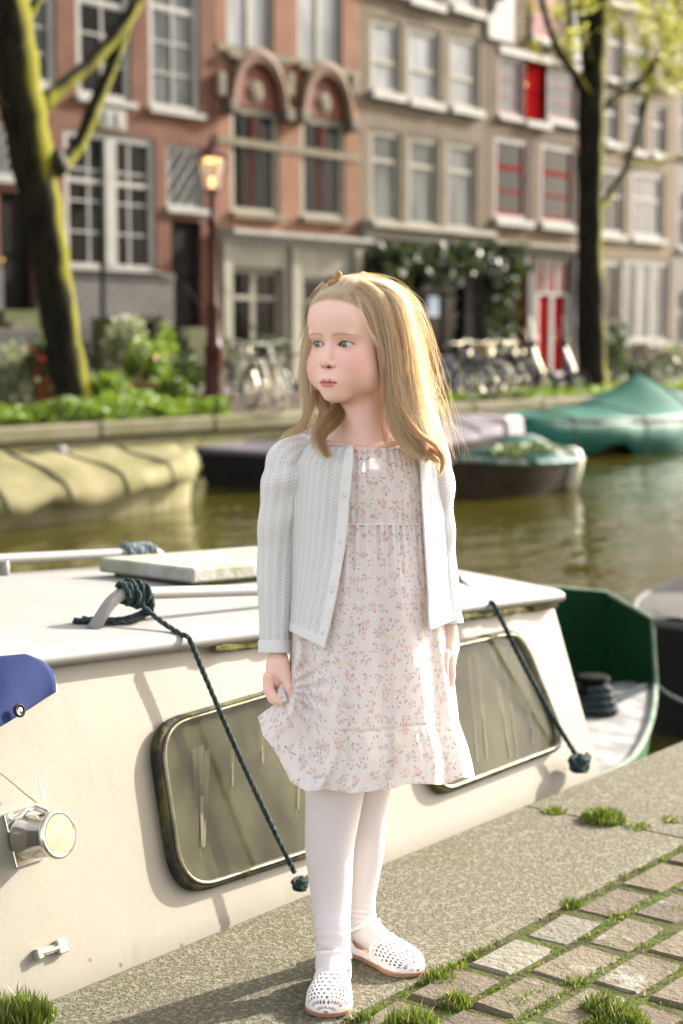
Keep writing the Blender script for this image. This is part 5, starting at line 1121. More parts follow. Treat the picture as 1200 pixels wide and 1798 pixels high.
# ---- head frame
YAW = math.radians(-31); HO = G(618, 605, 0.5)
HSC = 0.968; cy, sy = math.cos(YAW), math.sin(YAW)
def toH(P): q = (P - HO) / HSC; return np.stack([q[:, 0] * cy + q[:, 1] * sy, -q[:, 0] * sy + q[:, 1] * cy, q[:, 2]], 1)
def fromH(Q): Q = np.atleast_2d(np.asarray(Q, float)) * HSC; return np.stack([Q[:, 0] * cy - Q[:, 1] * sy, Q[:, 0] * sy + Q[:, 1] * cy, Q[:, 2]], 1) + HO
EX, EY, EZ, ER = 2.62, -5.5, 0.0, 1.18
def head(P):
    H = toH(P); A = H.copy(); A[:, 0] = np.abs(A[:, 0])
    d = smin(ell(H, (0, 1.2, 3.3), (7.15, 8.6, 7.75)), ell(H, (0, -1.7, -3.2), (5.75, 5.75, 6.2)), 2.2)
    d = smin(d, ell(A, (3.0, -3.8, -4.0), (2.8, 2.8, 3.0)), 1.9)
    d = smin(d, ell(A, (3.9, -1.0, -5.2), (1.9, 3.4, 2.6)), 1.6)
    d = smin(d, ell(H, (0, -5.35, -7.85), (2.3, 1.9, 1.75)), 1.6)
    d = smin(d, ell(H, (0, -5.7, -5.6), (2.9, 2.3, 2.2)), 1.2)
    d = smin(d, ell(H, (0, -5.2, 4.2), (4.6, 2.4, 3.4)), 2.5)
    d = smin(d, ell(A, (2.3, -6.2, 1.5), (1.7, .5, .45)), 1.3)
    d = smax(d, -ell(A, (2.55, -8.0, 0.1), (1.85, 1.55, 1.25)), 1.0)
    # nose
    d = smin(d, cap(H, (0, -6.65, 0.5), (0, -8.25, -2.55), 0.52, 0.68), 0.6)
    d = smin(d, sph(H, (0, -8.42, -2.95), 0.78), 0.5)
    d = smin(d, ell(A, (0.95, -7.75, -3.15), (0.55, 0.75, 0.52)), 0.32)
    d = smin(d, cap(H, (0, -8.3, -3.3), (0, -7.7, -3.75), 0.28), 0.25)
    d = smax(d, -ell(A, (0.52, -8.15, -3.70), (0.33, 0.55, 0.36)), 0.14)
    # mouth
    d = smax(d, -cap(H, (0, -8.5, -4.3), (0, -8.35, -5.2), 0.22), 0.35)
    up = [(0, -7.82, -5.98), (0.55, -7.8, -5.84), (1.2, -7.4, -6.0), (1.78, -6.85, -6.2)]
    lo_ = [(0, -7.74, -6.52), (0.8, -7.56, -6.5), (1.35, -7.2, -6.38), (1.78, -6.85, -6.22)]
    d = smin(d, chain(A, up, (0.24, 0.26, 0.20, 0.08), 0.2), 0.22); d = smin(d, chain(A, lo_, (0.34, 0.32, 0.22, 0.08), 0.2), 0.3)
    d = smax(d, -chain(A, [(0, -8.5, -6.18), (0.6, -8.3, -6.12), (1.3, -7.75, -6.2), (1.95, -7.1, -6.3)], (0.13, 0.13, 0.12, 0.08)), 0.12)
    d = smax(d, -ell(H, (0, -8.5, -7.35), (1.3, .5, .3)), 0.45)
    # eyelids
    d = smin(d, sph(A, (EX, EY, EZ), 1.36), 0.35)
    t = (A[:, 0] - EX + 0.02) / 1.36; w = np.clip(1 - t * t, 0, 1)
    zu = 0.58 * w ** 0.75 + 0.05 * t; zl = -0.46 * w + 0.05 * t
    ap = np.maximum.reduce([A[:, 2] - EZ - zu, zl - (A[:, 2] - EZ), (np.abs(t) - 1) * 1.3, A[:, 1] - (-4.9), -A[:, 1] - 9])
    d = smax(d, -ap * 0.85, 0.07)
    cr = sph(A, (EX, EY, EZ), 1.42); band = np.abs(A[:, 2] - EZ - (zu + 0.34)) - 0.05
    d = smax(d, -np.maximum(np.maximum(band, np.abs(cr) - 0.18), np.abs(t) - 0.9), 0.1)
    # ears
    e = smax(ell(A, (6.9, 0.6, -1.0), (0.7, 1.7, 2.7)), -ell(A, (7.7, 0.4, -0.6), (.6, 1.0, 1.7)), .3); d = smin(d, e, 0.4)
    return d
NK0, NK1 = G(636, 690, 2.4), G(640, 775, 2.2)
SHL, SHR = G(510, 826, 2.5), G(754, 826, 2.8)
def upper(P):
    d = smin(head(P), cap(P, NK0 + [0, 0, 1], NK1, 4.0, 4.5), 1.4)
    d = smin(d, cap(P, NK1 + [0, 0, -.4], SHL + [0, 0, .4], 2.8, 2.7), 2.4); d = smin(d, cap(P, NK1 + [0, 0, -.4], SHR + [0, 0, .4], 2.8, 2.5), 2.4)
    d = smin(d, ell(P, G(636, 880, 2.6), (11.5, 6.6, 10.5)), 3.0)
    A = G(575, 777, -2.0); B = G(632, 790, -3.4); d = smin(d, cap(P, A, B, 0.45), 1.2); A = G(645, 790, -3.4); B = G(705, 776, -2.2); d = smin(d, cap(P, A, B, 0.45), 1.2)
    return d
EL, WL = G(486, 985, 3.5), G(488, 1140, 0.7); ERt, WR = G(772, 985, 4.5), G(790, 1135, 2.0)
HIPL, HIPR = G(590, 1150, 2), G(665, 1150, 3.5); KL, KR = G(586, 1440, -0.5), G(647, 1440, 4.5); AL, AR = G(584, 1680, 0.5), G(622, 1632, 9.5)
def lower(P):
    d = ell(P, G(636, 880, 2.6), (11.3, 6.5, 11)); d = smin(d, ell(P, G(632, 1000, 2.6), (9.5, 6.4, 9)), 3); d = smin(d, ell(P, G(630, 1110, 2.6), (10.5, 7.2, 8)), 3)
    d = smin(d, chain(P, [SHL, EL, WL], (2.6, 2.0, 1.6), .5), 1); d = smin(d, chain(P, [SHR, ERt, WR], (2.4, 1.9, 1.5), .5), 1)
    d = smin(d, chain(P, [G(592, 1160, 2), G(588, 1385, -1), G(583, 1440, -1.4), G(581, 1550, -2.4), G(583, 1600, -3.6)], (5.5, 4.0, 3.5, 2.5, 1.8), .8), 1.5); d = smin(d, chain(P, [G(662, 1160, 3.5), G(652, 1340, 5), G(650, 1385, 5.6), G(641, 1500, 6.6), G(634, 1590, 8)], (5.0, 3.6, 2.8, 2.4, 1.4), .8), 1.5)
    return d
def fingers(P, root, lst, k=0.25):
    d = root
    for pts, rs in lst: d = smin(d, chain(P, pts, rs, 0.12), k)
    return d
def handL(P):
    d = cap(P, EL * .4 + WL * .6, WL + [0, 0, 1.5], 1.55, 1.75); d = smin(d, ell(P, G(488, 1172, 0.8), (1.95, 2.3, 3.6)), 1.2); d = smin(d, cap(P, G(495, 1165, -.5), G(502, 1188, -1.2), 1.25, .95), .7)
    L_ = [([G(500, 1185, -1.1), G(508, 1206, -1.7), G(516, 1228, -1.5)], (.95, .74, .58))]
    for (dy, dx, le, r) in ((-.9, 0, 0, .80), (.7, -3, 2, .80), (2.2, -1, -1, .74), (3.4, 4, -9, .64)):
        L_.append(([G(474 + dx, 1188, dy), G(473 + dx, 1210 + le * .5, dy - .2), G(482 + dx, 1226 + le, dy - .6), G(494 + dx * .3, 1233 + le, dy - .9)], (r * 1.08, r, r * .9, r * .74)))
    return fingers(P, d, L_)
def handR(P):
    d = cap(P, ERt * .4 + WR * .6, WR, 1.7, 1.58); d = smin(d, ell(P, G(789, 1152, 1.6), (1.25, 2.4, 2.9)), 1.0)
    L_ = [([G(783, 1148, -.6), G(781, 1166, -1.3), G(783, 1182, -1.3)], (.8, .66, .52))]
    for (dy, le, r) in ((-.1, 0, .68), (1.3, 5, .70), (2.6, 1, .66), (3.7, -8, .56)):
        L_.append(([G(791, 1168, dy), G(793, 1185, dy - .1), G(791, 1199 + le, dy - .4), G(786, 1207 + le, dy - .5)], (r * 1.05, r, r * .88, r * .72)))
    return fingers(P, d, L_)
def mix3(c, t, w): w = np.clip(w, 0, 1)[:, None]; return c * (1 - w) + np.array(t) * w
def gauss(P, c, r): return np.exp(-(((P - np.array(c)) / np.array(r)) ** 2).sum(1))
SKIN = np.array((0.82, 0.55, 0.455))
z84 = G(600, 812, 0)[2]
V1, Q1 = nets(upper, (-19, -11, z84), (19, 15, HO[2] + 12), 0.13)
V2, Q2 = nets(lower, (-19, -9, 2), (19, 14, z84 + 1.5), 0.6)
wl = WL - 0; V3, Q3 = nets(handL, (wl[0] - 5, -7, wl[2] - 12), (wl[0] + 7, 8, wl[2] + 7), 0.14); wr = WR; V4, Q4 = nets(handR, (wr[0] - 6, -6, wr[2] - 11), (wr[0] + 6, 10, wr[2] + 7), 0.14)
H = toH(V1); A = H.copy(); A[:, 0] = np.abs(A[:, 0]); c1 = np.tile(SKIN, (len(V1), 1))
c1 = mix3(c1, (0.70, 0.30, 0.25), 0.72 * gauss(A, (4.0, -5.0, -3.2), (2.3, 3.0, 2.2))); c1 = mix3(c1, (0.66, 0.30, 0.25), 0.35 * gauss(H, (0, -8.6, -3.0), (1.2, 1, 0.9)))
c1 = mix3(c1, (0.62, 0.34, 0.30), 0.45 * gauss(A, (2.6, -6.6, 0.1), (1.7, 1.5, 0.85)))
up = [(0, -7.98, -5.98), (0.55, -7.95, -5.86), (1.2, -7.5, -6.0), (1.75, -6.9, -6.2)]; lo_ = [(0, -7.9, -6.5), (0.8, -7.7, -6.46), (1.35, -7.3, -6.36), (1.75, -6.9, -6.22)]
lp = np.minimum(chain(A, up, (0.22, 0.24, 0.17, 0.05)), chain(A, lo_, (0.32, 0.29, 0.2, 0.05))); c1 = mix3(c1, (0.56, 0.16, 0.15), np.clip(1 - (lp + .02) / 0.14, 0, 1) * (H[:, 1] < -6.5) * .85)
gv = chain(A, [(0, -8.0, -6.18), (0.6, -7.9, -6.12), (1.3, -7.4, -6.2), (1.9, -6.9, -6.3)], (0.05,) * 4); c1 = mix3(c1, (0.20, 0.012, 0.012), np.clip(1 - gv / 0.19, 0, 1))
no = ell(A, (0.50, -8.1, -3.66), (0.30, 0.5, 0.30)); c1 = mix3(c1, (0.16, 0.03, 0.02), np.clip(1 - (no - 0.02) / .10, 0, 1) * .95)
t = (A[:, 0] - EX + .02) / 1.36; w = np.clip(1 - t * t, 0, 1); zu = 0.58 * w ** .75 + .05 * t; zl = -.46 * w + .05 * t
el = np.minimum(np.abs(A[:, 2] - zu) * 0.9, np.abs(A[:, 2] - zl) * 1.5); inr = (np.abs(t) < 1.12) & (A[:, 1] < -4.8) & (A[:, 2] < .8) & (A[:, 2] > -.6)
c1 = mix3(c1, (0.34, 0.13, 0.10), np.where(inr, np.clip(1 - el / 0.16, 0, 1) * .75, 0))
bt = (A[:, 0] - 2.7) / 1.9; bz = 1.42 + 0.30 * (1 - bt * bt) - .05 * bt; bw = np.clip(1 - np.abs(A[:, 2] - bz) / (0.30 - .10 * bt), 0, 1) * (np.abs(bt) < 1) * (A[:, 1] < -3.5)
c1 = mix3(c1, (0.46, 0.29, 0.20), bw * .45)
sc = np.clip((H[:, 1] + 3.05 + .62 * H[:, 2] + .12 * np.sin(H[:, 0] * 9)) / 1.6, 0, 1) * (H[:, 2] > -3); c1 = mix3(c1, (0.80, 0.64, 0.48), sc * 0.7)
def hcol(V, tips):
    c = np.tile(SKIN, (len(V), 1))
    for tp in tips: c = mix3(c, (0.70, 0.33, 0.27), .5 * gauss(V, tp, (.9, .9, .9)))
    return c
c3 = hcol(V3, [G(516, 1226, -1.6), G(494, 1233, -1.6), G(474, 1190, -1)]); c4 = hcol(V4, [G(786, 1205, 0)])
nl = ell(V3, G(516, 1226, -2.0), (.36, .4, .52)); c3 = mix3(c3, (.74, .45, .40), np.clip(-nl / .1, 0, 1))
Vb = np.concatenate([V1, V2, V3, V4]); k = np.cumsum([0, len(V1), len(V2), len(V3)])
Qb = np.concatenate([Q1, Q2 + k[1], Q3 + k[2], Q4 + k[3]]); cb = np.concatenate([c1, np.tile(SKIN, (len(V2), 1)), c3, c4])
m = M('skin', 0.48, 0, 0.35); a = m.attr(); nz = m.noise(3.0, 2); n2 = m.noise(700, 2, .6)
m.color(m.mix(m.noise(38, 4, .65).step(.35, .7) * .16, a, (0.72, 0.34, 0.28))).bump(n2 + m.noise(180, 3) * 1.5, .10, .0008)
m.b.inputs['Subsurface Weight'].default_value = 0.35; m.b.inputs['Subsurface Radius'].default_value = (1, .35, .18); m.b.inputs['Subsurface Scale'].default_value = .006
SKINM = m.mat
body = fastmesh('body', toW(Vb), Qb, SKINM, girl, col=cb)
# ---- eyes
m = M('eye_surface', 0.06, 0, .6); m.color(m.attr()); EYEM = m.mat
GZ = math.radians(-7)
for sx in (-1, 1):
    th, ph = np.meshgrid(np.linspace(0, np.pi, 49), np.linspace(0, 2 * np.pi, 64, endpoint=False), indexing='ij')
    d = np.stack([np.sin(th) * np.cos(ph), -np.cos(th), np.sin(th) * np.sin(ph)], -1)     # pole looks along -y
    rr = ER + 0.045 * np.exp(-(th / 0.42) ** 2); c = np.tile(np.array((.60, .53, .49)), (*th.shape, 1))
    an = th * ER; ir = np.clip((0.585 - an) / .05, 0, 1)[..., None]; fib = (1 + .25 * np.sin(ph * 23) * np.sin(ph * 7))[..., None]
    ic = np.array((.15, .155, .125)) * fib; edge = np.clip((an - .42) / .14, 0, 1)[..., None]; ic = ic * (1 - edge * .75); c = c * (1 - ir) + ic * ir
    pu = np.clip((0.20 - an) / .04, 0, 1)[..., None]; c = c * (1 - pu) + np.array((.004, .004, .004)) * pu
    P = d * rr[..., None]; gz = GZ; P = np.stack([P[..., 0] * math.cos(gz) - P[..., 1] * math.sin(gz), P[..., 0] * math.sin(gz) + P[..., 1] * math.cos(gz), P[..., 2]], -1)
    P = P + np.array((sx * EX, EY, EZ)); fastmesh('eye', toW(fromH(P.reshape(-1, 3))), gridq(49, 64, True), EYEM, girl, col=c.reshape(-1, 3))
    b = MB(); lash = MB()
    pts = []
    for tt in np.linspace(-.97, 1.04, 22):
        w2 = max(0, 1 - tt * tt); x2, z2 = EX + tt * 1.34, .58 * w2 ** .75 + .05 * tt + .01; r2 = 1.37 ** 2 - (x2 - EX) ** 2 - z2 ** 2; y2 = EY - math.sqrt(max(r2, .02)); pts.append((sx * x2, y2 - .01, z2))
    W = toW(fromH(pts)); lash.tube(W.tolist(), [.0002 + .00035 * math.sin(math.pi * min(1, i / 21 * .9 + .1)) for i in range(22)], 5)
    for i in range(1, 22):
        p0 = np.array(pts[i]); o2 = np.array((sx * (i / 21 - .35) * .35, -.38, .22 + .05 * (i % 3))); W = toW(fromH([p0, p0 + o2 * .6, p0 + o2 + (0, 0, .08)])); lash.tube(W.tolist(), [.00012, .0001, .00004], 3)
    lash.build('eyelashes', simple('lash_brown', (0.13, 0.07, 0.045)) if 'lash_brown' not in bpy.data.materials else bpy.data.materials['lash_brown'], girl)
    hp = []
    eb = MB()
    for i in range(110):
        tt = random.uniform(-1, 1); bz = 1.42 + .30 * (1 - tt * tt) - .05 * tt + random.uniform(-.17, .17) * (1 - .4 * tt); x2 = 2.7 + 1.9 * tt
        y2 = np.linspace(-9, -3, 61); F = head(fromH(np.stack([np.full(61, sx * x2), y2, np.full(61, bz)], 1))); j = int(np.argmax(F < 0)); p0 = np.array((sx * x2, y2[j] - .03, bz)); dr = np.array((sx * .32, -.02, .12 - .16 * (tt > 0)))
        eb.tube(toW(fromH([p0, p0 + dr * .5 + (0, -.03, 0), p0 + dr])).tolist(), [.00009, .00007, .00003], 3)
    eb.build('eyebrow', simple('brow_blonde', (0.46, 0.31, 0.20)) if 'brow_blonde' not in bpy.data.materials else bpy.data.materials['brow_blonde'], girl)

# ================================================================ HAIR
m = M('blonde_hair', 0.38, 0, .55); a = m.attr(); m.color(a).translucent(m.mix(0.5, a, (1.0, 0.90, 0.72)), 0.66); m.b.inputs['Anisotropic'].default_value = .5; HAIR = m.mat
def scalp(P):
    Hh = toH(P); d = smin(ell(Hh, (0, 1.2, 3.3), (7.4, 8.9, 8.15)), ell(Hh, (0.3, 3.2, -1.2), (6.8, 6.0, 6.5)), 2.0)
    d = smax(d, (0.9 - .62 * Hh[:, 2] - Hh[:, 1]) * .8, 0.3); return smax(d, -7.5 - Hh[:, 2], .5)
V, Q = nets(scalp, (-15, -12, HO[2] - 10), (15, 16, HO[2] + 14), 0.3)
hc = np.tile(np.array((.70, .60, .44)), (len(V), 1)) * rng.uniform(.8, 1.1, (len(V), 1))
hair = fastmesh('hair', toW(V), Q, HAIR, girl, col=hc)
HS, HR, HC = [], [], []        # strands: arrays (n, pts, 3)
NS = 14
def cr(ctrl, ts):
    """catmull-rom through control rows; ctrl (k,d)"""
    C = np.asarray(ctrl, float); k = len(C) - 1; u = ts * k; i = np.clip(u.astype(int), 0, k - 1); t = (u - i)[..., None]
    p0, p1, p2, p3 = C[np.clip(i - 1, 0, k)], C[i], C[i + 1], C[np.clip(i + 2, 0, k)]
    return .5 * (2 * p1 + (p2 - p0) * t + (2 * p0 - 5 * p1 + 4 * p2 - p3) * t ** 2 + (3 * p1 - p0 - 3 * p2 + p3) * t ** 3)
def lock(ctrl, n, col, frizz=.25, rad=.030, wave=.0, flare=1.0, cut=.12, sub=True):
    """ctrl: (x px, y px, dy cm, spread cm)"""
    C = np.array([[*G(q[0], q[1], q[2]), q[3]] for q in ctrl]); ts = np.linspace(0, 1, NS)
    a2 = rng.uniform(0, 2 * np.pi, n); rr = np.sqrt(rng.random(n)); 
    ncl = max(2, n // 18); ca = rng.uniform(0, 2 * np.pi, ncl); crr = np.sqrt(rng.random(ncl)); pick = rng.integers(0, ncl, n)
    ox = np.cos(a2) * rr; oy = np.sin(a2) * rr; cx_ = np.cos(ca[pick]) * crr[pick]; cy_ = np.sin(ca[pick]) * crr[pick]
    end = 1 - cut * rng.random(n); T = ts[None] * end[:, None]; B = cr(C, T)                 # n,NS,4
    mixc = (T ** 1.4)[..., None] * .70 if sub else 0 * T[..., None]
    off = np.stack([ox, oy], 1)[:, None] * (1 - mixc) + (np.stack([cx_, cy_], 1)[:, None] + .16 * np.stack([ox, oy], 1)[:, None]) * mixc
    P = B[..., :3].copy(); tan = np.gradient(P, axis=1); tan /= np.linalg.norm(tan, axis=2)[..., None] + 1e-9
    vy = np.array([0, 1.0, 0]); n1 = np.cross(tan, vy); n1 /= np.linalg.norm(n1, axis=2)[..., None] + 1e-9; n2 = np.cross(tan, n1)
    P += n1 * off[..., :1] * B[..., 3:] + n2 * off[..., 1:] * B[..., 3:] * .75
    ph = rng.uniform(0, 6.28, (n, 1)) ; phc = rng.uniform(0, 6.28, ncl)[pick][:, None]
    if wave: P += (n1 * np.sin(T * 11 + phc)[..., None] + n2 * np.cos(T * 9 + phc)[..., None]) * (wave * T[..., None])
    fz_ = frizz * (T[..., None] ** 1.2); P += (n1 * np.sin(T * rng.uniform(5, 16, (n, 1)) + ph)[..., None] + n2 * np.cos(T * rng.uniform(4, 13, (n, 1)) + ph * 2)[..., None]) * fz_ * rng.random((n, 1, 1)) ** 2
    keepout(P)
    HS.append(P); HR.append(rad * rng.uniform(.6, 1.25, n)); c = np.array(col) * rng.uniform(.72, 1.22, (n, 1)) * (1 + .18 * (rng.random((ncl, 1))[pick] - .5) * 2); HC.append(c)
def keepout(P):
    """push strands out of the skull"""
    q = toH(P.reshape(-1, 3)); s0 = (q - np.array((0, 1.2, 3.3))) / np.array((7.35, 8.8, 8.05)); r = np.linalg.norm(s0, axis=1); bad = r < 1
    s0[bad] /= r[bad][:, None]; q2 = s0 * np.array((7.35, 8.8, 8.05)) + np.array((0, 1.2, 3.3)); q[bad] = q2[bad]; P[:] = fromH(q).reshape(P.shape)
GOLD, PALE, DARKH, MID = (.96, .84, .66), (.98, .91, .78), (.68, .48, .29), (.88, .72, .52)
# right side, front to back
lock([(618, 513, -5, 1.0), (645, 534, -6.6, .9), (662, 575, -6.2, .7), (672, 625, -5.2, .7), (682, 690, -4.6, 1.0), (694, 745, -4.8, 1.3), (722, 785, -6.0, 1.4), (745, 806, -6.6, .5)], 460, GOLD, .25)
lock([(625, 506, -4, 1.2), (665, 522, -6, 1.1), (690, 580, -5, 1.0), (698, 650, -4, 1.1), (700, 715, -4.4, 1.4), (722, 765, -5.4, 1.5), (752, 795, -6, 1.0), (778, 812, -6, .4)], 560, GOLD, .3)
lock([(632, 502, -3, 1.3), (682, 514, -4, 1.3), (706, 575, -3.5, 1.3), (714, 660, -3, 1.4), (722, 730, -3.5, 1.6), (752, 780, -4.5, 1.4), (770, 812, -5, .5)], 560, PALE, .6, wave=.45)
lock([(640, 502, -1, 1.4), (693, 514, -1, 1.4), (718, 575, -1, 1.3), (732, 660, -.5, 1.4), (746, 730, -1, 1.5), (764, 780, -2.2, 1.4), (782, 822, -3, .6)], 560, PALE, .8, wave=.5)
lock([(640, 502, 2, 1.5), (698, 516, 2, 1.5), (722, 580, 2, 1.4), (740, 670, 2, 1.4), (757, 740, 1.4, 1.5), (777, 800, 0, 1.0)], 520, PALE, 1.0, wave=.5, cut=.25)
lock([(640, 504, 5, 1.6), (692, 524, 6, 1.8), (725, 600, 6, 2.2), (735, 690, 5.5, 2.4), (740, 760, 5, 2.2), (745, 820, 5, 1.5)], 600, GOLD, .5)
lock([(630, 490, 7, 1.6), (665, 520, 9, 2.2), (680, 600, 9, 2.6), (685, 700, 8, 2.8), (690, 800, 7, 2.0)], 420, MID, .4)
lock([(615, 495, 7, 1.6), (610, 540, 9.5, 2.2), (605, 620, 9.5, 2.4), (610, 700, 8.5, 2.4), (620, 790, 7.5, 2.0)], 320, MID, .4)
lock([(655, 505, -3.5, 1.0), (692, 560, -4.6, 1.0), (705, 640, -4.6, .9), (712, 720, -5.3, 1.1), (738, 778, -6.8, 1.0), (775, 800, -7, .5), (774, 830, -6.6, .3)], 260, (.85, .64, .42), .3)
lock([(640, 508, -3, 1.8), (688, 526, -4.2, 2.2), (708, 590, -3.6, 2.4), (720, 670, -3.4, 2.6), (734, 740, -4, 2.7), (756, 800, -5, 2.2)], 800, PALE, .8, rad=.022, sub=False, cut=.3)
lock([(628, 500, -4.5, 1.4), (664, 530, -6, 1.5), (684, 600, -5.4, 1.7), (692, 680, -5, 2.0), (706, 745, -5.6, 2.3), (740, 795, -6.6, 1.7)], 700, GOLD, .6, rad=.022, sub=False, cut=.3)
# left side: behind the cheek, lock on the chest, wisps
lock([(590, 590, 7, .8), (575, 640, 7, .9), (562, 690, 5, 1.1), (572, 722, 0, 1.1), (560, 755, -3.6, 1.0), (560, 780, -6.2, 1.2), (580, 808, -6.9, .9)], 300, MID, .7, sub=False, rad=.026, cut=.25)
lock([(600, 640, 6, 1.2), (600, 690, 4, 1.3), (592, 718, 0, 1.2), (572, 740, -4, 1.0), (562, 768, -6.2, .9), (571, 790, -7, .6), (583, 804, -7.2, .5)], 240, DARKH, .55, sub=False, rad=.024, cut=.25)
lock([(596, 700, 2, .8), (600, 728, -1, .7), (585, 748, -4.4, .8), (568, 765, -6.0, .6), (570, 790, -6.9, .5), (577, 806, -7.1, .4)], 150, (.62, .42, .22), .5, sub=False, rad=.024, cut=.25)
lock([(572, 520, 5, .5), (549, 560, 5, .6), (541, 640, 5, .8), (546, 705, 3, .9), (530, 748, -.4, .7), (505, 765, -1.8, .7), (486, 782, -2.2, .5)], 95, MID, .8, sub=False, rad=.022, cut=.3)
lock([(690, 660, -6, .4), (705, 715, -6.6, .5), (735, 760, -7.4, .5), (768, 785, -7.8, .45), (779, 812, -7.4, .3), (771, 838, -7, .2)], 110, (.86, .64, .42), .25)
lock([(700, 690, -6.2, .4), (712, 745, -7, .5), (742, 775, -7.8, .4), (752, 800, -7.6, .3), (743, 812, -7.6, .2)], 80, (.88, .66, .44), .3, wave=.2)
lock([(672, 640, -6, .3), (676, 700, -6, .3), (668, 735, -6.6, .3), (676, 768, -7.4, .3), (690, 785, -7.6, .2)], 26, (.74, .5, .28), .5, wave=.3, rad=.02)
lock([(560, 530, 4, .6), (540, 590, 4, .8), (535, 650, 3, .9), (540, 710, 2, 1.0), (552, 760, 0, .8)], 130, PALE, 1.0, wave=.3, rad=.022)
lock([(556, 560, 2, .6), (538, 610, 2, .7), (530, 650, 1, .8), (537, 690, 0, .8), (550, 720, 0, .5)], 60, PALE, 1.6, wave=.6, rad=.02, cut=.5)
# smooth top: strands over the skull from the hairline back to the crown and down the right side
def onskull(x, z_or_theta): pass
def skullpath(th0, n, a0, a1, up0, col, lift=.15, rad=.028, hl=False):
    """arcs over the skull: from direction (azimuth a0,elev e0) to (a1,e1) in head frame"""
    ts = np.linspace(0, 1, NS)[None]
    A0 = np.array(a0)[None] + rng.uniform(-1, 1, (n, 2)) * np.array(th0); A1 = np.array(a1)[None] + rng.uniform(-1, 1, (n, 2)) * np.array(up0)
    if hl: A0[:, 1] = r_(26.5) - r_(13) * (A0[:, 0] / r_(45)) ** 2 + rng.exponential(r_(9), n) + rng.normal(0, r_(1.6), n); A1[:, 0] = A0[:, 0] + r_(40) * np.where(A0[:, 0] > -.5, 1, -1); A1[:, 1] = r_(80)
    def dirv(a): return np.stack([np.sin(a[..., 0]) * np.cos(a[..., 1]), -np.cos(a[..., 0]) * np.cos(a[..., 1]), np.sin(a[..., 1])], -1)
    D0, D1 = dirv(A0), dirv(A1); om = np.arccos(np.clip((D0 * D1).sum(1), -1, 1))[:, None, None]; t = ts[..., None]
    D = (np.sin((1 - t) * om) * D0[:, None] + np.sin(t * om) * D1[:, None]) / np.sin(om)
    l = 1 + ((lift * rng.random((n, 1, 1)) + .1) / 8 + .035) * np.clip(t / .2, 0, 1) ** .6 - .035; P = D * l * np.array((7.45, 8.95, 8.15)) + np.array((0, 1.2, 3.3))
    W_ = fromH(P.reshape(-1, 3)); cen_ = fromH([(0, 1.2, 3.3)])[0]; clr = (np.clip(t / .15, 0, 1) * .22 + .02 + 0 * P[..., :1]) * (1 + .8 * rng.random((n, 1, 1)))
    for _ in range(2):
        f_ = head(W_); dr_ = W_ - cen_; dr_ /= np.linalg.norm(dr_, axis=1)[:, None]; W_ = W_ + dr_ * np.clip(clr.reshape(-1) - f_, 0, 2)[:, None]
    P = toH(W_).reshape(P.shape)
    HS.append(fromH(P.reshape(-1, 3)).reshape(P.shape)); HR.append(rad * rng.uniform(.6, 1.2, n)); HC.append(np.array(col) * rng.uniform(.75, 1.2, (n, 1)))
r_ = math.radians
skullpath((r_(76), r_(6)), 4200, (r_(0), r_(25)), (r_(-5), r_(84)), (r_(60), r_(4)), (.97, .90, .76), rad=.021, hl=True)
skullpath((r_(30), r_(8)), 800, (r_(20), r_(82)), (r_(105), r_(10)), (r_(30), r_(14)), PALE)
skullpath((r_(60), r_(8)), 900, (r_(180), r_(84)), (r_(170), r_(0)), (r_(60), r_(14)), GOLD)
skullpath((r_(20), r_(10)), 400, (r_(-90), r_(70)), (r_(-105), r_(5)), (r_(25), r_(12)), GOLD)
# flyaways along the outline
for (c, n, fr) in (([(640, 504, 0, 1.2), (698, 518, 0, 2.0), (732, 575, 0, 2.4), (752, 660, 0, 2.8), (776, 740, 0, 2.8), (800, 820, -1, 2.0)], 240, 2.2), ([(590, 510, 0, 1.4), (625, 496, 0, 1.5), (668, 498, 1, 1.6), (712, 528, 2, 2.0), (745, 570, 2, 2.0)], 130, 1.2), ([(690, 520, -5, 1.5), (712, 580, -5.6, 1.8), (722, 660, -5, 2.2), (745, 740, -5, 2.2), (780, 800, -5, 1.8)], 110, 1.3), ([(575, 500, 0, 1.0), (552, 530, -1, 1.0), (543, 580, -1, 1.4), (533, 640, -1, 1.6), (538, 700, -1, 1.5)], 60, 1.6)):
    lock(c, n, (.72, .58, .36), fr, rad=.016, sub=False, cut=.7)
lock([(628, 520, -7.5, .3), (640, 560, -8.3, .25), (655, 592, -8, .3), (668, 610, -7.2, .5)], 12, PALE, .4, rad=.02, sub=False)
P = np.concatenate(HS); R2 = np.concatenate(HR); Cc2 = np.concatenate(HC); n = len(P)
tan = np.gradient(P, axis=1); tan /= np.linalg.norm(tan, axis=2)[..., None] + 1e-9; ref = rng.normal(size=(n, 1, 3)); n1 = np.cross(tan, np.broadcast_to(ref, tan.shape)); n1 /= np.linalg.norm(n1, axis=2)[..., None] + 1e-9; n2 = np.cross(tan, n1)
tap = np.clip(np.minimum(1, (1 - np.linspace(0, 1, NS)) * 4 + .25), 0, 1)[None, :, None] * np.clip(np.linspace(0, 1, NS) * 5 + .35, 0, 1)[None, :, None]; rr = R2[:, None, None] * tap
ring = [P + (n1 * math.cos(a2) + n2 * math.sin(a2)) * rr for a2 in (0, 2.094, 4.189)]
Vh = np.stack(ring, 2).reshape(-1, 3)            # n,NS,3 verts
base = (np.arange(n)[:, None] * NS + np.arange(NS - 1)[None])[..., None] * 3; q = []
for k2 in range(3): l2 = (k2 + 1) % 3; q.append(np.concatenate([base + k2, base + l2, base + 3 + l2, base + 3 + k2], -1).reshape(-1, 4))
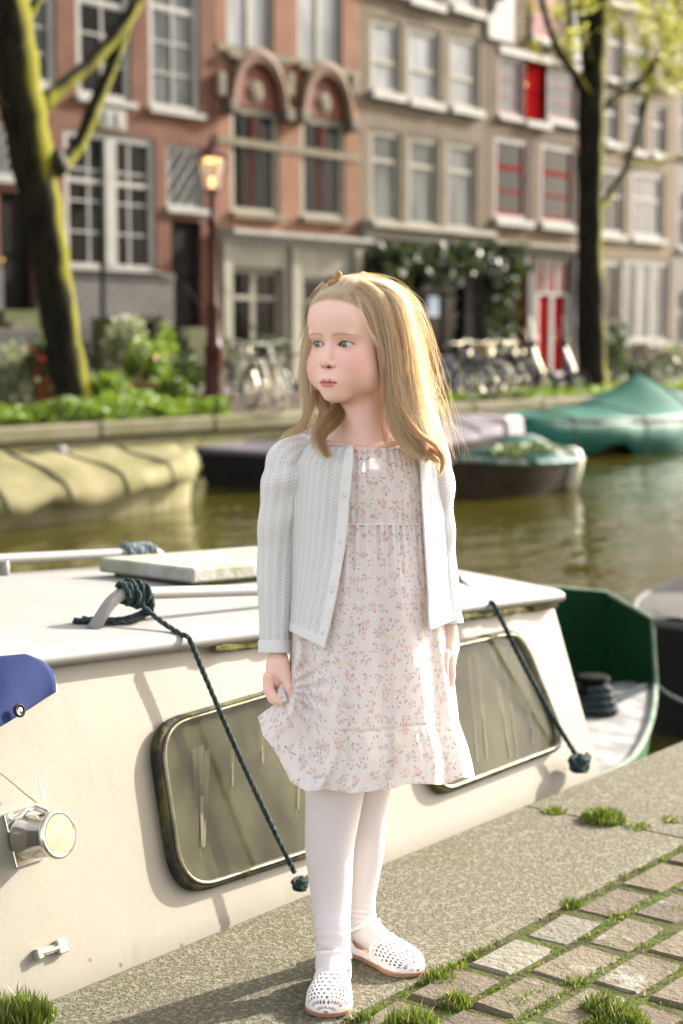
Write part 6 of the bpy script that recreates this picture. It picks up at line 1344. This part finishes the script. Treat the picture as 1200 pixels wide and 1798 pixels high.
st = fastmesh('hair_strands', toW(Vh), np.concatenate(q), HAIR, hair, col=np.repeat(Cc2, NS * 3, axis=0)); print('strands', n)
# hair clip: small tan bow on the crown
b = MB(); c = toW([G(590, 494, -2)])[0]
for (lx, lz, ax3, ln, w) in ((-.55, -.15, (-.8, 0, -.25), 1.05, .5), (.35, .75, (.35, .1, .9), 1.15, .52)):
    o2 = toW([G(590, 494, -2.6) + np.array((lx, 0, lz))])[0]; a3 = Vector(toW([np.array(ax3)])[0]) - Vector(toW([np.zeros(3)])[0]); u3 = ln / 100; w3 = w / 100
    b.lathe([(0, -u3 * .75), (w3 * .45, -u3 * .6), (w3 * .75, -u3 * .15), (w3, u3 * .3), (w3 * .85, u3 * .6), (w3 * .4, u3 * .75), (0, u3 * .7)], o2, a3, 12)
b.lathe([(0, -.006), (.005, -.005), (.006, 0), (.005, .005), (0, .006)], c, tuple(Rv), 10); b.build('hair_clip', simple('tan_ribbon', (.42, .24, .13), (.32, .18, .09), 60, .7), girl, smooth=True)
# ================================================================ CLOTHES
def tab(t, x): a = np.array(t, float); return np.interp(x, a[:, 0], a[:, 1])
Gv = np.vectorize(lambda x, y, d: tuple(G(float(x), float(y), float(d))), otypes=[float, float, float])
def GA(x, y, d): return np.stack(Gv(x, y, d), -1)
r2 = np.random.default_rng(5)
def floral(uv, base=(0.83, 0.785, 0.765), spacing=2.6):
    col = np.tile(np.array(base), (len(uv), 1)); u0, v0 = uv.min(0); u1, v1 = uv.max(0)
    order = np.argsort(uv[:, 0]); su = uv[order, 0]
    rows = int((v1 - v0) / (spacing * .87)) + 1
    for j in range(rows):
        for i in range(int((u1 - u0) / spacing) + 1):
            c = np.array([u0 + (i + .5 * (j % 2)) * spacing, v0 + j * spacing * .87]) + r2.uniform(-.45, .45, 2)
            a, b_ = np.searchsorted(su, [c[0] - 1.3, c[0] + 1.3]); ix = order[a:b_]; ix = ix[np.abs(uv[ix, 1] - c[1]) < 1.3]
            if not len(ix): continue
            q = uv[ix] - c; th = r2.uniform(0, 6.28); k = r2.integers(1, 4)
            for _ in range(r2.integers(5, 9)):
                a2 = r2.uniform(0, 6.28); rr = r2.uniform(.55, 1.05); lc = np.array([math.cos(a2), math.sin(a2)]) * rr; d = q - lc; la = a2 + r2.uniform(-.9, .9)
                e = np.abs((d[:, 0] * math.cos(la) + d[:, 1] * math.sin(la)) / .25) ** 1.6 + np.abs((-d[:, 0] * math.sin(la) + d[:, 1] * math.cos(la)) / .095) ** 1.6
                w = np.clip((1.25 - e) * 2, 0, 1)[:, None] * .75; col[ix] = col[ix] * (1 - w) + np.array((.30, .30, .21)) * w
            for n_ in range(k):
                pc = np.array([math.cos(th + n_ * 2.3), math.sin(th + n_ * 2.3)]) * (.42 if k > 1 else 0); d = q - pc; rr = np.linalg.norm(d, axis=1); an = np.arctan2(d[:, 1], d[:, 0])
                rad = r2.uniform(.27, .42) * (1 + .18 * np.cos(5 * an + th)); cc = [(.76, .36, .40), (.76, .36, .40), (.80, .62, .33), (.50, .46, .70)][r2.integers(0, 4)]
                w = np.clip((rad - rr) / .07, 0, 1)[:, None] * .5; col[ix] = col[ix] * (1 - w) + np.array(cc) * w
                w = np.clip((rad * .35 - rr) / .05, 0, 1)[:, None] * .5; col[ix] = col[ix] * (1 - w) + np.array((.8, .6, .3)) * w
    return col
m = M('floral_cotton', 0.85, 0, 0.15); a = m.attr(); wv = m.noise(900, 2, .5); m.color(a).bump(wv, .25, .0006); m.translucent(a, 0.30); FLOR = m.mat
def fnoise(a, b, k=0.0): return np.sin(a * 1.7 + 1.3 * np.sin(b * .9 + k) + k) * .5 + np.sin(a * 3.1 - b * 1.3 + k * 2) * .3 + np.sin(b * 2.3 + a * .7 + k * 3) * .3
dress = None
# ---- skirt
HEM = [(453, 1258), (465, 1292), (492, 1332), (515, 1370), (545, 1389), (620, 1391), (660, 1385), (692, 1386), (700, 1381), (750, 1375), (790, 1374), (833, 1362)]
XL = [(918, 533), (1000, 524), (1100, 512), (1180, 507), (1215, 500), (1235, 484), (1248, 466), (1258, 453)]
XR = [(918, 762), (1000, 770), (1100, 783), (1200, 798), (1268, 806), (1285, 812), (1310, 821), (1340, 829), (1362, 833)]
NT, NR = 900, 330
th = np.linspace(0, 2 * np.pi, NT, endpoint=False); v = np.linspace(0, 1, NR)
T, V_ = np.meshgrid(th, v)
cs, sn = np.cos(T), np.sin(T)
hemx = 643 + 190 * cs; hemy = tab(HEM, hemx)
yl = 918 + (1258 - 918) * V_; yr = 918 + (1362 - 918) * V_; xl, xr = tab(XL, yl), tab(XR, yr)
xc, aa = (xl + xr) / 2, (xr - xl) / 2
sq = np.sign(cs) * np.abs(cs) ** 0.92
px = xc + aa * sq; py = 918 + (hemy - 918) * V_ + 3 * np.sin(T * 9) * V_ ** 3
b_ = 7.3 + 5.9 * V_ ** .85
fold = (.9 * np.sin(T * 7 + .6) + .6 * np.sin(T * 11 + 2.0 + V_ * 1.2) + .45 * np.sin(T * 17 + 1 - V_ * 2)) * V_ ** .9 * 1.6
gath = .34 * np.sin(T * 58 + 3 * np.sin(T * 5)) * np.exp(-V_ / .13) + .16 * np.sin(T * 37 + 1) * np.exp(-V_ / .3)
crease = 2.0 * (1 / (1 + np.exp(-(px - 690) / 4.0)) - 1 / (1 + np.exp(-(px - 770) / 18.0))) * np.clip((V_ - .25) * 1.6, 0, 1) * (sn > 0)
seamv = .775; ruf = np.clip((V_ - seamv) / .06, 0, 1)
ruffle = (.40 * np.sin(T * 52 + 2 * np.sin(T * 6)) * np.exp(-np.clip(V_ - seamv, 0, 1) / .10) + .30 * np.sin(T * 31 + 1.5 * np.sin(T * 4)) + .25) * ruf
pinch = np.hypot(px - 497, py - 1212); pang = np.arctan2(py - 1212, px - 497)
pf = .35 * np.sin(pang * 16) * np.exp(-((pinch - 45) / 40) ** 2) * (sn > -.2)
fold = fold + .5 * np.sin(T * 5 + .3 + .8 * np.sin(V_ * 2)) * V_
dd = 2.4 - (b_ + fold + gath + ruffle) * sn + crease - pf - .10 * fnoise(px / 22, py / 26) * (.4 + V_)
dd = np.where(px < 530, dd - 1.2 * np.clip((530 - px) / 60, 0, 1) * V_ ** 2, dd)
front = GA(px, py, np.where(sn > 0, dd, 2.4)); P = front.copy(); P[..., 1] = dd
P[..., 0] += .12 * (fold * .5 + gath * 1.5) * np.cos(T)
seam = np.exp(-((V_ - seamv) / .006) ** 2) * .18; P[..., 1] += seam * np.sign(sn)
cir = np.concatenate([[0], np.cumsum(np.linalg.norm(np.diff(P[NR // 2], axis=0), axis=1))]); U = np.tile(cir * 1.12, (NR, 1)); VV = np.tile((v * 43)[:, None], (1, NT))
U = U * (0.72 + 0.36 * V_)
uv = np.stack([U.ravel(), VV.ravel()], 1); fc = floral(uv)
isr = (V_ >= seamv)
dress = fastmesh('dress', toW(P[:int(seamv * NR) + 2].reshape(-1, 3)), gridq(int(seamv * NR) + 2, NT, True), FLOR, girl, col=fc.reshape(NR, NT, 3)[:int(seamv * NR) + 2].reshape(-1, 3))
k0 = int(seamv * NR); fastmesh('ruffle', toW(P[k0:].reshape(-1, 3)), gridq(NR - k0, NT, True), FLOR, dress, col=fc.reshape(NR, NT, 3)[k0:].reshape(-1, 3))
# pinched fabric in the fingers
Pp = []
for i in range(14):
    t = i / 13; r = []
    c = G(498 - 3 * t, 1196 + 34 * t, -.9 - .5 * t)
    for j in range(24): a2 = 2 * math.pi * j / 24; rr = (.35 + 1.5 * t ** 1.3) * (1 + .22 * math.sin(a2 * 5 + t)); r.append(c + np.array((math.cos(a2) * rr * .8, math.sin(a2) * rr * .55, .12 * math.sin(a2 * 3))))
    Pp.append(r)
Pp = np.array(Pp); fastmesh('gathered_fold', toW(Pp.reshape(-1, 3)), gridq(14, 24, True), FLOR, dress, col=floral(np.stack(np.meshgrid(np.linspace(0, 4, 24), np.linspace(0, 3.5, 14)), -1).reshape(-1, 2)))
# ---- bodice
NB = 130; vb = np.linspace(0, 1, NB); T, V_ = np.meshgrid(th, vb); cs, sn = np.cos(T), np.sin(T)
topy = 787 + 5 * np.sin(T) - 2; xa = 98 + (116 - 98) * np.clip(V_ * 2, 0, 1); xcn = 643 + 4 * V_
py = topy + (921 - topy) * V_; px = xcn + xa * cs
b_ = tab([(0, 6.0), (.1, 6.9), (.3, 7.6), (.7, 7.6), (1, 7.3)], V_); g1 = .28 * np.sin(T * 46 + 2.5 * np.sin(T * 7)) * (np.exp(-V_ / .16) + np.exp(-(1 - V_) / .2) * .9) + .22 * np.sin(T * 21 + 1.2 * np.sin(T * 3)) * np.sin(V_ * np.pi) ** .7
dd = 2.4 - (b_ + g1) * sn; fr = GA(px, py, np.where(sn > 0, dd, 2.4)); P = fr.copy(); P[..., 1] = dd
P[0, :, 2] += .10
cir = np.concatenate([[0], np.cumsum(np.linalg.norm(np.diff(P[NB // 2], axis=0), axis=1))]); uv = np.stack([np.tile(cir, (NB, 1)).ravel(), np.tile((vb * 12.5)[:, None], (1, NT)).ravel()], 1)
bod = fastmesh('bodice', toW(P.reshape(-1, 3)), gridq(NB, NT, True), FLOR, dress, col=floral(uv, spacing=2.5))
b = MB(); b.tube(toW(P[0, ::6]).tolist(), .0018, 6, closed=True); o = b.build('neck_trim', simple('cream_trim', (.76, .70, .66)), dress, smooth=True)
# frilled waist seam
b = MB(); W = [P[-1, i] + np.array([0, -.12 * math.sin(th[i]), .06 * math.sin(i * .9)]) for i in range(0, NT, 3)]; b.tube(toW(W).tolist(), [.0016 + .0007 * math.sin(i * 1.3) for i in range(len(W))], 5, closed=True); b.build('waist_seam', bpy.data.materials['cream_trim'], dress, smooth=True)
# ---- knit material (u, v in cm)
m = M('white_pointelle_knit', 0.9, 0, 0.1); u, vv = m.uv()
colw = 1.55; cu = (u / colw).fract() - .5; sgn = cu.gt(0)
row = (vv / .62 + sgn * .5).fract() - .5; hx = (cu.abs() - .13) / .085; hy = row / .26; hole = (hx * hx + hy * hy).lt(1.0)
st_ = ((vv / .31).fract() - .5).abs() * 2; rib = ((u / .31).fract() - .5).abs() * 2; chev = ((vv / .62 + cu.abs() * 2.2).fract() - .5).abs() * 2
ridge = (cu.abs() * 2).step(0.35, 0.95)
c = m.mix(chev * .35 + rib * .15, (0.90, 0.89, 0.885), (0.83, 0.82, 0.82)); c = m.mix(hole * .38, c, (0.42, 0.40, 0.40)); m.color(c)
m.bump(chev * .6 + rib * .35 - hole * 1.6 + ridge * .8 + m.noise(600, 2) * .5, .9, .0016); m.translucent((.8, .78, .76), .25); KNIT = m.mat
m = M('white_knit_band', 0.9, 0, 0.1); u, vv = m.uv(); m.color(m.mix(((vv / .24).fract() - .5).abs() * .5, (.86, .845, .835), (.76, .75, .75))); m.bump(((vv / .24).fract() - .5).abs() + m.noise(600, 2) * .3, .7, .0012); m.translucent((.8, .78, .76), .2); BAND = m.mat
def shell_mesh(name, P, U, Vv, mat, parent, closed=False, th_=.0016):
    r, c = P.shape[:2]; o = fastmesh(name, toW(P.reshape(-1, 3)), gridq(r, c, closed), mat, parent, uv=np.stack([U.ravel(), Vv.ravel()], 1)); md = o.modifiers.new('t', 'SOLIDIFY'); md.thickness = th_; md.offset = 0; return o
# body of the cardigan: u 0..1 from the left opening edge round the back to the right opening edge
NU, NV = 300, 170
uu = np.linspace(0, 1, NU); v = np.linspace(0, 1, NV); UU, VV = np.meshgrid(uu, v)
yy = tab([(0, 786), (.03, 787), (.06, 790), (.3, 880), (1, 1120)], VV)
xL = tab([(786, 621), (820, 620), (880, 614), (960, 606), (1040, 590), (1135, 567)], yy); xR = tab([(786, 734), (820, 738), (880, 741), (960, 746), (1040, 751), (1120, 753)], yy)
cxx = tab([(0, 641), (.1, 643), (1, 652)], VV); ax_ = tab([(0, 66), (.03, 84), (.07, 112), (.14, 131), (.3, 134), (.7, 137), (1, 146)], VV); bx = tab([(0, 6.4), (.05, 7.2), (.12, 8.1), (.3, 8.6), (.6, 9.7), (.85, 11.4), (1, 12.2)], VV)
aL = np.arccos(np.clip((xL - cxx) / ax_, -.995, .995)); aR = np.arccos(np.clip((xR - cxx) / ax_, -.995, .995))   # front angles
ang = aL + (2 * np.pi + aR - aL) * UU           # from left edge, round the back, to right edge
cs, sn = np.cos(ang), np.sin(ang)
px = cxx + ax_ * cs
side = np.abs(px - 645)
py = yy - np.where(VV < .2, (1 - VV / .2) * (side / 110) ** 1.2 * 14 + (1 - VV / .2) * 22 * (sn < 0) * np.abs(sn) ** .5, 0)
py = py + VV ** 3 * np.where(sn > 0, np.where(px < 640, (px - 567) * .50 + 16, np.where(px > 740, -(px - 752) * .45 - 12, 0)), -8)
wr_ = .34 * fnoise(px / 21, py / 55, 1) + .16 * np.sin(px / 9 + py / 60) + .12 * fnoise(px / 12, py / 17, 2)
dd = 2.6 - (bx + wr_) * sn; dd = dd - .35 * np.exp(-(UU / .03) ** 2) * VV
fr = GA(px, py, np.where(sn > 0, dd, 2.6)); P = fr.copy(); P[..., 1] = dd
ul = UU * 66; vl = VV * 33
card = shell_mesh('cardigan', P[:, 7:-7], ul[:, 7:-7], vl[:, 7:-7], KNIT, girl)
Pf = P.copy(); Pf[..., 1] -= .10 * sn
shell_mesh('placket', Pf[:, :9], ul[:, :9], vl[:, :9], BAND, card, th_=.0026); shell_mesh('placket', Pf[:, -9:], ul[:, -9:], vl[:, -9:], BAND, card, th_=.0026)
Ph2 = P.copy(); Ph2[..., 1] -= .12 * sn; Ph2[..., 0] += .10 * cs; shell_mesh('hem_band', Ph2[-9:], vl[-9:] * 1, ul[-9:], BAND, card, th_=.0030)
b = MB(); b.tube(toW(Pf[0, ::4]).tolist(), .0020, 8); b.build('neckband', simple('white_wool', (.78, .77, .78)), card, smooth=True)
PEARL = simple('pearl_button', (.62, .60, .60), None, rough=.3)
for f in (.05, .27, .50, .73, .94):
    k = int(f * (NV - 1)); c = toW([Pf[k, 4]])[0]; n_ = Vector(toW([Pf[k, 4] + np.array((0, -1, 0))])[0]) - Vector(c); b = MB(); b.lathe([(0, 0), (.0038, 0), (.0042, .0008), (.003, .0016), (0, .0012)], Vector(c) + n_.normalized() * .0012, n_, 14); b.build('button', PEARL, card, smooth=True)
def sleeve(ctrl, name, seed, br=1.0):
    C = np.array([[*G(q[0], q[1], q[2]), q[3]] for q in ctrl]); n = 190; ts = np.linspace(0, 1, n); B = cr(C, ts[None])[0]; m_ = 110; a2 = np.linspace(0, 2 * np.pi, m_, endpoint=False)
    cen = B[:, :3]; tan = np.gradient(cen, axis=0); tan /= np.linalg.norm(tan, axis=1)[:, None]; d1 = np.cross(tan, np.tile([0, 1.0, 0], (n, 1))); d1 /= np.linalg.norm(d1, axis=1)[:, None]; d2 = np.cross(tan, d1)
    A2, TT = np.meshgrid(a2, ts); wv = .20 * fnoise(A2 * 1.5 + seed, TT * 13, seed) + .22 * np.sin(TT * 34 + 1.7 * np.cos(A2 + seed)) * np.exp(-((TT - .45) / .25) ** 2)
    R_ = (B[:, 3][:, None] + wv); P = cen[:, None] + d1[:, None] * (np.cos(A2) * R_)[..., None] + d2[:, None] * (np.sin(A2) * R_ * br)[..., None]
    ln = np.concatenate([[0], np.cumsum(np.linalg.norm(np.diff(cen, axis=0), axis=1))]); U = A2 / (2 * np.pi) * 18.6; Vl = np.tile(ln[:, None], (1, m_))
    P = np.concatenate([P, P[:, :1]], 1); U = np.concatenate([U, U[:, :1] + 18.6], 1); Vl = np.concatenate([Vl, Vl[:, :1]], 1)
    o = shell_mesh(name, P, U, Vl, KNIT, card); Pc = P.copy(); cc = cen[:, None]; Pc = cc + (P - cc) * 1.035; shell_mesh('cuff', Pc[-9:], Vl[-9:], U[-9:], BAND, o, th_=.0028); return o
sleeve([(560, 785, 2.5, 1.6), (530, 789, 2.5, 2.5), (508, 806, 2.5, 3.3), (502, 840, 2.6, 3.65), (492, 900, 3.0, 3.4), (487, 965, 3.2, 3.15), (484, 1050, 2.2, 2.75), (483, 1146, .6, 2.45)], 'sleeve', 0)
sleeve([(712, 785, 2.5, 1.6), (742, 790, 2.6, 2.4), (757, 808, 2.8, 3.1), (764, 850, 3.0, 3.0), (771, 910, 3.8, 2.45), (774, 970, 4.4, 2.4), (780, 1035, 3.6, 2.35), (788, 1097, 2.6, 2.25)], 'sleeve', 2)
# ---- tights
m = M('white_tights', 0.75, 0, .25); m.color((.70, .655, .655)).bump(m.noise(900, 2), .12, .0005); m.translucent((.8, .75, .74), .12); TIGHT = m.mat
def leg(ctrl, name='tights', br=1.0):
    C = np.array([[*G(q[0], q[1], q[2]), q[3]] for q in ctrl]); n = 120; ts = np.linspace(0, 1, n); B = cr(C, ts[None])[0]; m_ = 48; a2 = np.linspace(0, 2 * np.pi, m_, endpoint=False); cen = B[:, :3]
    tan = np.gradient(cen, axis=0); tan /= np.linalg.norm(tan, axis=1)[:, None]; d1 = np.cross(tan, np.tile([0, 1.0, .3], (n, 1))); d1 /= np.linalg.norm(d1, axis=1)[:, None]; d2 = np.cross(tan, d1); A2, TT = np.meshgrid(a2, ts)
    zc = B[:, 2][:, None]; wr = .07 * np.sin(zc * 7 + 1.2 * np.cos(A2)) * np.exp(-((zc - 6) / 2.2) ** 2); R_ = B[:, 3][:, None] + wr
    P = cen[:, None] + d1[:, None] * (np.cos(A2) * R_)[..., None] + d2[:, None] * (np.sin(A2) * R_ * br)[..., None]
    V = np.concatenate([P.reshape(-1, 3), cen[-1:]]); Q = gridq(n, m_, True); return V, Q, n * m_, m_
# ---- shoes
LEATH = simple('white_woven_leather', (.80, .78, .76), (.72, .70, .67), 60, .5); SOLE = simple('tan_sole', (.42, .22, .145), (.35, .18, .12), 30, .6)
def shoe(heel, toe, label, flip=1):
    heel, toe = np.array(heel, float), np.array(toe, float); Ln = np.linalg.norm(toe - heel); f = (toe - heel) / Ln; s = np.array([-f[1], f[0]]) * flip
    root = None
    def W(a, c, z): p = heel + f * a + s * c; return np.array([p[0], p[1], z])
    def hw(t): t = np.clip(t, 0, 1); base = np.interp(t, [0, .12, .35, .55, .72, .88, 1], [2.5, 2.75, 2.6, 3.1, 3.75, 3.6, 3.2]); e0 = np.sqrt(np.clip(1 - ((.13 - t) / .13).clip(0) ** 2, 0, 1)); e1 = np.sqrt(np.clip(1 - ((t - .80) / .20).clip(0) ** 2.3, 0, 1)); return base * e0 * e1
    ts = (1 - np.cos(np.linspace(0, np.pi, 41))) / 2; o2 = [(t * Ln, -hw(t) + .25 * math.sin(t * 3.1)) for t in ts] + [(t * Ln, hw(t) + .25 * math.sin(t * 3.1)) for t in ts[::-1][1:-1]]
    b = MB(); n = len(o2); cen = (Ln * .5, 0)
    rings = []
    for z, k in ((.02, .95), (.12, 1.0), (.75, 1.02), (.85, .99)): rings.append([W(cen[0] + (a - cen[0]) * k, c * k, z) for a, c in o2])
    R_ = toW(np.array(rings).reshape(-1, 3)).reshape(len(rings), n, 3); b.grid(R_, closed_u=True); b.add(R_[0].tolist(), [tuple(range(n))[::-1]]); b.add(R_[-1].tolist(), [tuple(range(n))])
    so_ = b.build('shoe', LEATH, girl); so_['label'] = label; so_.data.materials[0] = LEATH
    so_.name = 'shoe'; so_.data.materials.clear(); so_.data.materials.append(SOLE)
    # woven vamp
    NI, NJ = 60, 84; t0 = .54; P = np.zeros((NI + 1, NJ + 1, 3))
    for i in range(NI + 1):
        q = i / NI
        for j in range(NJ + 1):
            a2 = math.pi * j / NJ; tt = t0 + (1.002 - t0) * (.55 * q + .45 * math.sin(q * math.pi / 2)) + .07 * (abs(math.cos(a2)) ** 1.5) * (q - 1) * .9; w = hw(min(tt, .9985)) * .985; h = float(np.interp(tt, [.4, .54, .68, .82, .93, 1.0], [4.6, 4.0, 3.45, 2.85, 2.1, .5]))
            c = -math.cos(a2); cc2 = math.copysign(abs(c) ** .8, c) * w; z = .80 + h * (math.sin(a2) ** .62); P[i, j] = W(tt * Ln, cc2 + .25 * math.sin(tt * 3.1), z)
    Wp = toW(P.reshape(-1, 3)); Q = []
    for i in range(NI):
        for j in range(NJ):
            I, J = i % 6, (j + 3 * (i // 6)) % 6
            # diagonal lattice of holes
            hole = (abs(I - 2.5) + abs(J - 2.5) < 2.1) and 2 < i < NI - 2 and 4 < j < NJ - 5
            if not hole: a2 = i * (NJ + 1) + j; Q.append((a2, a2 + 1, a2 + NJ + 2, a2 + NJ + 1))
    vm = fastmesh('vamp', Wp, Q, LEATH, so_); md = vm.modifiers.new('t', 'SOLIDIFY'); md.thickness = .0019; md.offset = 1
    b = MB(); b.tube(Wp.reshape(NI + 1, NJ + 1, 3)[0].tolist(), .0022, 8); b.build('vamp_edge', LEATH, so_, smooth=True)
    # heel counter with side band
    P = np.zeros((8, 61, 3))
    for i in range(8):
        z = .8 + i / 7 * 1.0
        for j in range(61):
            q = j / 60; t = abs(q - .5) * 2 * .62; sg = -1 if q < .5 else 1; hz = float(np.interp(t, [0, .1, .25, .62], [4.2, 3.6, 1.1, .8])); zz = .8 + hz * i / 7; P[i, j] = W(t * Ln, sg * hw(t) * (.97 - .05 * i / 7) + .25 * math.sin(t * 3.1), zz)
    hc_ = fastmesh('heel_counter', toW(P.reshape(-1, 3)), gridq(8, 61), LEATH, so_); hc_.modifiers.new('t', 'SOLIDIFY').thickness = .0018
    return so_, W, Ln
def strap(so_, pts, r=.0052):
    b = MB(); W = [Vector(toW([p])[0]) for p in pts]; out = cr(np.array([list(w) for w in W]), np.linspace(0, 1, 40)[None])[0]; n = len(out); P = []
    cen = out.mean(0)
    for i in range(n):
        d = Vector(out[i] - cen).normalized(); P.append([Vector(out[i]) + Vector((0, 0, r)) , Vector(out[i]) + d * .0012 + Vector((0, 0, r * .6)), Vector(out[i]) + d * .0012 - Vector((0, 0, r * .6)), Vector(out[i]) - Vector((0, 0, r)), Vector(out[i]) - d * .0008])
    b.grid(P, closed_u=True); b.build('strap', LEATH, so_, smooth=True)
s1_, W1, L1 = shoe((-1.1, -2.0), (-2.5, -19.8), 'front shoe pointing towards the camera')
strap(s1_, [W1(1.0, -1.8, 3.9), W1(2.6, -2.8, 4.2), W1(4.8, -2.9, 5.2), W1(6.6, -1.9, 6.1), W1(7.1, 0, 6.4), W1(6.6, 1.9, 6.1), W1(4.8, 2.9, 5.2), W1(2.6, 2.8, 4.2), W1(1.0, 1.8, 3.9)])
s2_, W2, L2 = shoe((1.2, 10.0), (12.7, -2.6), 'rear shoe turned to the right')
strap(s2_, [W2(1.0, -1.7, 4.0), W2(2.6, -2.6, 4.3), W2(4.6, -2.6, 5.4), W2(6.2, -1.6, 6.2), W2(6.6, 0, 6.5), W2(6.2, 1.6, 6.2), W2(4.6, 2.6, 5.4), W2(2.6, 2.6, 4.3), W2(1.0, 1.7, 4.0)])

def px_of(p): return p
def leg3(top, foot):
    C = np.array([[*G(q[0], q[1], q[2]), q[3]] for q in top] + [list(q) for q in foot]); return C
def leg_from(C):
    n = 150; ts = np.linspace(0, 1, n); B = cr(C, ts[None])[0]; m_ = 48; a2 = np.linspace(0, 2 * np.pi, m_, endpoint=False); cen = B[:, :3]
    tan = np.gradient(cen, axis=0); tan /= np.linalg.norm(tan, axis=1)[:, None]; hd = C[-1, :3] - C[-4, :3]; hd[2] = 0; sd = np.array([-hd[1], hd[0], 0]); sd /= np.linalg.norm(sd)
    d2 = np.cross(tan, np.tile(sd, (n, 1))); d2 /= np.linalg.norm(d2, axis=1)[:, None]; d1 = np.cross(d2, tan); A2, TT = np.meshgrid(a2, ts); zc = cen[:, 2][:, None]
    wr = (.09 * np.sin(zc * 6.5 + 1.4 * np.cos(A2)) + .05 * np.sin(zc * 11 + 2 * np.sin(A2))) * np.exp(-((zc - 7.5) / 2.0) ** 2); R_ = B[:, 3][:, None] + wr
    P = cen[:, None] + d1[:, None] * (np.cos(A2) * R_)[..., None] + d2[:, None] * (np.sin(A2) * R_)[..., None]; return P.reshape(-1, 3), gridq(n, m_, True)
c1_ = leg3([(592, 1160, 2, 7.0), (590, 1300, 0, 6.0), (588, 1385, -1, 4.95), (583, 1440, -1.4, 4.45), (579, 1490, -1.8, 4.05), (581, 1550, -2.4, 3.55), (583, 1600, -3.6, 3.15)], [(*W1(3.7, 0, 7.6), 2.85), (*W1(4.0, 0, 5.0), 2.75), (*W1(6.4, 0, 3.9), 2.7), (*W1(9.5, 0, 2.9), 2.0), (*W1(12.5, 0, 2.1), 1.2), (*W1(15, 0, 1.7), .7)])
c2_ = leg3([(662, 1160, 3.5, 7.0), (655, 1300, 4.5, 5.3), (650, 1385, 5.5, 3.6), (645, 1440, 6.0, 3.35), (641, 1500, 6.6, 3.15), (637, 1545, 7.4, 2.75)], [(*W2(3.5, 0, 9.5), 2.25), (*W2(3.6, 0, 6.6), 2.35), (*W2(4.0, 0, 4.6), 2.5), (*W2(6.4, 0, 3.8), 2.5), (*W2(9.5, 0, 2.9), 2.0), (*W2(12.5, 0, 2.1), 1.2), (*W2(15, 0, 1.7), .7)])
Va, Qa = leg_from(c1_); Vc, Qc = leg_from(c2_); fastmesh('tights', toW(np.concatenate([Va, Vc])), np.concatenate([Qa, Qc + len(Va)]), TIGHT, girl)
